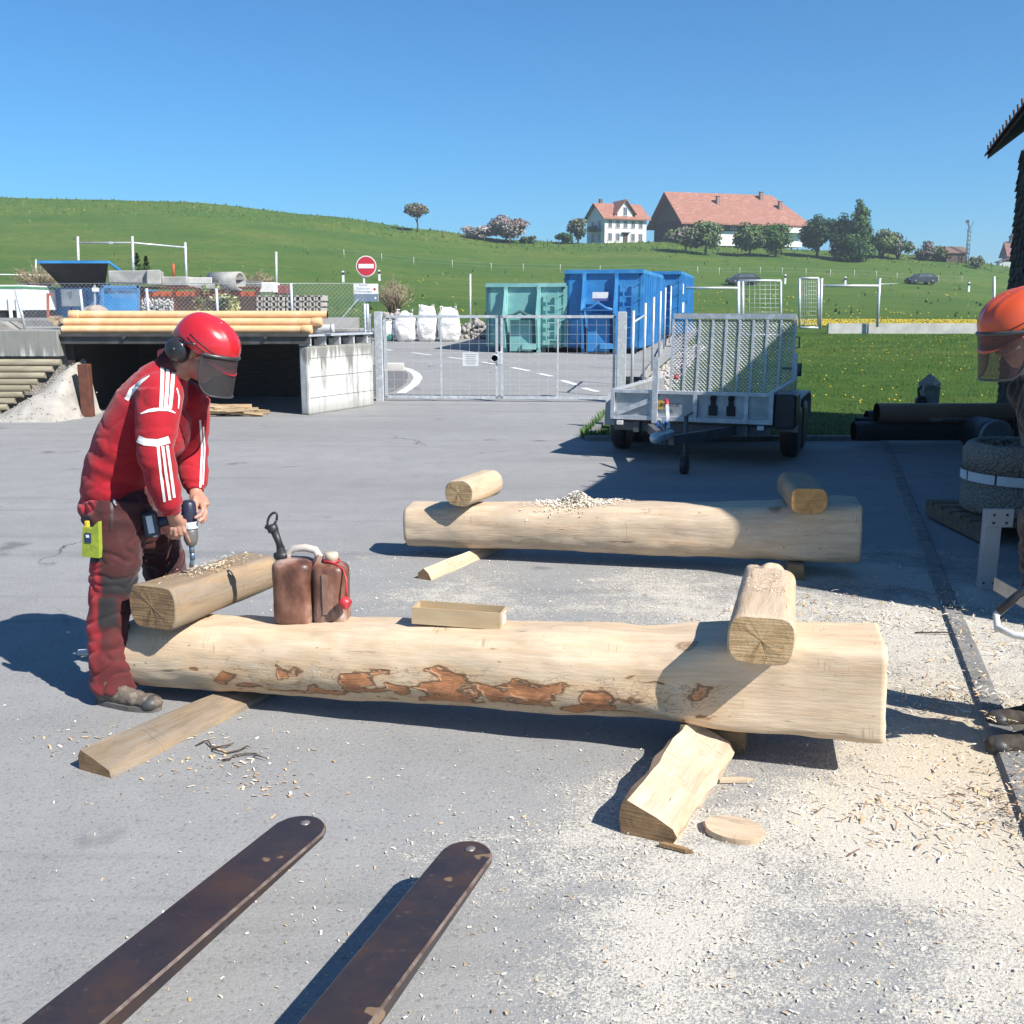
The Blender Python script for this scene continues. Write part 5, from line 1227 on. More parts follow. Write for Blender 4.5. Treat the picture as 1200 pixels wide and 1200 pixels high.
# ================================================================ wood
def wood_mat(name, a, b_, c_, patches=0., grey=0., scale=1., ends=False, crack=.5, bark=((.40, .135, .045), (.27, .09, .035))):
    m, nt, b = new_mat(name); v = coords(nt); vl = coords(nt, (.9 * scale, 7 * scale, 7 * scale)); vf = coords(nt, (6 * scale, 60 * scale, 60 * scale))
    if ends:
        # growth rings round the local x axis
        s = N(nt, 'ShaderNodeSeparateXYZ'); nt.links.new(v, s.inputs[0]); r = math_(nt, 'SQRT', math_(nt, 'ADD', math_(nt, 'POWER', s.outputs[1], 2), math_(nt, 'POWER', s.outputs[2], 2)))
        rr = math_(nt, 'ADD', math_(nt, 'MULTIPLY', r, 720), math_(nt, 'MULTIPLY', tex(nt, v, 7, 5), 26)); w = math_(nt, 'MULTIPLY_ADD', math_(nt, 'SINE', rr), .5); w.node.inputs[2].default_value = .5
        c = mixc(nt, math_(nt, 'MULTIPLY', w, .16), a, b_); c = mixc(nt, ramp(nt, tex(nt, v, 9, 7, .72), [(.38, (0, 0, 0)), (.68, (.95, .95, .95))]), c, c_)
        sw = tex(nt, coords(nt, (4, 4, 95)), 1.0, 3, .6); c = mixc(nt, ramp(nt, sw, [(.45, (0, 0, 0)), (.62, (.30, .30, .30))]), c, tuple(x * .6 for x in c_)); rd = tex(nt, coords(nt, (5, 5, 5)), 2.2, 6, .7, 1.5); c = mixc(nt, ramp(nt, rd, [(.60, (0, 0, 0)), (.68, (.65, .65, .65))]), c, tuple(x * .45 for x in c_)); h = math_(nt, 'ADD', sw, rd)
    else:
        g = tex(nt, vl, 2.2, 8, .68, .6); f = tex(nt, vf, 1.5, 4, .7)
        c = ramp(nt, g, [(.28, a), (.50, b_), (.72, c_)]); c = mixc(nt, ramp(nt, f, [(.45, (0, 0, 0)), (.75, (.35, .35, .35))]), c, tuple(x * .72 for x in c_))
        # dark short cracks and tool marks along the grain
        vk = coords(nt, (1.6 * scale, 22 * scale, 22 * scale)); k = tex(nt, vk, 1.7, 5, .6, .3)
        c = mixc(nt, math_(nt, 'MULTIPLY', ramp(nt, k, [(.655, (0, 0, 0)), (.69, (1, 1, 1))]), crack), c, tuple(x * .32 for x in c_))
        # knots
        kn = N(nt, 'ShaderNodeTexVoronoi'); kn.inputs['Scale'].default_value = 1.0; nt.links.new(coords(nt, (2.2 * scale, 3.6 * scale, 3.6 * scale)), kn.inputs['Vector'])
        ks = N(nt, 'ShaderNodeSeparateColor'); nt.links.new(kn.outputs['Color'], ks.inputs[0]); on = ramp(nt, ks.outputs[0], [(.50, (0, 0, 0)), (.52, (1, 1, 1))])
        kd = math_(nt, 'ADD', kn.outputs['Distance'], math_(nt, 'MULTIPLY', math_(nt, 'SUBTRACT', tex(nt, v, 24, 3), .5), .10))
        kr = ramp(nt, kd, [(.03, (1, 1, 1)), (.07, (.45, .45, .45)), (.085, (.9, .9, .9)), (.11, (.15, .15, .15)), (.19, (0, 0, 0))])
        c = mixc(nt, math_(nt, 'MULTIPLY', kr, on), c, (.26, .145, .07))
        # bark flecks and stray saw scores across the grain
        fl = tex(nt, coords(nt, (26 * scale, 48 * scale, 48 * scale)), 1.0, 3, .6); c = mixc(nt, math_(nt, 'MULTIPLY', ramp(nt, fl, [(.69, (0, 0, 0)), (.72, (1, 1, 1))]), crack), c, tuple(x * .4 for x in c_))
        sc = tex(nt, coords(nt, (150 * scale, 9 * scale, 9 * scale), rot=(0, 0, .25)), 1.0, 2, .5); sm = ramp(nt, tex(nt, v, 5.5 * scale, 2), [(.60, (0, 0, 0)), (.68, (.75, .75, .75))])
        c = mixc(nt, math_(nt, 'MULTIPLY', ramp(nt, sc, [(.58, (0, 0, 0)), (.64, (1, 1, 1))]), sm), c, tuple(x * .66 for x in c_))
        bl = tex(nt, coords(nt, (1.1 * scale, 4 * scale, 4 * scale)), 1.9, 5, .6); c = mixc(nt, ramp(nt, bl, [(.52, (0, 0, 0)), (.72, (.5, .5, .5))]), c, (.54, .36, .205))
        h = math_(nt, 'ADD', g, math_(nt, 'MULTIPLY', f, .4))
    if grey: c = mixc(nt, ramp(nt, tex(nt, vl, 3.1, 7, .7), [(.38, (0, 0, 0)), (.68, (grey, grey, grey))]), c, (.23, .21, .185))
    if patches:
        # left-over inner bark: torn islands low on the yard side of the log (the zone is stored per vertex)
        at = N(nt, 'ShaderNodeAttribute'); at.attribute_name = 'bark'
        vp = coords(nt, (3.8, 9.0, 9.0)); p1 = tex(nt, vp, 1.6, 3, .45, .35); z = math_(nt, 'ADD', math_(nt, 'MULTIPLY', at.outputs['Fac'], .385), p1)
        edge = ramp(nt, z, [(.825, (0, 0, 0)), (.845, (1, 1, 1)), (.865, (1, 1, 1)), (.885, (0, 0, 0))]); ins = ramp(nt, z, [(.865, (0, 0, 0)), (.90, (1, 1, 1))])
        e2 = ramp(nt, math_(nt, 'ADD', math_(nt, 'MULTIPLY', at.outputs['Fac'], .40), tex(nt, vp, 3.4, 4, .55, 1.2)), [(.80, (0, 0, 0)), (.82, (.8, .8, .8)), (.835, (.8, .8, .8)), (.855, (0, 0, 0))])
        tone = mixc(nt, ramp(nt, tex(nt, coords(nt, (5, 18, 18)), 2, 6, .72, .8), [(.38, (0, 0, 0)), (.60, (1, 1, 1))]), *bark)
        halo = ramp(nt, z, [(.66, (0, 0, 0)), (.83, (.62, .62, .62))])
        c = mixc(nt, halo, c, (.56, .37, .20)); c = mixc(nt, math_(nt, 'MULTIPLY', ins, .82), c, tone); c = mixc(nt, math_(nt, 'MULTIPLY', edge, .85), c, (.17, .08, .04)); c = mixc(nt, math_(nt, 'MULTIPLY', e2, .7), c, (.19, .10, .05))
        h = math_(nt, 'SUBTRACT', h, math_(nt, 'MULTIPLY', ins, .8))
    nt.links.new(c, b.inputs['Base Color']); b.inputs['Roughness'].default_value = .68; b.inputs['Specular IOR Level'].default_value = .3
    bump(nt, b, h, .45, .012); return m
W_NEAR = wood_mat('peeled_log', (.68, .55, .40), (.62, .475, .325), (.50, .355, .22), patches=1, grey=.10, crack=.75, bark=((.60, .225, .085), (.34, .11, .04)))
W_FAR = wood_mat('peeled_log_pale', (.66, .54, .40), (.58, .455, .32), (.46, .325, .215), grey=.3, crack=.9)
W_END = wood_mat('log_end_grain', (.56, .40, .22), (.42, .265, .13), (.36, .22, .10), ends=True)
W_OLD = wood_mat('weathered_wood', (.36, .26, .155), (.29, .20, .115), (.20, .135, .08), grey=.65, crack=.85)
W_PALE = wood_mat('fresh_wood', (.64, .51, .37), (.57, .435, .30), (.45, .32, .20), grey=.25, crack=.75)
W_GREY = wood_mat('grey_plank_wood', (.27, .205, .135), (.21, .155, .10), (.14, .105, .07), grey=.7, crack=.9)
W_ORG = wood_mat('orange_end_grain', (.56, .32, .12), (.44, .23, .08), (.36, .18, .065), ends=True)
W_OLDE = wood_mat('old_end_grain', (.34, .21, .105), (.24, .14, .07), (.16, .095, .05), ends=True)

def place(o, p, x, z=(0, 0, 1)):
    x = V(x).normalized(); y = V(z).cross(x).normalized(); zz = x.cross(y)
    M = Matrix((x, y, zz)).transposed().to_4x4(); M.translation = V(p); o.location = M.translation; o.rotation_euler = M.to_euler(); FR[o.name] = M; return o
def superlog(L, sec, nx=80, ns=44, wob=.008, seed=0, end=.012):
    """log along local x; sec(t) gives (ry, rz, exponent, topflat, botflat)"""
    mb = MB(); off = V((seed * 5.3, 0, 0)); rings = []
    ts = [0, 0] + [i / nx for i in range(nx + 1)] + [1, 1]
    for j, t in enumerate(ts):
        ry, rz, e, tf, bf = sec(t); sc = 1.
        if j in (0, len(ts) - 1): sc = 0.02
        elif j in (1, len(ts) - 2): sc = 1 - end / max(ry, rz)
        x = t * L + (end * .9 if j == 2 else (-end * .9 if j == len(ts) - 3 else 0))
        rg = []
        for k in range(ns):
            a = 2 * math.pi * (k + .5) / ns; c, s = math.cos(a), math.sin(a)
            y = abs(c) ** (2 / e) * (1 if c > 0 else -1) * ry; z = abs(s) ** (2 / e) * (1 if s > 0 else -1) * rz
            if z > tf * rz: z = tf * rz + (z - tf * rz) * .12
            if z < -bf * rz: z = -bf * rz + (z + bf * rz) * .12
            p = V((x, y * sc, z * sc)); q = V((t * L * 1.2, y * 3.2, z * 3.2)) + off
            d = V((0, y, z)).normalized() * (wob * (noise.noise(q * 1.3) + .5 * noise.noise(q * 4.1) + .22 * noise.noise(q * 11)))
            rg.append(len(mb.v)); mb.v.append(p + d * min(1, sc * 1.2) + V((wob * .4 * noise.noise(V((y * 20, z * 20, x))), 0, 0)) * (1 if sc < 1 else 0))
        rings.append(rg)
    n = len(rings)
    for j in range(n - 1):
        for k in range(ns):
            k2 = (k + 1) % ns; mb.f.append([rings[j][k], rings[j + 1][k], rings[j + 1][k2], rings[j][k2]]); mb.m.append(1 if j < 1 or j > n - 3 else 0); mb.s.append(not (j < 1 or j > n - 3))
    mb.f.append(rings[0]); mb.m.append(1); mb.s.append(False); mb.f.append(rings[-1][::-1]); mb.m.append(1); mb.s.append(False)
    return mb

# ---- near log
NA, NB = V((-1.74, 4.535, .205)), V((1.425, 3.745, .338)); ND = (NB - NA); NLEN = ND.length; ND.normalize(); NN = V((-ND.y, ND.x, 0)).normalized()
def nsec(t):
    k = smooth((t - .70) / .16); r = lerp(.165, .192, t) + .012 * math.exp(-((t - .62) / .12) ** 2) - .006 * math.exp(-((t - .75) / .05) ** 2)
    return (r * lerp(1.06, 1.04, k), r * lerp(.98, 1.0, k), lerp(2.25, 7.5, k), lerp(.90, .985, k), .97)
nl = superlog(NLEN, nsec, 140, 64, .017, 1)
o = nl.build('hewn_log', [W_NEAR, W_END]); place(o, NA, ND)
ca = o.data.attributes.new('bark', 'FLOAT', 'POINT')
for i, vtx in enumerate(o.data.vertices):
    x, y, z = vtx.co; s = x / NLEN
    zc = lerp(-.06, -.045, s); w = math.exp(-((z - zc) / .10) ** 2) if y < 0 else 0
    w *= smooth((s - .06) / .14) * (1 - smooth((s - .80) / .08)) * (.86 + .18 * math.exp(-((s - .55) / .25) ** 2)); ca.data[i].value = w
setp(o, 'large peeled log in the foreground with orange-brown bark remnants, squared at its right end', 'log')
BVH_N = BVHTree.FromPolygons([o.rotation_euler.to_matrix() @ v.co + o.location for v in o.data.vertices], [list(p.vertices) for p in o.data.polygons])
def top_of(x, y):
    h = BVH_N.ray_cast(V((x, y, 2)), V((0, 0, -1))); return h[0].z if h[0] else 0.
# ---- far log
FA, FB = V((-.74, 7.19, .235)), V((2.29, 6.63, .305)); FD = (FB - FA); FLEN = FD.length; FD.normalize(); FN = V((-FD.y, FD.x, 0)).normalized()
def fsec(t):
    k = smooth((t - .80) / .12); r = lerp(.158, .205, t); return (r, r, lerp(2.5, 4.4, k), lerp(.86, .96, k), .97)
o = superlog(FLEN, fsec, 110, 52, .016, 2).build('hewn_log', [W_FAR, W_END]); place(o, FA, FD)
setp(o, 'second peeled log lying farther back with shavings heaped on it', 'log')
BVH_F = BVHTree.FromPolygons([o.rotation_euler.to_matrix() @ v.co + o.location for v in o.data.vertices], [list(p.vertices) for p in o.data.polygons])

def beam(name, label, p0, d, L, w, h, mats, sec, seed, cat='beam', group=None, wob=.007, z=(0, 0, 1)):
    o = superlog(L, sec, 30, 36, wob, seed, .008).build(name, mats); place(o, p0, d, z); return setp(o, label, cat, group)
GRP = 'notched cross pieces laid on the logs'
# near left: flat top, round belly
p0 = P(180, 708, 4.27); zt = .40
beam('cross_beam', 'short weathered cross beam with flat top being drilled at the left end of the near log', (p0.x, 4.25, .482), (.365, .90, -.02), .76, .23, .2, [W_OLD, W_OLDE], lambda t: (lerp(.130, .112, t), lerp(.112, .102, t), 2.7, .80, .86), 5, group=GRP)
beam('cross_beam', 'short pale cross beam with sawn grooved end face on the right end of the near log', (.905, 3.55, .565), (.26, .93, .01), .70, .24, .2, [W_PALE, W_END], lambda t: (lerp(.122, .115, t), .098, 3.2, .93, .90), 6, group=GRP)
beam('cross_beam', 'small round cross beam with a pale cut end on the left of the far log', (-.365, 6.88, .505), (.40, .91, 0), .50, .2, .2, [W_PALE, W_END], lambda t: (.108, .094, 2.3, .95, .95), 7, group=GRP)
beam('cross_beam', 'small cross beam with a bright orange end face on the right of the far log', (1.875, 6.34, .555), (.12, .98, 0), .62, .22, .2, [W_OLD, W_ORG], lambda t: (.118, .094, 2.8, .85, .92), 8, group=GRP)
# ragged far tail of the near right cross beam
m = MB(); c = V((1.07, 4.25, .575))
for i in range(9): m.ball(c + V((.012 * i - .03, .03 * (i % 4), .018 * (i % 3) + .012)), (.045, .06, .04), 2)
m = remesh(m, .010, 1, lambda p, n: .02 * noise.noise(p * 22)); o = m.build('wood_splinter', W_PALE, origin=c); setp(o, 'ragged pale lump of torn wood at the back end of the right near cross beam', 'wood lump')
# supports
def wedge(name, label, p, q, profp, profq, mats, cat, jit=.006, z=(0, 0, 1), barkf=()):
    """loft between two cross sections (lateral, height) placed at ground points p and q"""
    d = (V(q) - V(p)); L = d.length; mb = MB(); n = len(profp); K = 26
    sub = []
    for j in range(n):
        sub.append((j, 0)); 
    for i in range(K + 1):
        t = i / K
        for (a, b), (a2, b2) in zip(profp, profq):
            y, zz = lerp(a, a2, t), lerp(b, b2, t); mb.v.append(V((t * L, y + jit * noise.noise(V((t * 6, a * 30, b * 30))), max(.0, zz + jit * noise.noise(V((t * 5, b * 30, a * 20 + 7)))))))
    for i in range(K):
        for k in range(n):
            k2 = (k + 1) % n; mb.f.append([i * n + k, i * n + k2, (i + 1) * n + k2, (i + 1) * n + k]); mb.m.append(2 if k in barkf else 0); mb.s.append(False)
    mb.f.append(list(range(n))[::-1]); mb.m.append(1); mb.s.append(False); mb.f.append([K * n + k for k in range(n)]); mb.m.append(1); mb.s.append(False)
    o = mb.build(name, mats); place(o, p, d, z); return setp(o, label, cat)
p, q = G(112, 908), G(318, 806)
wedge('support_plank', 'weathered grey-brown slab plank under the left end of the near log', (p.x, p.y, .004), (q.x, q.y, .004), [(-.085, .0), (.085, .0), (.09, .05), (.075, .085), (.0, .06), (-.075, .028)], [(-.085, .0), (.08, .0), (.085, .03), (.07, .048), (0, .045), (-.08, .028)], [W_GREY, W_OLDE], 'plank')
p, q = G(757, 987), G(830, 890)
wedge('support_block', 'thick split wood chunk with bark edge propping the right end of the near log', (p.x + .01, p.y + .01, .004), (q.x + .0, q.y + .02, .004), [(-.085, .0), (-.098, .03), (-.085, .06), (-.03, .078), (.03, .10), (.075, .125), (.095, .115), (.108, .06), (.095, .0)], [(-.095, .0), (-.108, .04), (-.095, .075), (-.03, .10), (.03, .13), (.065, .158), (.085, .15), (.108, .09), (.09, .0)], [W_FAR, W_OLDE, mat('log_bark', (.24, .17, .11))], 'wood block', .018, barkf=(5, 6, 7))
p, q = G(498, 680), G(588, 642)
wedge('split_stick', 'split stick of pale wood lying in front of the far log', (p.x, p.y, .004), (q.x, q.y, .004), [(-.05, 0), (.05, 0), (.055, .04), (.01, .075), (-.03, .045)], [(-.04, 0), (.04, 0), (.04, .035), (.0, .06), (-.03, .03)], [W_PALE, W_OLDE], 'stick')
p, q = V((1.85, 6.45, 0)), V((1.98, 7.0, 0))
wedge('support_block', 'brown wood block in the shade under the right end of the far log', (p.x, p.y + .02, .004), (q.x, q.y, .004), [(-.06, 0), (.06, 0), (.05, .10), (-.05, .10)], [(-.06, 0), (.06, 0), (.05, .10), (-.05, .10)], [W_OLD, W_OLDE], 'wood block')
p, q = V((.83, 3.83, 0)), V((.90, 4.07, 0))
wedge('support_block', 'squat brown block in the shadow under the right end of the near log', (p.x, p.y, .004), (q.x, q.y, .004), [(-.10, 0), (.09, 0), (.08, .128), (-.09, .132)], [(-.10, 0), (.09, 0), (.08, .13), (-.09, .132)], [W_OLD, W_OLDE], 'wood block')
# slice, flakes, twig
c = G(860, 978); m = MB(); nS = 40; tp = []
for k in range(nS):
    a = 2 * math.pi * k / nS; r = 1 + .05 * noise.noise(V((math.cos(a) * 2, math.sin(a) * 2, 1))); tp.append((.100 * r * math.cos(a), .072 * r * math.sin(a)))
m.prism([V((x, y, 0)) for x, y in tp], (0, 0, .022)); o = m.build('wood_slice', W_PALE, origin=(0, 0, 0)); o.location = (c.x, c.y, .006); o.rotation_euler = (R(3), R(2), R(-20)); setp(o, 'round pale slice of wood lying on the sawdust by the prop block', 'wood slice')
def flake(label, px, py, L, w, h, rz, m_, name='wood_chip', cat='wood chip'):
    mb = MB(); mb.prism([V((-L / 2, -w * .4, 0)), V((L * .3, -w / 2, 0)), V((L / 2, 0, 0)), V((L * .2, w / 2, 0)), V((-L * .4, w * .45, 0))], (0, 0, h)); mb.jitter(.004, 20); o = mb.build(name, m_); g = G(px, py); o.location = (g.x, g.y, .008); o.rotation_euler = (.02, .03, rz); setp(o, label, cat)
flake('flat pale chip lying right of the prop block', 862, 918, .13, .03, .012, .1, W_PALE)
flake('white curved scrap on the shadowed asphalt by the driller\'s shin', 99, 768, .07, .045, .02, .5, PAINTW)
flake('dark thin offcut in front of the prop block', 792, 998, .11, .02, .012, -.45, W_OLDE, 'wood_offcut', 'offcut')
tw = MB(); rnd = random.Random(6)
for a in range(3):
    g = G(226 + 18 * a, 876 + 7 * a); pts = [g + V((.028 * i + .02 * rnd.uniform(-1, 1), .03 * math.sin(i * 1.1 + a * 2), .008 + .012 * abs(math.sin(i * .9)))) for i in range(7)]
    tw.tube(pts, [.0035] * 6 + [.0015], 5)
o = tw.build('dry_twig', mat('twig_dark', (.06, .045, .035), (.09, .07, .05), 9, .9), origin=G(245, 884)); setp(o, 'thin dark twig curled on the asphalt beside the support plank', 'twig')
tw = MB(); g = G(1108, 745); tw.tube([g + V((-.16, .02, .012)), g + V((0, 0, .02)), g + V((.14, -.03, .012))], .004, 5); o = tw.build('dry_twig', mat('twig_dark', (.06, .045, .035)), origin=g); setp(o, 'straight dark twig lying on the shavings at the kerb', 'twig')
# shavings heaps
CH = [mat('shaving_pale', (.74, .66, .52), (.62, .52, .38), 20, .8), mat('shaving_white', (.80, .75, .66), (.72, .66, .55), 20, .8), mat('shaving_tan', (.58, .41, .22), (.46, .31, .16), 20, .8), mat('shaving_brown', (.30, .18, .10), (.22, .13, .07), 20, .8)]
rnd = random.Random(21)
def curl(mb, p, L, w, mi, rnd, flat=.25):
    a = rnd.uniform(0, 6.28); d = V((math.cos(a), math.sin(a), rnd.uniform(-flat, flat))); n = V((-math.sin(a), math.cos(a), rnd.uniform(-flat, flat))) * w / 2; h = rnd.uniform(.0, .13) * L
    q = [p - d * L / 2, p + V((0, 0, h)), p + d * L / 2]
    mb.add([q[0] - n, q[0] + n, q[1] + n, q[1] - n, q[2] + n, q[2] - n], [[0, 1, 2, 3], [3, 2, 4, 5]], mi)
hp = MB(); c0 = P(676, 590, 6.95)
for _ in range(2600):
    x, y = rnd.gauss(0, .12), rnd.gauss(0, .06); X, Y_ = c0.x + x, 6.98 + y; h = BVH_F.ray_cast(V((X, Y_, 2)), V((0, 0, -1)))
    if h[0] is None: continue
    zz = h[0].z + rnd.random() * max(.008, .085 * math.exp(-(x / .10) ** 2 - (y / .06) ** 2)); curl(hp, V((X, Y_, zz + .004)), rnd.uniform(.008, .028), rnd.uniform(.003, .007), rnd.choice([0, 1, 1, 1, 1]), rnd, .6)
setp(hp.build('shavings_heap', CH, fixn=False), 'small heap of white wood shavings on top of the far log', 'shavings', kind='stuff')
hp = MB()
for _ in range(330):
    t_ = rnd.gauss(.40, .12); s_ = rnd.gauss(0, .045); b0 = V((p0.x, 4.27, .0)); X, Y_ = b0.x + .406 * t_ + .914 * s_, b0.y + .914 * t_ - .406 * s_
    curl(hp, V((X, Y_, .578 - .017 * t_ + .004 * rnd.random())), rnd.uniform(.005, .015), rnd.uniform(.002, .005), rnd.choice([0, 0, 1, 2, 2]), rnd, .5)
for _ in range(160):
    t_ = rnd.uniform(.3, .6); s_ = rnd.uniform(-.08, .08); X, Y_ = .905 + .269 * t_ + .963 * s_, 3.55 + .963 * t_ - .269 * s_
    curl(hp, V((X, Y_, .664)), rnd.uniform(.004, .011), rnd.uniform(.002, .004), rnd.choice([0, 1, 3]), rnd, .5)
setp(hp.build('drill_shavings', CH, fixn=False), 'scatter of drill shavings on the cross beams of the near log', 'shavings', kind='stuff')

# ================================================================ fuel can, tray
def fuel_can():
    c = P(360, 722, 4.26); x0 = c.x; y0 = 4.37; z = top_of(x0, y0) - .006
    t = thing('twin_fuel_can', 'dirty brown twin fuel can with black spout and dangling red cap on the near log', 'fuel can', (x0, y0, z), R(-8))
    m, nt, b = new_mat('oily_can'); v = coords(nt); n1 = tex(nt, coords(nt, (1, 1, .6)), 8, 5, .62); n2 = tex(nt, coords(nt, (1, 1, .25)), 18, 4, .6)
    col = ramp(nt, n1, [(.32, (.070, .030, .020)), (.43, (.155, .064, .040)), (.54, (.235, .112, .074)), (.63, (.33, .20, .15)), (.74, (.48, .38, .32))]); col = mixc(nt, ramp(nt, n2, [(.52, (0, 0, 0)), (.70, (.75, .75, .75))]), col, (.08, .035, .025))
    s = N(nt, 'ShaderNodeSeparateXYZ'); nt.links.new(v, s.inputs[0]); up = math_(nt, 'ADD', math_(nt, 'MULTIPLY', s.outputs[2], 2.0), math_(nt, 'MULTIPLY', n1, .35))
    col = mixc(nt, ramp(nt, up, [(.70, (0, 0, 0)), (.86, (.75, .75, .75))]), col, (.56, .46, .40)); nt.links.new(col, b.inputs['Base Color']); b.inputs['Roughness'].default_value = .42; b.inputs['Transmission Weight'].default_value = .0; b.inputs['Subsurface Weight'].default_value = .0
    bump(nt, b, n1, .15, .01); CAN = m
    def can(x0, x1, h, sh, dy, name):
        mb = MB(); w = (x1 - x0) / 2; cx = (x0 + x1) / 2; ns = 40; prof = [(.90, 0), (.97, .008), (1, .022), (1, h * .30), (.985, h * .33), (.985, h * .66), (1, h * .69), (1, h * .86), (.97, h * .92), (.86, h * .965), (.60, h), (.2, h * 1.01)]
        for f, zz in prof:
            for k in range(ns):
                a = 2 * math.pi * k / ns; cc, ss = math.cos(a), math.sin(a); e = 2 / 3.4
                mb.v.append(V((cx + w * f * abs(cc) ** e * (1 if cc > 0 else -1) + (sh * max(0, (zz / h - .86) / .14) if zz > h * .86 else 0), dy * f * abs(ss) ** e * (1 if ss > 0 else -1), zz)))
        for i in range(len(prof) - 1):
            for k in range(ns): k2 = (k + 1) % ns; mb.f.append([i * ns + k, i * ns + k2, (i + 1) * ns + k2, (i + 1) * ns + k]); mb.m.append(0); mb.s.append(True)
        mb.f.append(list(range(ns))[::-1]); mb.m.append(0); mb.s.append(False); mb.f.append([(len(prof) - 1) * ns + k for k in range(ns)]); mb.m.append(0); mb.s.append(True)
        mb.jitter(.0012, 9); return mb.build(name, CAN, t)
    big = can(-.165, .022, .285, -.0, .080, 'fuel_tank'); sm = can(.018, .168, .272, .0, .072, 'oil_tank')
    sm_b = MB(); sm_b.prism([V((.075, -.0725, .055)), V((.10, -.0725, .055)), V((.10, -.0725, .235)), V((.075, -.0725, .235))], (0, -.004, 0)); sm_b.build('level_strip', mat('level_strip_brown', (.22, .12, .085), (.30, .18, .13), 14, .4), sm)
    WH = mat('dirty_white_plastic', (.58, .53, .48), (.44, .37, .32), 9, .5)
    h = MB(); h.tube([(-.105, 0, .27), (-.10, 0, .305), (-.075, 0, .328), (-.02, 0, .334), (.025, 0, .325), (.045, 0, .295), (.03, 0, .25)], [.016, .016, .016, .017, .017, .018, .02], 14); h.build('carry_handle', WH, t)
    st = MB(); st.bar((.045, -.005, .305), (-.0, -.045, .20), .03, .02); st.build('strap_web', CAN, t)
    nk = MB(); nk.lathe([(.030, .262), (.030, .288), (.024, .290), (.0, .29)], (-.128, 0, 0)); nk.build('neck', WH, t)
    s = MB(); s.lathe([(.0, 0), (.034, 0), (.036, .012), (.034, .024), (.020, .028), (.018, .05)], (-.128, 0, .285), (-.12, 0, 1), 20); pts = [(-.131, 0, .325), (-.142, 0, .36), (-.158, 0, .405)]; s.tube(pts, [.016, .015, .018], 14); s.lathe([(.019, 0), (.024, .005), (.024, .03), (.012, .036)], (-.160, 0, .400), (-.35, 0, 1), 16); s.box((-.178, 0, .418), (.04, .022, .018), Matrix.Rotation(R(25), 3, 'Y'))
    rg = [(-.165 + .026 * math.cos(a) * .75 + .012 * math.sin(a), 0, .455 + .032 * math.sin(a)) for a in [i * 2 * math.pi / 16 for i in range(17)]]; s.tube(rg, .0055, 8); s.build('spout', BLACKP, t)
    n2_ = MB(); n2_.lathe([(.03, .265), (.028, .29), (.03, .292), (.03, .312), (.024, .318), (.0, .318)], (.098, 0, 0), seg=22); n2_.build('neck', mat('amber_white', (.60, .52, .40), (.52, .43, .32), 8, .4), t)
    RD = mat('red_plastic', (.52, .035, .045), (.44, .03, .04), 8, .4)
    r = MB(); r.lathe([(.032, .276), (.038, .276), (.038, .284), (.032, .284), (.032, .276)], (.098, 0, 0), seg=22); r.tube([(.06, -.01, .287), (.09, -.035, .284), (.13, -.04, .275), (.165, -.05, .255), (.185, -.075, .215), (.188, -.085, .17), (.186, -.085, .145)], .004, 8); ro = r.build('cap_leash', RD, t)
    cp = MB(); cp.lathe([(0, 0), (.024, .0), (.026, .004), (.026, .036), (.022, .038), (.0, .030)], (.168, -.093, .128), (.85, -.25, -.45), 22); cp.build('cap', RD, ro)
fuel_can()
def tray():
    c = P(538, 724, 4.16); x0, y0 = c.x, 4.16; z = max(top_of(x0 + dx, y0 + dy) for dx in (-.18, 0, .18) for dy in (-.03, .03)) + .001
    t = thing('wooden_tray', 'small open wooden tray standing on top of the near log', 'tray', (x0, y0, z), math.atan2(ND.y, ND.x) + .02)
    BX = mat('tray_board', (.50, .38, .235), (.42, .31, .18), 5, .7, bmp=.1, stretch=(1, 5, 5)); L, D, H = .385, .105, .072; th = .006
    for s in (-1, 1): MB().box((0, s * D / 2, H / 2), (L, th, H)).build('long_side', BX, t)
    for s in (-1, 1): MB().box((s * (L / 2 - th / 2 + .001), 0, H / 2 - .001), (th, D - th - .001, H - .004)).build('end_board', BX, t)
    MB().box((0, 0, .004), (L - .014, D - .008, .006)).build('bottom', BX, t)
    f = MB(); f.prism([V((L / 2 + .003, -.01, .045)), V((L / 2 + .003, .04, .045)), V((L / 2 + .022, .035, .066)), V((L / 2 + .02, -.006, .066))], (0, 0, .002)); f.build('loose_splinter', BX, t)
    MB().box((L / 2 + .0035, 0, .036), (.001, .06, .05)).build('paper_label', PAINTW, t)
tray()

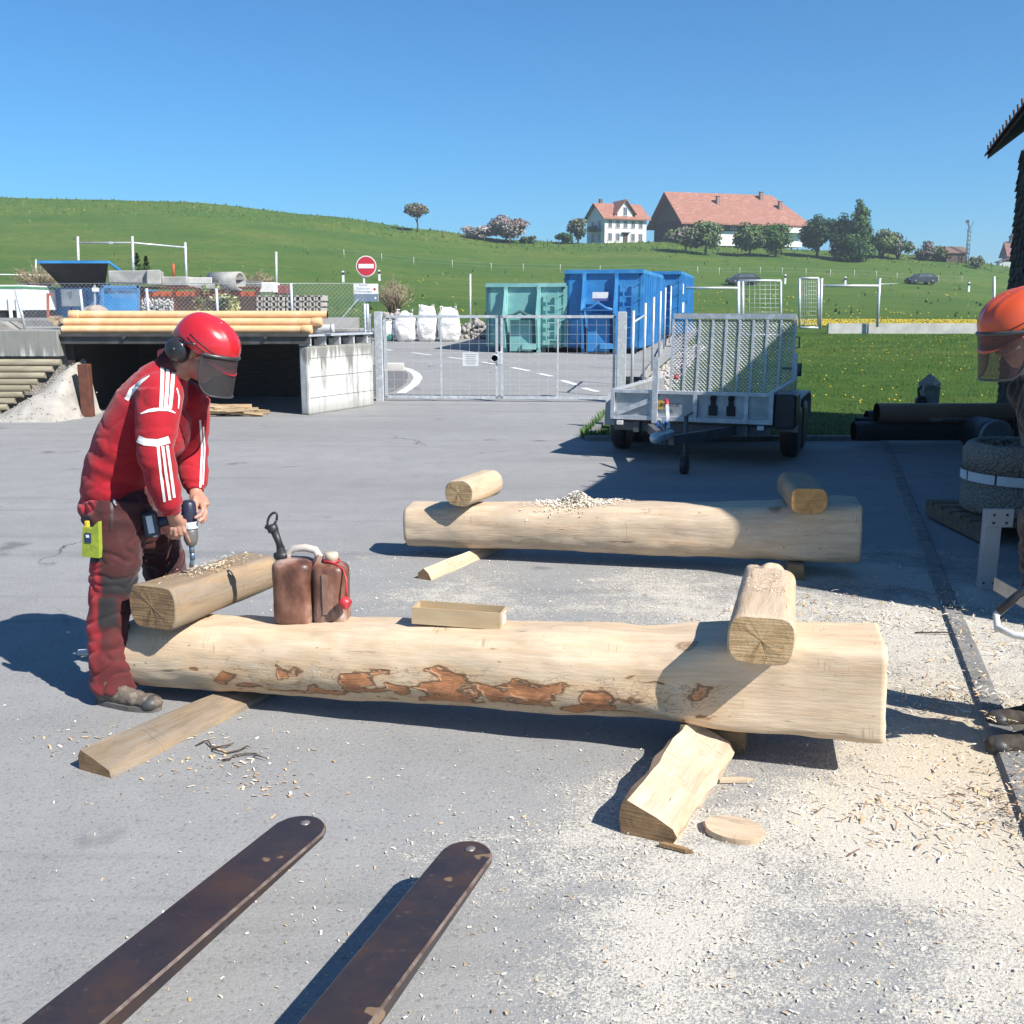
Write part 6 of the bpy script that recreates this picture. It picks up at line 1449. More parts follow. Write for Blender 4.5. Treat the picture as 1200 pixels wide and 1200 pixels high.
# ================================================================ fork tines
def forks():
    zt = .20
    t = thing('loader_forks', 'pair of worn dark steel fork tines reaching in from the lower left', 'loader forks', (-1.2, 1.3, 0))
    m, nt, b = new_mat('worn_fork_steel'); v = coords(nt); va = coords(nt, (1, 1, 1)); n = tex(nt, v, 5, 8, .7); n2 = tex(nt, v, 28, 5, .7)
    c = ramp(nt, n, [(.30, (.030, .027, .036)), (.48, (.050, .040, .042)), (.62, (.078, .048, .038)), (.76, (.12, .066, .042))]); c = mixc(nt, ramp(nt, n2, [(.60, (0, 0, 0)), (.72, (.7, .7, .7))]), c, (.14, .09, .075)); c = mixc(nt, ramp(nt, tex(nt, v, 9, 3, .4), [(.735, (0, 0, 0)), (.75, (.8, .8, .8))]), c, (.34, .22, .12))
    nt.links.new(c, b.inputs['Base Color']); b.inputs['Metallic'].default_value = .35; b.inputs['Roughness'].default_value = .29; bump(nt, b, n2, .15, .004); FK = m
    EDGE = mat('worn_edge_steel', (.30, .24, .20), (.14, .09, .075), 24, .4, .5)
    for i, (L0, L1, R0, R1) in enumerate((((318, 968), (26, 1196), (381, 974), (121, 1199)), ((515, 999), (346, 1199), (577, 1003), (436, 1199)))):
        l0, l1, r0, r1 = [G(*q, zt) for q in (L0, L1, R0, R1)]
        d = ((l0 - l1).normalized() + (r0 - r1).normalized()).normalized(); n_ = V((d.y, -d.x, 0)); w = abs((r0 - l0).dot(n_)); w = (w + abs((r1 - l1).dot(n_))) / 2
        tipc = (l0 + r0) / 2; tipc += d * .0; tip = max(d.dot(l0), d.dot(r0))
        o_ = tipc - d * (d.dot(tipc) - tip); L = 1.9
        mb = MB(); K = 40; prof = []
        def half(s):                       # half width at distance s behind the nose
            r = w / 2
            return math.sqrt(max(0, r * r - (r - s) ** 2)) if s < r else r
        ss = [0, .004, .012, .024, .04, w / 2 * .9, w / 2] + [w / 2 + (L - w / 2) * k / K for k in range(1, K + 1)]
        nose = o_ + d * (w * .38); bv = .006
        for s in ss:
            h = half(s) if s > 0 else .004; th = .016 + .040 * min(1, s / 1.3); cpt = V((nose.x, nose.y, 0)) - d * s
            for (y, zz) in ((-h, -bv), (-h + min(bv, h * .5), 0), (h - min(bv, h * .5), 0), (h, -bv), (h, -th + .003), (h * .97, -th), (-h * .97, -th), (-h, -th + .003)): mb.v.append(cpt + n_ * y + V((0, 0, zt + zz)))
        for j in range(len(ss) - 1):
            for k in range(8): k2 = (k + 1) % 8; mb.f.append([j * 8 + k, j * 8 + k2, (j + 1) * 8 + k2, (j + 1) * 8 + k]); mb.m.append(1 if k in (0, 2) else 0); mb.s.append(False)
        mb.f.append(list(range(8))); mb.m.append(0); mb.s.append(False); mb.f.append([(len(ss) - 1) * 8 + k for k in range(8)]); mb.m.append(0); mb.s.append(False)
        e = V((nose.x, nose.y, 0)) - d * (L + .02); mb.bar(e + V((0, 0, zt - .056)), e + V((0, 0, zt + .34)), w, .05, up=d)
        f = mb.build('fork', [FK, EDGE], t, True)
        rv = MB(); rv.lathe([(0, .001), (.013, .001), (.013, .0), (.016, .0), (.016, .002), (.0, .0025)], V((nose.x, nose.y, 0)) - d * .045 + V((0, 0, zt)), (0, 0, 1), 16); rv.build('rivet', mat('rivet_steel', (.36, .33, .32), (.2, .17, .16), 20, .4, .5), f, True)
        if i == 0: e0 = e
    cr = MB(); cr.bar(e0 + V((-.15, -.05, zt + .30)), e + V((.25, -.05, zt + .30)), .06, .12); cr.build('carriage_bar', FK, t, True)
forks()
# ================================================================ people
SKIN = mat('skin', (.46, .245, .175), (.40, .20, .14), 14, .5, bmp=.06, c3=(.50, .28, .205))
def Qp(p):
    x, y, z = p[0], p[1], p[2] - CAMH; D = y * CP - z * SP; U = y * SP + z * CP
    return 600 + FOC * x / D, 600 - FOC * U / D
def surf_ribbon(bvh, path, widths, off, n=40, name='stripe', m=None, parent=None, thick=0.):
    """cloth band lying on a garment: its edge points are found on the garment surface"""
    L = [0]
    for a, b in zip(path, path[1:]): L.append(L[-1] + math.hypot(b[0] - a[0], b[1] - a[1]))
    def at(s):
        for i in range(len(path) - 1):
            if s <= L[i + 1] + 1e-9:
                t = (s - L[i]) / max(1e-9, L[i + 1] - L[i]); return [lerp(path[i][k], path[i + 1][k], t) for k in (0, 1)], lerp(widths[i], widths[i + 1], t)
    mb = MB(); rows = []; o = V((0, 0, CAMH))
    for j in range(n + 1):
        s = L[-1] * j / n; (x, y), w = at(s); (x0, y0), _ = at(max(0, s - 2)); (x1, y1), _ = at(min(L[-1], s + 2)); dx, dy = x1 - x0, y1 - y0; l = math.hypot(dx, dy); nx, ny = -dy / l, dx / l; row = []
        for k in range(4):
            q = (k / 3 - .5) * w; d = ray(x + nx * q, y + ny * q).normalized(); h = bvh.ray_cast(o, d)
            row.append(h[0] + h[1] * off if h[0] else None)
        rows.append(row)
    for a, b in zip(rows, rows[1:]):
        for k in range(3):
            q = [a[k], a[k + 1], b[k + 1], b[k]]
            if any(v is None for v in q) or max((q[i] - q[i - 1]).length for i in range(4)) > .10: continue
            mb.add(q, [[0, 1, 2, 3]], 0, True)
    return mb
def frame_from(f, u):
    f = V(f).normalized(); u = (V(u) - f * V(u).dot(f)).normalized(); l = u.cross(f); return Matrix((f, l, u)).transposed()
def head_shapes(mb, c, F, neck):
    """skull, jaw, nose, ears and neck in the frame F (forward, left, up)"""
    q = lambda x, y, z: V(c) + F @ V((x, y, z))
    mb.ball(q(-.012, 0, .035), (.098, .077, .092), 3, rot=F); mb.ball(q(.020, 0, -.035), (.072, .062, .085), 3, rot=F); mb.ball(q(.055, 0, -.088), (.032, .034, .026), 2, rot=F)
    mb.tube([q(.084, 0, .018), q(.108, 0, -.022), q(.094, 0, -.034)], [.010, .016, .014], 10)
    mb.ball(q(.082, 0, -.060), (.012, .026, .008), 2, rot=F); mb.ball(q(.080, 0, -.072), (.012, .022, .008), 2, rot=F)
    for s in (-1, 1):
        mb.ball(q(-.010, s * .078, -.005), (.018, .011, .032), 2, rot=F); mb.ball(q(.062, s * .036, -.020), (.024, .024, .022), 2, rot=F)
        mb.tube([q(.082, s * .012, .022), q(.080, s * .034, .026), q(.062, s * .056, .018)], [.010, .010, .008], 8)
    mb.tube([q(-.020, 0, -.03), q(-.035, 0, -.10), V(neck)], [.060, .057, .066], 16)
def finger(mb, pts, r=.0092):
    mb.tube(pts, [r * 1.06, r, r * .93, r * .80][:len(pts)] if len(pts) <= 4 else r, 10); mb.ball(pts[-1], r * .82, 2); mb.ball(pts[0], r * 1.12, 2)
    for p in pts[1:-1]: mb.ball(p, r * 1.04, 2)
def helmet(t, c, F, shell, muffs, vis_m, R_=1., visor_rot=0., mono=None):
    q = lambda x, y, z: V(c) + F @ V((x, y, z))
    sh = MB(); nu, nv = 56, 22; ring = []
    for j in range(nv + 1):
        v = j / nv * math.pi / 2
        for k in range(nu):
            a = 2 * math.pi * k / nu; ca, sa = math.cos(a), math.sin(a)
            rx = .152 if ca > 0 else .150; x = rx * ca * math.cos(v) ** .62; y = .118 * sa * math.cos(v) ** .62; z = .128 * math.sin(v) ** .95
            if j == 0: z = -.012 - .030 * (max(0, -ca)) ** 2 + .012 * max(0, ca)
            rg = .006 * (math.exp(-(y / .012) ** 2) + math.exp(-((abs(y) - .045) / .009) ** 2)) * smooth(v / .5) * smooth((x + .11) / .1)
            sh.v.append(q(x - .008, y, z + .030 + rg))
    for j in range(nv):
        for k in range(nu): k2 = (k + 1) % nu; sh.f.append([j * nu + k, j * nu + k2, (j + 1) * nu + k2, (j + 1) * nu + k]); sh.m.append(0); sh.s.append(True)
    hs = sh.build('helmet', shell, t, True, fixn=True); md = hs.modifiers.new('thickness', 'SOLIDIFY'); md.thickness = .004; md.offset = -1
    pk = MB(); rows = []
    for i in range(25):
        a = lerp(-1.15, 1.15, i / 24); e = .034 * math.cos(a * 1.2); rows.append((q(.144 * math.cos(a) - .006, .116 * math.sin(a), .026), q((.144 + e) * math.cos(a) - .004, (.116 + e * .5) * math.sin(a), .014)))
    for (a, b), (a2, b2) in zip(rows, rows[1:]): pk.add([a, b, b2, a2], [[0, 1, 2, 3]], 0, True)
    po = pk.build('peak', shell, hs, True, fixn=False); md = po.modifiers.new('thickness', 'SOLIDIFY'); md.thickness = .004
    sl = MB()
    for s in (-1, 1):
        for z0 in (.062, .044): 
            pts = []
            for i in range(9):
                a = lerp(.35, 1.85, i / 8); zz = z0 + (.006 * i / 8); kk = math.cos(math.asin(min(1, (zz - .03) / .128))) ** .62 + .012
                pts.append(q(.151 * math.cos(a) * kk - .008, s * .118 * math.sin(a) * kk, zz))
            sl.tube(pts, .0022, 5)
    sl.build('vent_slot', mat('slot_dark', (.10, .012, .014), (.08, .01, .012), 9, .6), hs, True)
    for s in (-1, 1):
        m = MB(); rr = Matrix.Rotation(s * R(4), 3, 'Z'); cc = q(-.062, s * .104, -.028)
        m.lathe([(0, -.024), (.036, -.024), (.050, -.016), (.053, 0), (.050, .012), (.040, .024), (.020, .030), (0, .031)], cc, F @ V((0, s, 0)), 28); m.lathe([(.054, -.030), (.058, -.022), (.054, -.012)], cc, F @ V((0, s, 0)), 28)
        mo = m.build('ear_muff', muffs, t, True)
        b = MB(); b.tube([cc + F @ V((-.012, s * .012, .04)), q(-.022, s * .126, .036), q(.004, s * .128, .052)], .0055, 8); b.lathe([(0, 0), (.010, 0), (.010, .005), (0, .006)], cc + F @ V((0, s * .029, 0)), F @ V((0, s, 0)), 10); b.build('muff_arm', muffs, mo, True)
    # mesh visor: part cylinder, rounded lower corners, round frame
    F2 = F @ Matrix.Rotation(visor_rot, 3, 'Y'); q2 = lambda x, y, z: V(c) + F @ V((.02, 0, .02)) + F2 @ V((x - .02, y, z - .02))
    A = 1.22; rad = .152; zt, zb = .018, -.150
    def vp(u, v):
        a = u * A; return q2(rad * math.cos(a) - .002, .122 * math.sin(a) * 1.04, v)
    def zlow(u): e = max(0, (abs(u) - .60) / .40); return zb + .085 * (1 - math.sqrt(max(0, 1 - e * e)))
    vm = MB(); K = 36
    for i in range(K + 1):
        u = -1 + 2 * i / K
        for j in range(11): vm.v.append(vp(u, lerp(zt, zlow(u), j / 10)))
    for i in range(K):
        for j in range(10): vm.f.append([i * 11 + j, i * 11 + j + 1, (i + 1) * 11 + j + 1, (i + 1) * 11 + j]); vm.m.append(0); vm.s.append(True)
    vo = vm.build('visor', vis_m, t, True, fixn=False)
    fr = MB(); loop = [vp(-1 + 2 * i / K, zt) for i in range(K + 1)] + [vp(1, lerp(zt, zlow(1), i / 6)) for i in range(1, 6)] + [vp(1 - 2 * i / K, zlow(1 - 2 * i / K)) for i in range(K + 1)] + [vp(-1, lerp(zlow(1), zt, i / 6)) for i in range(1, 7)]
    fr.tube(loop, .0045, 8); fr.tube([vp(-1 + 2 * i / K, zt + .004) for i in range(K + 1)], .0085, 8); fr.build('visor_frame', mat('visor_frame_black', (.035, .035, .038), (.06, .06, .062), 9, .35), vo, True)
    return hs
def visor_mat(name, c, alpha):
    m, nt, b = new_mat(name); b.inputs['Base Color'].default_value = (*c, 1); b.inputs['Roughness'].default_value = .5
    b.inputs['Alpha'].default_value = alpha; return m
def boot(t, heel, toe, m, sole_m, cap_m, lace_m):
    heel, toe = V(heel), V(toe); d = (toe - heel); d.z = 0; L = d.length; d.normalize(); s = V((-d.y, d.x, 0)); q = lambda x, y, z: heel + d * x + s * y + V((0, 0, z))
    b = MB(); b.tube([q(.035, 0, .05), q(.10, 0, .055), q(.18, 0, .052), q(L - .055, 0, .046), q(L - .012, 0, .036)], [(.052, .036), (.052, .045), (.056, .038), (.056, .034), (.036, .022)], 18, up=(0, 0, 1)) if False else None
    for x, w, h, z in ((.05, .040, .050, .055), (.09, .040, .056, .060), (.13, .041, .05, .056), (.17, .046, .044, .05), (.21, .049, .040, .045), (L - .062, .049, .035, .042), (L - .04, .040, .032, .040)): b.ball(q(x, 0, z), (.055, w, h), 2, rot=Matrix((d, s, V((0, 0, 1)))).transposed())
    b.tube([q(.080, 0, .06), q(.080, 0, .10), q(.080, 0, .13)], [.046, .046, .046], 16)
    b = remesh(b, .006, 7, lambda p, n: .0025 * noise.noise(p * 34)); bo = b.build('boot', m, t, True)
    so = MB(); o = []
    for i in range(28):
        a = 2 * math.pi * i / 28; x = L / 2 + (L / 2 + .002) * math.cos(a); o.append(q(x, (.043 + .010 * smooth((x - .1) / .12)) * abs(math.sin(a)) ** .75 * (1 if math.sin(a) > 0 else -1), .001))
    so.prism(o, (0, 0, .026)); so.build('sole', sole_m, bo, True)
    c = MB(); c.ball(q(L - .045, 0, .036), (.048, .0505, .036), 3, rot=Matrix((d, s, V((0, 0, 1)))).transposed()); c.build('toe_cap', cap_m, bo, True)
    l = MB()
    for k in range(5): x = .10 + .026 * k; z = .116 - .013 * k; l.tube([q(x, -.032, z - .014), q(x + .008, 0, z + .006), q(x + .016, .032, z - .016)], .0032, 6); l.tube([q(x, .032, z - .014), q(x + .008, 0, z + .006), q(x + .016, -.032, z - .016)], .0032, 6)
    l.build('lace', lace_m, bo, True)
def cloth_mat(name, a, b_, tones=False):
    m, nt, b = new_mat(name); v = coords(nt); c = ramp(nt, tex(nt, v, 6, 6, .65), [(.35, a), (.68, b_)])
    if tones:
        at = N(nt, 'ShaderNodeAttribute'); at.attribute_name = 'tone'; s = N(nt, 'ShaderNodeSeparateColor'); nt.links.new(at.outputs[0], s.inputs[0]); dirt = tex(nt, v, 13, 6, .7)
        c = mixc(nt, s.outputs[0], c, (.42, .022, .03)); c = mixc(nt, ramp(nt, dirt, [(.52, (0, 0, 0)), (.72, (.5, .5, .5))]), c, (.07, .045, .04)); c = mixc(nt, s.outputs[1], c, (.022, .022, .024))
    nt.links.new(c, b.inputs['Base Color']); b.inputs['Roughness'].default_value = .8; b.inputs['Sheen Weight'].default_value = .15; b.inputs['Specular IOR Level'].default_value = .2
    bump(nt, b, math_(nt, 'ADD', tex(nt, v, 260, 2, .5), math_(nt, 'MULTIPLY', tex(nt, coords(nt, (1, 1, 1.6)), 26, 6, .65, .6), 1.6)), .35, .004); return m
def folds(cs, base=.004):
    """cloth relief: broad noise plus cross folds near the given points (point, axis, radius, depth, frequency)"""
    def f(p, n):
        w = p + V((.05 * noise.noise(p * 5), .05 * noise.noise(p * 5 + V((9, 0, 0))), .05 * noise.noise(p * 5 + V((0, 9, 0))))); rg = abs(noise.noise(V((w.x * 9, w.y * 9, w.z * 15)))); h = base * (noise.noise(p * 6) - 1.5 * max(0, .22 - rg) / .22 + .35 * noise.noise(p * 22))
        for (c, ax, r, dp, fr) in cs:
            d = (p - c).length
            if d < r: h += dp * (1 - d / r) ** .8 * math.sin((p - c).dot(ax) * fr + 3.2 * noise.noise(p * 6) + 1.2 * noise.noise(p * 15))
        return h
    return f
EYE = mat('eye_white', (.7, .68, .65), (.62, .6, .57), 9, .3); HAIR = mat('brown_hair', (.07, .045, .03), (.045, .03, .02), 30, .6)
def face_bits(t, c, F):
    q = lambda x, y, z: V(c) + F @ V((x, y, z))
    for s in (-1, 1):
        e = MB(); e.ball(q(.076, s * .032, .006), .0115, 2); e.build('eye', EYE, t, True)
    h = MB(); h.ball(q(-.018, 0, .040), (.101, .081, .094), 3, rot=F); h.build('hair', HAIR, t, True)

# ---------------------------------------------------------------- the driller
def driller():
    Y0 = 4.56
    J = dict(pel=P(142, 592, 4.58), hipN=P(137, 612, 4.47), hipF=P(168, 606, 4.70), kneeN=P(130, 705, 4.41), kneeF=P(196, 690, 4.80), ankN=P(131, 806, 4.37), ankF=P(188, 770, 5.02),
             waist=P(143, 548, 4.58), mid=P(156, 512, 4.57), chest=P(176, 474, 4.56), neck=P(203, 436, 4.54), shN=P(187, 458, 4.37), shF=P(222, 466, 4.74), elN=P(182, 533, 4.30), elF=P(224, 528, 4.78), wrN=P(202, 601, 4.37), wrF=P(229, 576, 4.63), head=P(238, 414, 4.53))
    base = V((-1.72, 4.5, 0)); t = thing('person', 'person in red jacket and red forestry helmet bending over a drill', 'person', base, R(-12))
    f = V((.76, -.18, -.62)); F = frame_from(f, (.6, -.1, .8))
    # ---- body, one skin
    b = MB(); head_shapes(b, J['head'], F, J['neck'])
    b.tube([J['neck'], J['chest'], J['mid'], J['waist'], J['pel']], [.06, (.14, .10), (.13, .095), (.12, .085), (.11, .075)], 18, up=(0, 1, 0))
    for h, k, a in (('hipN', 'kneeN', 'ankN'), ('hipF', 'kneeF', 'ankF')): b.tube([J['pel'], J[h], J[k], J[a]], [.075, .07, .05, .036], 14); b.tube([J[a], J[a] + V((.06, -.015, -.055)), J[a] + V((.19, -.04, -.075))], [.038, .04, .028], 12)
    for s, e, w in (('shN', 'elN', 'wrN'), ('shF', 'elF', 'wrF')): b.tube([J['chest'], J[s], J[e], J[w]], [.07, .055, .042, .029], 14)
    # right hand on the grip, index finger along the gearbox
    pa = P(208, 613, 4.40); b.tube([J['wrN'], P(205, 607, 4.385), pa, P(209, 618, 4.415)], [(.030, .024), (.036, .022), (.041, .019), (.034, .016)], 16, up=(1, 0, -.3))
    finger(b, [P(213.5, 615, 4.395), P(216.5, 623, 4.39), P(219.5, 629.5, 4.415), P(222, 635, 4.435)], .0098)
    finger(b, [P(210, 619, 4.39), P(212, 626, 4.39), P(208.5, 630.5, 4.42), P(204, 630, 4.45)], .0098)
    finger(b, [P(205.5, 620.5, 4.388), P(206, 627, 4.39), P(202, 630.5, 4.42), P(198.5, 629.5, 4.445)], .0094)
    finger(b, [P(201, 619.5, 4.39), P(200.5, 625, 4.395), P(197.5, 627.5, 4.42), P(195, 626.5, 4.44)], .0084)
    finger(b, [P(210, 609, 4.42), P(217, 611, 4.46), P(221, 616, 4.49), P(222, 620, 4.51)], .0108)
    # left hand over the back of the tool
    b.tube([J['wrF'], P(231, 582, 4.61), P(234, 588, 4.58), P(237, 594, 4.555)], [(.028, .022), (.036, .021), (.041, .018), (.036, .015)], 16, up=(1, 0, -.2))
    finger(b, [P(228.5, 583, 4.585), P(227.5, 590, 4.55), P(229.5, 596, 4.515), P(230.5, 600, 4.50)], .0108)
    finger(b, [P(236, 591, 4.545), P(238, 598, 4.51), P(234.5, 603.5, 4.475), P(229, 606.5, 4.458)], .0096)
    finger(b, [P(239, 593, 4.56), P(241.5, 601, 4.53), P(238.5, 607.5, 4.49), P(233.5, 610.5, 4.468)], .0096)
    finger(b, [P(240, 596, 4.575), P(242, 604, 4.55), P(240, 609.5, 4.515), P(236.5, 612.5, 4.49)], .009)
    finger(b, [P(240, 598, 4.59), P(241, 606, 4.57), P(239.5, 610, 4.55), P(237.5, 612.5, 4.53)], .0082)
    remesh(b, .0042, 2).build('body', SKIN, t, True); face_bits(t, J['head'], F)
    # ---- jacket
    RED = cloth_mat('red_jacket', (.38, .012, .022), (.31, .010, .018))
    j = MB(); j.tube([P(138, 590, 4.58), P(137, 574, 4.58), P(140, 552, 4.58), P(156, 512, 4.57), P(177, 474, 4.56), P(192, 446, 4.55), P(204, 430, 4.54)], [(.180, .138), (.188, .154), (.19, .150), (.195, .152), (.205, .150), (.160, .108), (.075, .072)], 28, up=(0, 1, 0))
    for s in (J['shN'] + V((-.01, .03, -.02)), J['shF'] + V((-.02, -.02, -.02))): j.ball(s, (.105, .10, .105), 3)
    j.ball(P(196, 500, 4.60), (.10, .15, .15), 3)
    for s, e, w in (('shN', 'elN', 'wrN'), ('shF', 'elF', 'wrF')):
        a, c, d = J[s], J[e], J[w]; bend = c - (d - a).normalized() * 0
        j.tube([a, a.lerp(c, .5), a.lerp(c, .88), c.lerp(d, .12), c.lerp(d, .5), c.lerp(d, .80), c.lerp(d, .88)], [.094, .090, .080, .076, .070, .062, .055], 20)
        j.tube([c.lerp(d, .84), c.lerp(d, 1.0)], [.046, .043], 18)
    dn = (J['waist'] - J['chest']).normalized()
    fo = folds([(P(140, 560, 4.45), V((.25, 0, 1)), .30, .005, 48), (J['elN'], (J['wrN'] - J['shN']).normalized(), .17, .005, 60), (J['elF'], V((0, 0, 1)), .17, .005, 60), (J['wrN'] + V((0, 0, .08)), V((0, 0, 1)), .12, .003, 80), (J['shN'] + V((-.10, 0, -.10)), V((.7, 0, .7)), .18, .005, 45), (P(215, 480, 4.5), V((.4, 0, 1)), .2, .006, 45), (P(112, 570, 4.5), V((.5, 0, 1)), .2, .004, 55), (P(165, 510, 4.4), V((.8, 0, .5)), .25, .004, 40)], .0024)
    jm = remesh(j, .0075, 3, fo); jo = jm.build('jacket', RED, t, True); bv = bvh_of(jm)
    WH = mat('white_stripe_cloth', (.78, .77, .74), (.68, .66, .63), 20, .8)
    for pth, wd in (([(190.5, 425), (190, 450), (188.7, 478)], [4.2] * 3), ([(197, 427), (195.8, 452), (193.9, 478)], [4.2] * 3), ([(203, 434), (201.5, 455), (199, 479)], [4] * 3), ([(165, 485), (174, 481.5), (186, 479.5), (197, 480), (205, 484)], [1.2, 3.4, 4, 3.4, 1.2]),
                    ([(175.5, 440.5), (165, 448), (155, 458), (148.5, 469)], [1, 4, 7, 5]), ([(162, 514), (170, 518), (185, 519), (198, 515)], [8.5] * 4), ([(185, 523), (188, 552), (193, 588)], [3.1] * 3), ([(190.5, 523), (194, 552), (199, 586)], [3.1] * 3), ([(195.6, 522), (199.5, 550), (204, 583)], [3.1] * 3),
                    ([(234.2, 492), (236.5, 525), (234.5, 571)], [2.2] * 3), ([(238, 500), (239.5, 525), (237.5, 568)], [1.6] * 3), ([(207, 455), (209.5, 466), (208.5, 479)], [1.4, 1.8, 1.2])):
        rb = surf_ribbon(bv, pth, wd, .0025)
        if rb.f: rb.build('white_stripe', WH, jo, True, fixn=False)
    cl = MB(); cl.tube([P(196, 429, 4.54), P(207, 424, 4.54)], [.078, .072], 22, cap=False); cl.build('collar', mat('dark_collar', (.06, .008, .012), (.05, .008, .01), 9, .8), jo, True)
    # ---- trousers
    TR = cloth_mat('work_trousers', (.075, .018, .019), (.046, .016, .016), True)
    k = MB(); k.ball(P(143, 588, 4.58), (.165, .19, .14), 3); k.ball(P(131, 596, 4.54), (.14, .16, .13), 3)
    k.tube([P(140, 592, 4.50), P(137, 622, 4.46), P(136, 660, 4.43), P(130, 700, 4.41), P(127, 740, 4.395), P(131, 775, 4.385), P(134, 808, 4.375)], [.150, .134, .114, .096, .094, .098, .098], 22)
    k.tube([P(160, 592, 4.66), P(176, 622, 4.71), P(190, 655, 4.77), P(198, 692, 4.82), P(194, 735, 4.92), P(190, 772, 5.0)], [.140, .124, .106, .094, .088, .084], 22)
    z = V((0, 0, 1)); fo = folds([(P(131, 780, 4.38), V((.15, 0, 1)), .24, .008, 66), (P(128, 745, 4.4), V((.35, 0, 1)), .16, .007, 52), (J['kneeN'], V((-.3, 0, 1)), .16, .005, 50), (P(135, 612, 4.4), V((.3, 0, 1)), .16, .006, 50), (J['ankF'], z, .25, .012, 75), (P(180, 640, 4.7), V((-.5, 0, 1)), .2, .008, 45)], .006)
    km = remesh(k, .0075, 3, fo); ko = km.build('trousers', TR, t, True); bk = bvh_of(km)
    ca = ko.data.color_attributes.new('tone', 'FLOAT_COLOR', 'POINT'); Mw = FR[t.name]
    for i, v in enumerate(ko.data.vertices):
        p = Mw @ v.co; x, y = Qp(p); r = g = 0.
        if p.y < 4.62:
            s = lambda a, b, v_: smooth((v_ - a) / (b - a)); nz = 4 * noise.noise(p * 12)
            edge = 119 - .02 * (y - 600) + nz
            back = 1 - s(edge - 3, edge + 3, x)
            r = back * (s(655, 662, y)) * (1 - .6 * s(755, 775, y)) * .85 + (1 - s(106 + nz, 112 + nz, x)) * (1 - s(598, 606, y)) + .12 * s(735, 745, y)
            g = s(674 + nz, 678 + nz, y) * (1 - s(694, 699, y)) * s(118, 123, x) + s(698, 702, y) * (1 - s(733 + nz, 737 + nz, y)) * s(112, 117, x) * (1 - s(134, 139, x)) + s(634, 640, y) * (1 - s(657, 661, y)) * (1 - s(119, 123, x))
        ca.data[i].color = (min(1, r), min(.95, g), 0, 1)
    zp = surf_ribbon(bk, [(130.5, 580), (131, 600), (131, 622)], [3.4, 3.4, 3.4], .0025); zp.build('pocket_zip', mat('zip_dark', (.05, .02, .02), (.03, .02, .02), 20, .5), ko, True, fixn=False)
    zt_ = surf_ribbon(bk, [(130, 577), (133, 586), (137, 592)], [2.4, 2.4, 1.6], .006); zt_.build('zip_pull', GALV, ko, True, fixn=False)
    # hi-vis pouch on the back of the hip
    HV = mat('hi_vis_yellow', (.30, .36, .03), (.22, .27, .03), 22, .7, bmp=.4, bscale=40); c = None
    h = bk.ray_cast(V((0, 0, CAMH)), ray(112, 630).normalized()); c = h[0]; nn = V((-.25, -.97, .05)).normalized(); Fx = face_mat(c + nn * .012, nn)
    pm = MB(); pm.prism([V((x, y, 0)) for x, y in ((-.046, -.080), (.036, -.082), (.041, -.045), (.043, .078), (.006, .045), (-.036, .052))], (0, 0, .024)); pm = MB().add([Fx @ v for v in pm.v], pm.f); pm.v = [v + nn * .0 for v in pm.v]
    po = pm.build('hip_pouch', HV, t, True)
    lb = MB(); lb.box((-.010, .005, .0262), (.030, .042, .003)); MB().add([Fx @ v for v in lb.v], lb.f).build('label', mat('label_navy', (.02, .03, .10), (.03, .04, .12), 9, .5), po, True)
    lb = MB(); lb.box((-.010, .012, .0288), (.014, .012, .002)); MB().add([Fx @ v for v in lb.v], lb.f).build('emblem', PAINTW, po, True)
    lb = MB(); lb.box((-.022, .062, .010), (.018, .028, .016), None, .003); MB().add([Fx @ v for v in lb.v], lb.f).build('tool_tip', mat('tip_yellow', (.72, .48, .03), (.65, .42, .03), 9, .5), po, True)
    # ---- boots and helmet
    BT = mat('dirty_boot_leather', (.185, .145, .11), (.11, .085, .065), 18, .85, bmp=.3, c3=(.24, .20, .16)); SO = mat('boot_sole', (.075, .07, .065), (.13, .12, .11), 18, .9); CAP = mat('rubber_cap', (.035, .035, .038), (.07, .068, .066), 14, .5); LC = mat('boot_lace', (.20, .16, .11), (.10, .08, .06), 30, .8)
    g0, g1 = G(114, 824), G(188, 834); boot(t, (g0.x, g0.y, 0), (g1.x, g1.y, 0), BT, SO, CAP, LC)
    boot(t, (J['ankF'].x - .06, J['ankF'].y + .02, 0), (J['ankF'].x + .24, J['ankF'].y - .05, 0), BT, SO, CAP, LC)
    RH = mat('red_helmet_shell', (.50, .018, .026), (.44, .014, .022), 6, .30, coat=.4)
    helmet(t, J['head'], F, RH, mat('ear_muff_black', (.022, .022, .026), (.035, .035, .04), 6, .28), visor_mat('visor_mesh', (.045, .04, .042), .72), visor_rot=R(-26))
driller()
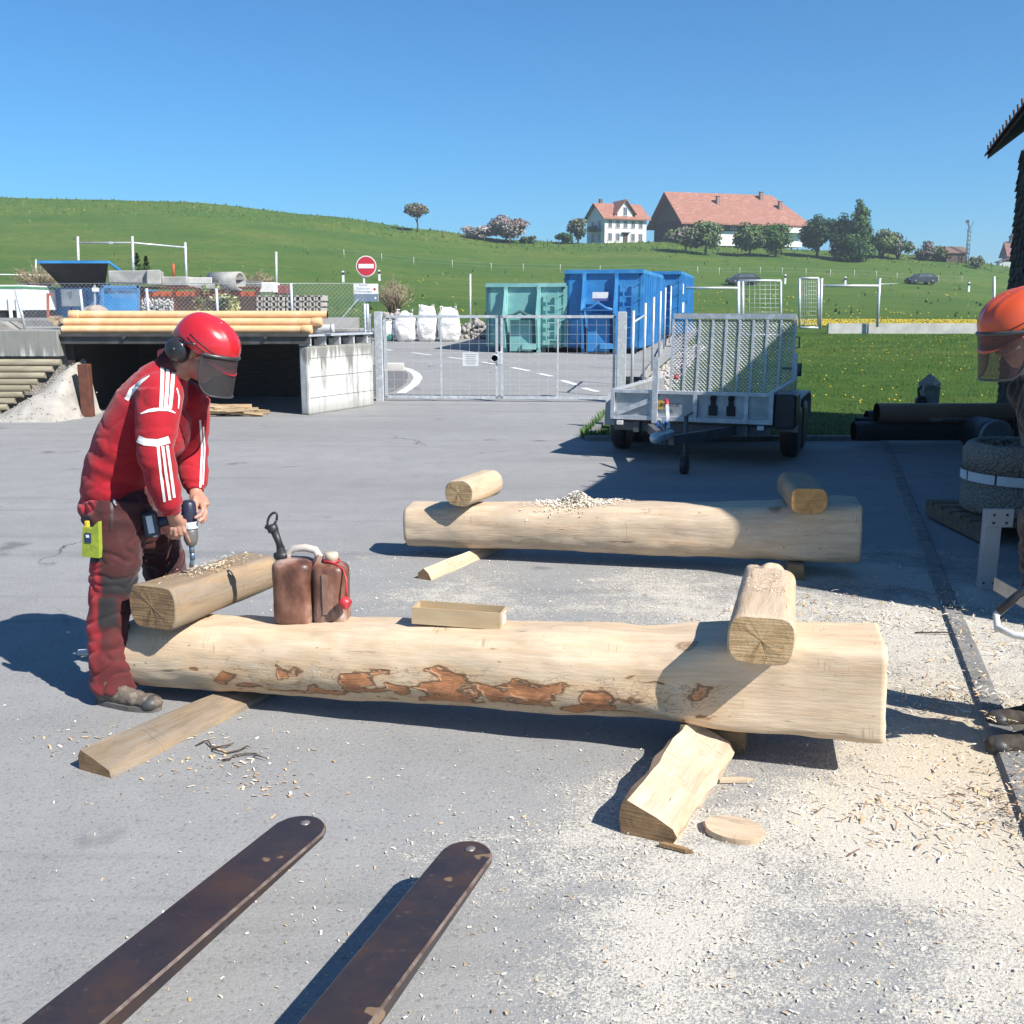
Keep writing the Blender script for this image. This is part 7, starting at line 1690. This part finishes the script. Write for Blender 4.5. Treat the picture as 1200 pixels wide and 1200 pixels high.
# ---------------------------------------------------------------- drill
def drill():
    Y = 4.47; top = P(220.5, 586, 4.49); tip = P(224, 664, 4.50); t = thing('cordless_drill', 'dark blue cordless drill held upright on the weathered cross beam', 'drill', tip)
    ax = (P(224.5, 640, 4.485) - top).normalized(); DB = mat('drill_blue', (.018, .022, .045), (.028, .032, .06), 14, .4); GY = mat('drill_grey', (.20, .19, .18), (.15, .145, .14), 14, .45, .3)
    L = (P(224.5, 640, 4.485) - top).length; m = MB(); m.lathe([(0, 0), (.022, .002), (.031, .014), (.033, .05), (.032, L * .62), (.030, L * .64), (0, L * .645)], top, ax, 26); m.build('motor_housing', DB, t, True)
    g = MB(); g.lathe([(.030, L * .62), (.032, L * .66), (.032, L * .84), (.022, L * .97), (.012, L), (0, L)], top, ax, 26); g.build('gearbox', GY, t, True)
    w = MB(); w.lathe([(.0335, L * .46), (.0342, L * .47), (.0342, L * .60), (.0335, L * .61)], top, ax, 26); w.build('white_collar', mat('label_white', (.62, .66, .70), (.5, .55, .6), 40, .5), t, True)
    b = MB(); e = top + ax * L; b.tube([e - ax * .01, e + ax * .03], .0115, 14); b.tube([e + ax * .03, e + ax * .062], .0115, 6); b.tube([e + ax * .06, tip], .0095, 10); b.build('bit_holder', mat('socket_blue', (.05, .18, .34), (.30, .32, .34), 30, .35, .6), t, True)
    hs = top + ax * (L * .36); he = P(186, 612, 4.44); h = MB(); h.tube([hs, hs.lerp(he, .3), hs.lerp(he, .7), he], [(.024, .019), (.021, .017), (.021, .017), (.025, .021)], 16, up=ax); h.build('grip', DB, t, True)
    x = (he - hs).normalized(); z = -ax; y = z.cross(x).normalized(); z = x.cross(y); M = Matrix((x, y, z)).transposed()
    bt = MB(); c = P(177, 614, 4.44); bt.box(c, (.066, .070, .112), M, .008); bo = bt.build('battery', mat('battery_dark', (.035, .036, .045), (.05, .05, .06), 14, .45), t, True)
    n = MB(); n.box(c + M @ V((.004, -.036, .004)) if (M @ V((0, -1, 0))).y < 0 else c + M @ V((.004, .036, .004)), (.026, .003, .078), M); n.box((c + M @ V((-.026, -.0, 0))) * 1.0 + V((0, -.036, -.045)), (.018, .004, .02), M); n.build('label', mat('label_white', (.6, .6, .6)), bo, True)
    tr = MB(); tr.box(hs + x * .028 + ax * .02, (.018, .014, .026), M, .004); tr.build('trigger', BLACKP, t, True)
drill()

# ---------------------------------------------------------------- second worker at the right edge
def worker():
    bx = 2.05; Y = 3.93
    J = dict(pel=V((bx + .12, Y, .93)), hipN=V((bx + .10, Y - .10, .90)), hipF=V((bx + .12, Y + .10, .90)), kneeN=V((bx + .05, Y - .12, .50)), kneeF=V((bx + .16, Y + .12, .50)), ankN=V((bx + .10, Y - .10, .11)), ankF=V((bx + .22, Y + .16, .11)),
             waist=V((bx + .12, Y, 1.08)), mid=V((bx + .10, Y, 1.22)), chest=V((bx + .06, Y, 1.38)), neck=V((bx + .01, Y, 1.53)), shN=V((bx + .05, Y - .20, 1.42)), shF=V((bx + .05, Y + .20, 1.42)), elN=V((bx + .13, Y - .25, 1.14)), elF=V((bx + .16, Y + .22, 1.14)), wrN=V((bx + .08, Y - .18, .90)), wrF=V((bx + .20, Y + .12, .92)), head=V((bx - .135, Y - .02, 1.655)))
    t = thing('person', 'person in dark clothes and orange forestry helmet at the right edge holding a chainsaw', 'person', (bx, Y, 0), R(180))
    F = frame_from((-.86, -.12, -.50), (-.48, -.06, .86)); b = MB(); head_shapes(b, J['head'], F, J['neck'])
    b.tube([J['neck'], J['chest'], J['mid'], J['waist'], J['pel']], [.06, (.15, .11), (.14, .105), (.135, .10), (.15, .11)], 18, up=(0, 1, 0))
    for h, k, a in (('hipN', 'kneeN', 'ankN'), ('hipF', 'kneeF', 'ankF')): b.tube([J['pel'], J[h], J[k], J[a]], [.09, .085, .055, .038], 14); b.tube([J[a], J[a] + V((-.06, 0, -.055)), J[a] + V((-.17, 0, -.075))], [.038, .04, .028], 12)
    for s, e, w in (('shN', 'elN', 'wrN'), ('shF', 'elF', 'wrF')): b.tube([J['chest'], J[s], J[e], J[w]], [.07, .055, .042, .029], 14)
    for w, s in ((J['wrN'], -1), (J['wrF'], 1)):
        d = V((-.10, .02 * -s, -1)).normalized(); l = V((1, 0, -.1)); b.tube([w, w + d * .03, w + d * .075, w + d * .10], [(.030, .022), (.036, .02), (.040, .018), (.036, .015)], 14, up=(1, 0, 0))
        for i in range(4):
            k0 = w + d * .098 + V((-.030 + .020 * i, 0, 0)); ln = (.040, .044, .042, .034)[i]; c1 = k0 + d * ln * .7 + V((0, s * .012, 0)); c2 = c1 + d * ln * .35 + V((0, -s * .026, 0)); c3 = c2 - d * ln * .35 + V((0, -s * .022, 0)); finger(b, [k0, c1, c2, c3], .0092)
        finger(b, [w + d * .04 + V((-.034, 0, 0)), w + d * .065 + V((-.058, -s * .01, 0)), w + d * .095 + V((-.056, -s * .03, 0)), w + d * .115 + V((-.046, -s * .04, 0))], .0105)
    remesh(b, .0048, 2).build('body', SKIN, t, True); face_bits(t, J['head'], F)
    JK = cloth_mat('dark_jacket_shaded', (.014, .012, .012), (.010, .009, .009)); j = MB()  # dark cloth, deepened further to paint in the shed's shade
    j.tube([V((bx + .13, Y, .86)), J['waist'], J['mid'], J['chest'], V((bx + .03, Y, 1.48)), J['neck'] + V((0, 0, .01))], [(.19, .15), (.185, .145), (.20, .15), (.215, .15), (.16, .11), (.075, .07)], 26, up=(0, 1, 0))
    for s in ('shN', 'shF'): j.ball(J[s], (.10, .095, .10), 3)
    for s, e, w in (('shN', 'elN', 'wrN'), ('shF', 'elF', 'wrF')): a, c, d = J[s], J[e], J[w]; j.tube([a, a.lerp(c, .5), c, c.lerp(d, .5), c.lerp(d, .95)], [.092, .085, .078, .066, .05], 18)
    remesh(j, .009, 3, folds([(J['elN'], V((0, 0, 1)), .16, .010, 70), (V((bx, Y, 1.0)), V((0, 0, 1)), .25, .008, 60)], .006)).build('jacket', JK, t, True)
    TB = cloth_mat('brown_trousers_shaded', (.045, .026, .019), (.03, .019, .015)); k = MB(); k.ball(J['pel'], (.155, .18, .14), 3)  # brown cloth with the shed's shade darkened into its colour
    k.tube([J['pel'], J['hipN'], J['hipN'].lerp(J['kneeN'], .5), J['kneeN'], J['kneeN'].lerp(J['ankN'], .5), J['ankN']], [.14, .13, .112, .095, .092, .088], 20); k.tube([J['pel'], J['hipF'], J['hipF'].lerp(J['kneeF'], .5), J['kneeF'], J['kneeF'].lerp(J['ankF'], .5), J['ankF']], [.14, .13, .112, .095, .092, .088], 20)
    remesh(k, .009, 3, folds([(J['ankN'] + V((0, 0, .08)), V((0, 0, 1)), .22, .012, 75), (J['kneeN'], V((.2, 0, 1)), .16, .009, 60)], .006)).build('trousers', TB, t, True)
    BT = mat('dark_boot_leather', (.055, .042, .032), (.035, .028, .022), 18, .8, bmp=.3); SO = mat('boot_sole', (.07, .07, .06)); LC = mat('boot_lace', (.2, .16, .11))
    boot(t, (J['ankN'].x + .05, J['ankN'].y, 0), (J['ankN'].x - .25, J['ankN'].y + .0, 0), BT, SO, mat('rubber_cap', (.035, .035, .038)), LC)
    boot(t, (J['ankF'].x + .05, J['ankF'].y, 0), (J['ankF'].x - .25, J['ankF'].y, 0), BT, SO, mat('rubber_cap', (.035, .035, .038)), LC)
    OH = mat('orange_helmet_shell', (.62, .085, .022), (.55, .07, .018), 6, .35, coat=.3)
    helmet(t, J['head'], F, OH, mat('ear_muff_grey', (.05, .05, .055), (.08, .08, .085), 6, .4), visor_mat('visor_mesh_brown', (.07, .035, .03), .70), visor_rot=R(-24))
    # chainsaw held low
    c = V((1.965, Y - .20, .60)); s = thing('chainsaw', 'chainsaw with pale looped front handle held by the worker at the right edge', 'chainsaw', c)
    bd = MB(); bd.box((.16, 0, 0), (.30, .17, .15), None, .03, 0, 2); bd.box((.22, 0, .09), (.16, .14, .06), None, .02, 0, 2); bd.build('engine_housing', mat('orange_saw', (.55, .10, .02), (.5, .08, .02), 6, .4), s)
    h = MB(); h.tube([(.10, -.09, -.06), (.03, -.115, -.055), (-.10, -.09, -.045), (-.135, -.03, -.035), (-.12, .02, .0), (-.05, .02, .07), (.03, .01, .135), (.09, .0, .17)], [.013, .013, .0135, .014, .0135, .013, .0125, .0125], 12); h.build('front_handle', mat('pale_handle', (.66, .64, .60), (.52, .50, .46), 14, .5), s)
    gr = MB(); gr.tube([(-.115, .02, .01), (-.05, .02, .074), (.03, .01, .139), (.07, .0, .162)], .0155, 12); gr.build('rubber_grip', BLACKP, s)
    rh = MB(); rh.tube([(.30, 0, -.05), (.42, 0, -.05), (.46, 0, .0), (.42, 0, .05), (.30, 0, .05)], .018, 12); rh.build('rear_handle', BLACKP, s)
    br = MB(); br.prism([V((.05, .09, -.035)), V((.05, .09, .035)), V((.02, .09, .035)), V((.0, .35, .02)), V((.0, .40, .0)), V((.0, .35, -.02)), V((.02, .09, -.035))], (.006, 0, 0)) if False else br.box((.10, .30, -.01), (.006, .42, .06), None, .002); br.build('guide_bar', mat('saw_bar', (.35, .35, .36), (.25, .25, .26), 9, .35, .8), s)
    pl = MB(); pl.tube([(.10, .10, .0), (.10, .18, -.01)], .012, 8); pl.build('clutch_cover', BLACKP, s)
worker()
# ================================================================ loose stuff on the ground
def chips():
    rnd = random.Random(99); mb = MB(); n = 0; tries = 0
    while n < 40000 and tries < 400000:
        tries += 1
        y = 1.9 + (rnd.random() ** 1.25) * 6.6; x = rnd.uniform(-2.6, 3.4)
        if abs(x) > .52 * y + .35: continue
        d, t = dust(x, y); w = .018 + d ** 1.3
        if rnd.random() > w: continue
        sc = rnd.random(); L = .0024 + .013 * sc ** 6; wd = L * rnd.uniform(.22, .5); z = .0075 + rnd.random() * .006 * d
        if x > kerbx(y) + .1: z -= .001
        elif x > kerbx(y) - .01: z += .045
        mi = rnd.choice([0, 0, 1, 1, 1, 2]) if t < .5 else rnd.choice([0, 2, 0, 2, 1, 3])
        if rnd.random() < .03: mi = 3
        curl(mb, V((x, y, z)), L, wd, mi, rnd, .35); n += 1
    # coarse shavings in the thick zones at the right
    for cx, cy, rx, ry, k in ((2.0, 3.3, .5, .45, 1100), (2.05, 4.3, .35, .6, 900), (1.9, 5.6, .8, .5, 700), (2.6, 5.4, .4, 1.0, 700), (1.5, 3.3, .5, .3, 400), (2.05, 2.6, .4, .7, 700)):
        for _ in range(int(k * .38)):
            x, y = cx + rnd.gauss(0, .5) * rx, cy + rnd.gauss(0, .5) * ry; curl(mb, V((x, y, .010 + rnd.random() * .012 + (.035 if kerbx(y) - .02 < x < kerbx(y) + .11 else 0))), rnd.uniform(.015, .05), rnd.uniform(.003, .007), rnd.choice([0, 1, 2, 2, 3]), rnd, .5)
    for cx, cy, k in ((-1.12, 3.72, 60), (-1.3, 3.95, 25), (-.9, 3.55, 40), (-1.75, 3.9, 30)):
        for _ in range(k): x, y = cx + rnd.gauss(0, .13), cy + rnd.gauss(0, .1); curl(mb, V((x, y, .009)), rnd.uniform(.008, .028), rnd.uniform(.004, .01), rnd.choice([0, 2, 2]), rnd, .4)
    setp(mb.build('wood_chips', CH, fixn=False), 'wood chips and shavings strewn over the asphalt around the logs', 'wood chips', kind='stuff')
chips()
def lawn():
    rnd = random.Random(44); mb = MB(); n = 0
    while n < 52000:
        y = 13.65 + 26 * rnd.random() ** 1.5
        x0 = max(1.05 if y < 19.15 else 0, xr(y) + (.12 if y < 19.2 else .95)); x1 = .53 * y + 1.0
        if x1 <= x0: continue
        x = rnd.uniform(x0, x1)
        if 13.6 < y < 16.0 and rnd.random() < .0: continue
        h = rnd.uniform(.02, .05) * (1 + .5 * noise.noise(V((x * .8, y * .8, 0)))) * (1 + (y - 13) * .03); a = rnd.uniform(0, 6.28); w = h * .10; z = Z(x, y)
        p = V((x, y, z - .005)); s = V((math.cos(a), math.sin(a), 0)) * w; tip = V((rnd.uniform(-.5, .5), rnd.uniform(-.5, .5), 1)) * h
        mb.add([p - s, p + s, p + tip], [[0, 1, 2]], rnd.choice([0, 0, 1, 1, 2])); n += 1
    setp(mb.build('lawn_grass', [leafm('blade_mid', (.052, .135, .020), (.07, .16, .024)), leafm('blade_dark', (.036, .10, .016), (.048, .12, .02)), leafm('blade_light', (.095, .18, .032), (.12, .205, .04))], fixn=False), kind='stuff')
    d = MB()
    for _ in range(5200):
        if rnd.random() < .85: y = 45.2 + rnd.random() ** 1.3 * 16; x = rnd.uniform(.27, .56) * y
        elif rnd.random() < .3: y = rnd.uniform(14, 40); x = rnd.uniform(xr(y) + 1, .55 * y)
        else: y = rnd.uniform(46, 130); x = rnd.uniform(-.55 * y, .55 * y); 
        if 62 <= y and noise.noise(V((x * .06, y * .05, 1))) < .12: continue
        r = (.05 if y > 40 else .026) * (1 if y < 62 else 1 + (y - 45) / 60); d.lathe([(0, .012), (r, .0), (r * .4, -.012)], (x, y, Z(x, y) + .09), (rnd.uniform(-.3, .3), -.5, 1), 6)
    setp(d.build('dandelions', mat('dandelion_yellow', (.62, .46, .03), (.55, .40, .03), 9, .8), fixn=False), kind='stuff')
    e = MB()
    for _ in range(900):
        u = rnd.random(); x = lerp(.95, 2.0, u); y = 13.72 + 5.2 * u * (1 if rnd.random() < .5 else 0) + rnd.random() * .25
        h = rnd.uniform(.05, .16); a = rnd.uniform(0, 6.28); s = V((math.cos(a), math.sin(a), 0)) * h * .12; p = V((x, y, 0)); e.add([p - s, p + s, p + V((rnd.uniform(-.6, .6), rnd.uniform(-.6, .6), 1)) * h], [[0, 1, 2]], rnd.randrange(2))
    for _ in range(900):
        x = rnd.uniform(5.5, 8); y = 13.7 + rnd.random() * .9; h = rnd.uniform(.12, .34); a = rnd.uniform(0, 6.28); s = V((math.cos(a), math.sin(a), 0)) * h * .06; p = V((x, y, 0)); e.add([p - s, p + s, p + V((rnd.uniform(-.5, .5), rnd.uniform(-.5, .5), 1)) * h], [[0, 1, 2]], rnd.randrange(2))
    setp(e.build('grass_tufts', [LEAF['blade_light'], LEAF['blade_mid']], fixn=False), 'taller grass tufts along the lawn edge', 'grass', kind='stuff')
    h = MB()
    for _ in range(5200):
        px = rnd.uniform(-30, 1190); D = rnd.uniform(188, 207) if rnd.random() < .7 else rnd.uniform(60, 188); p = ZP(px, D); hh = rnd.uniform(.12, .38)
        if noise.noise(V((p.x * .05, p.y * .05, 2))) < -.05 and D < 185: continue
        a = rnd.uniform(0, 6.28); s = V((math.cos(a), math.sin(a), 0)) * hh * rnd.uniform(.4, .9)
        h.add([p - s - V((0, 0, .1)), p + s - V((0, 0, .1)), p + V((rnd.uniform(-.4, .4) * hh, 0, hh))], [[0, 1, 2]], rnd.randrange(3))
    setp(h.build('meadow_tufts', [leafm('tuft_a', (.09, .13, .035), (.12, .15, .045)), leafm('tuft_b', (.06, .12, .022), (.075, .135, .026)), leafm('tuft_c', (.13, .17, .035), (.17, .19, .045))], fixn=False), kind='stuff')
lawn()
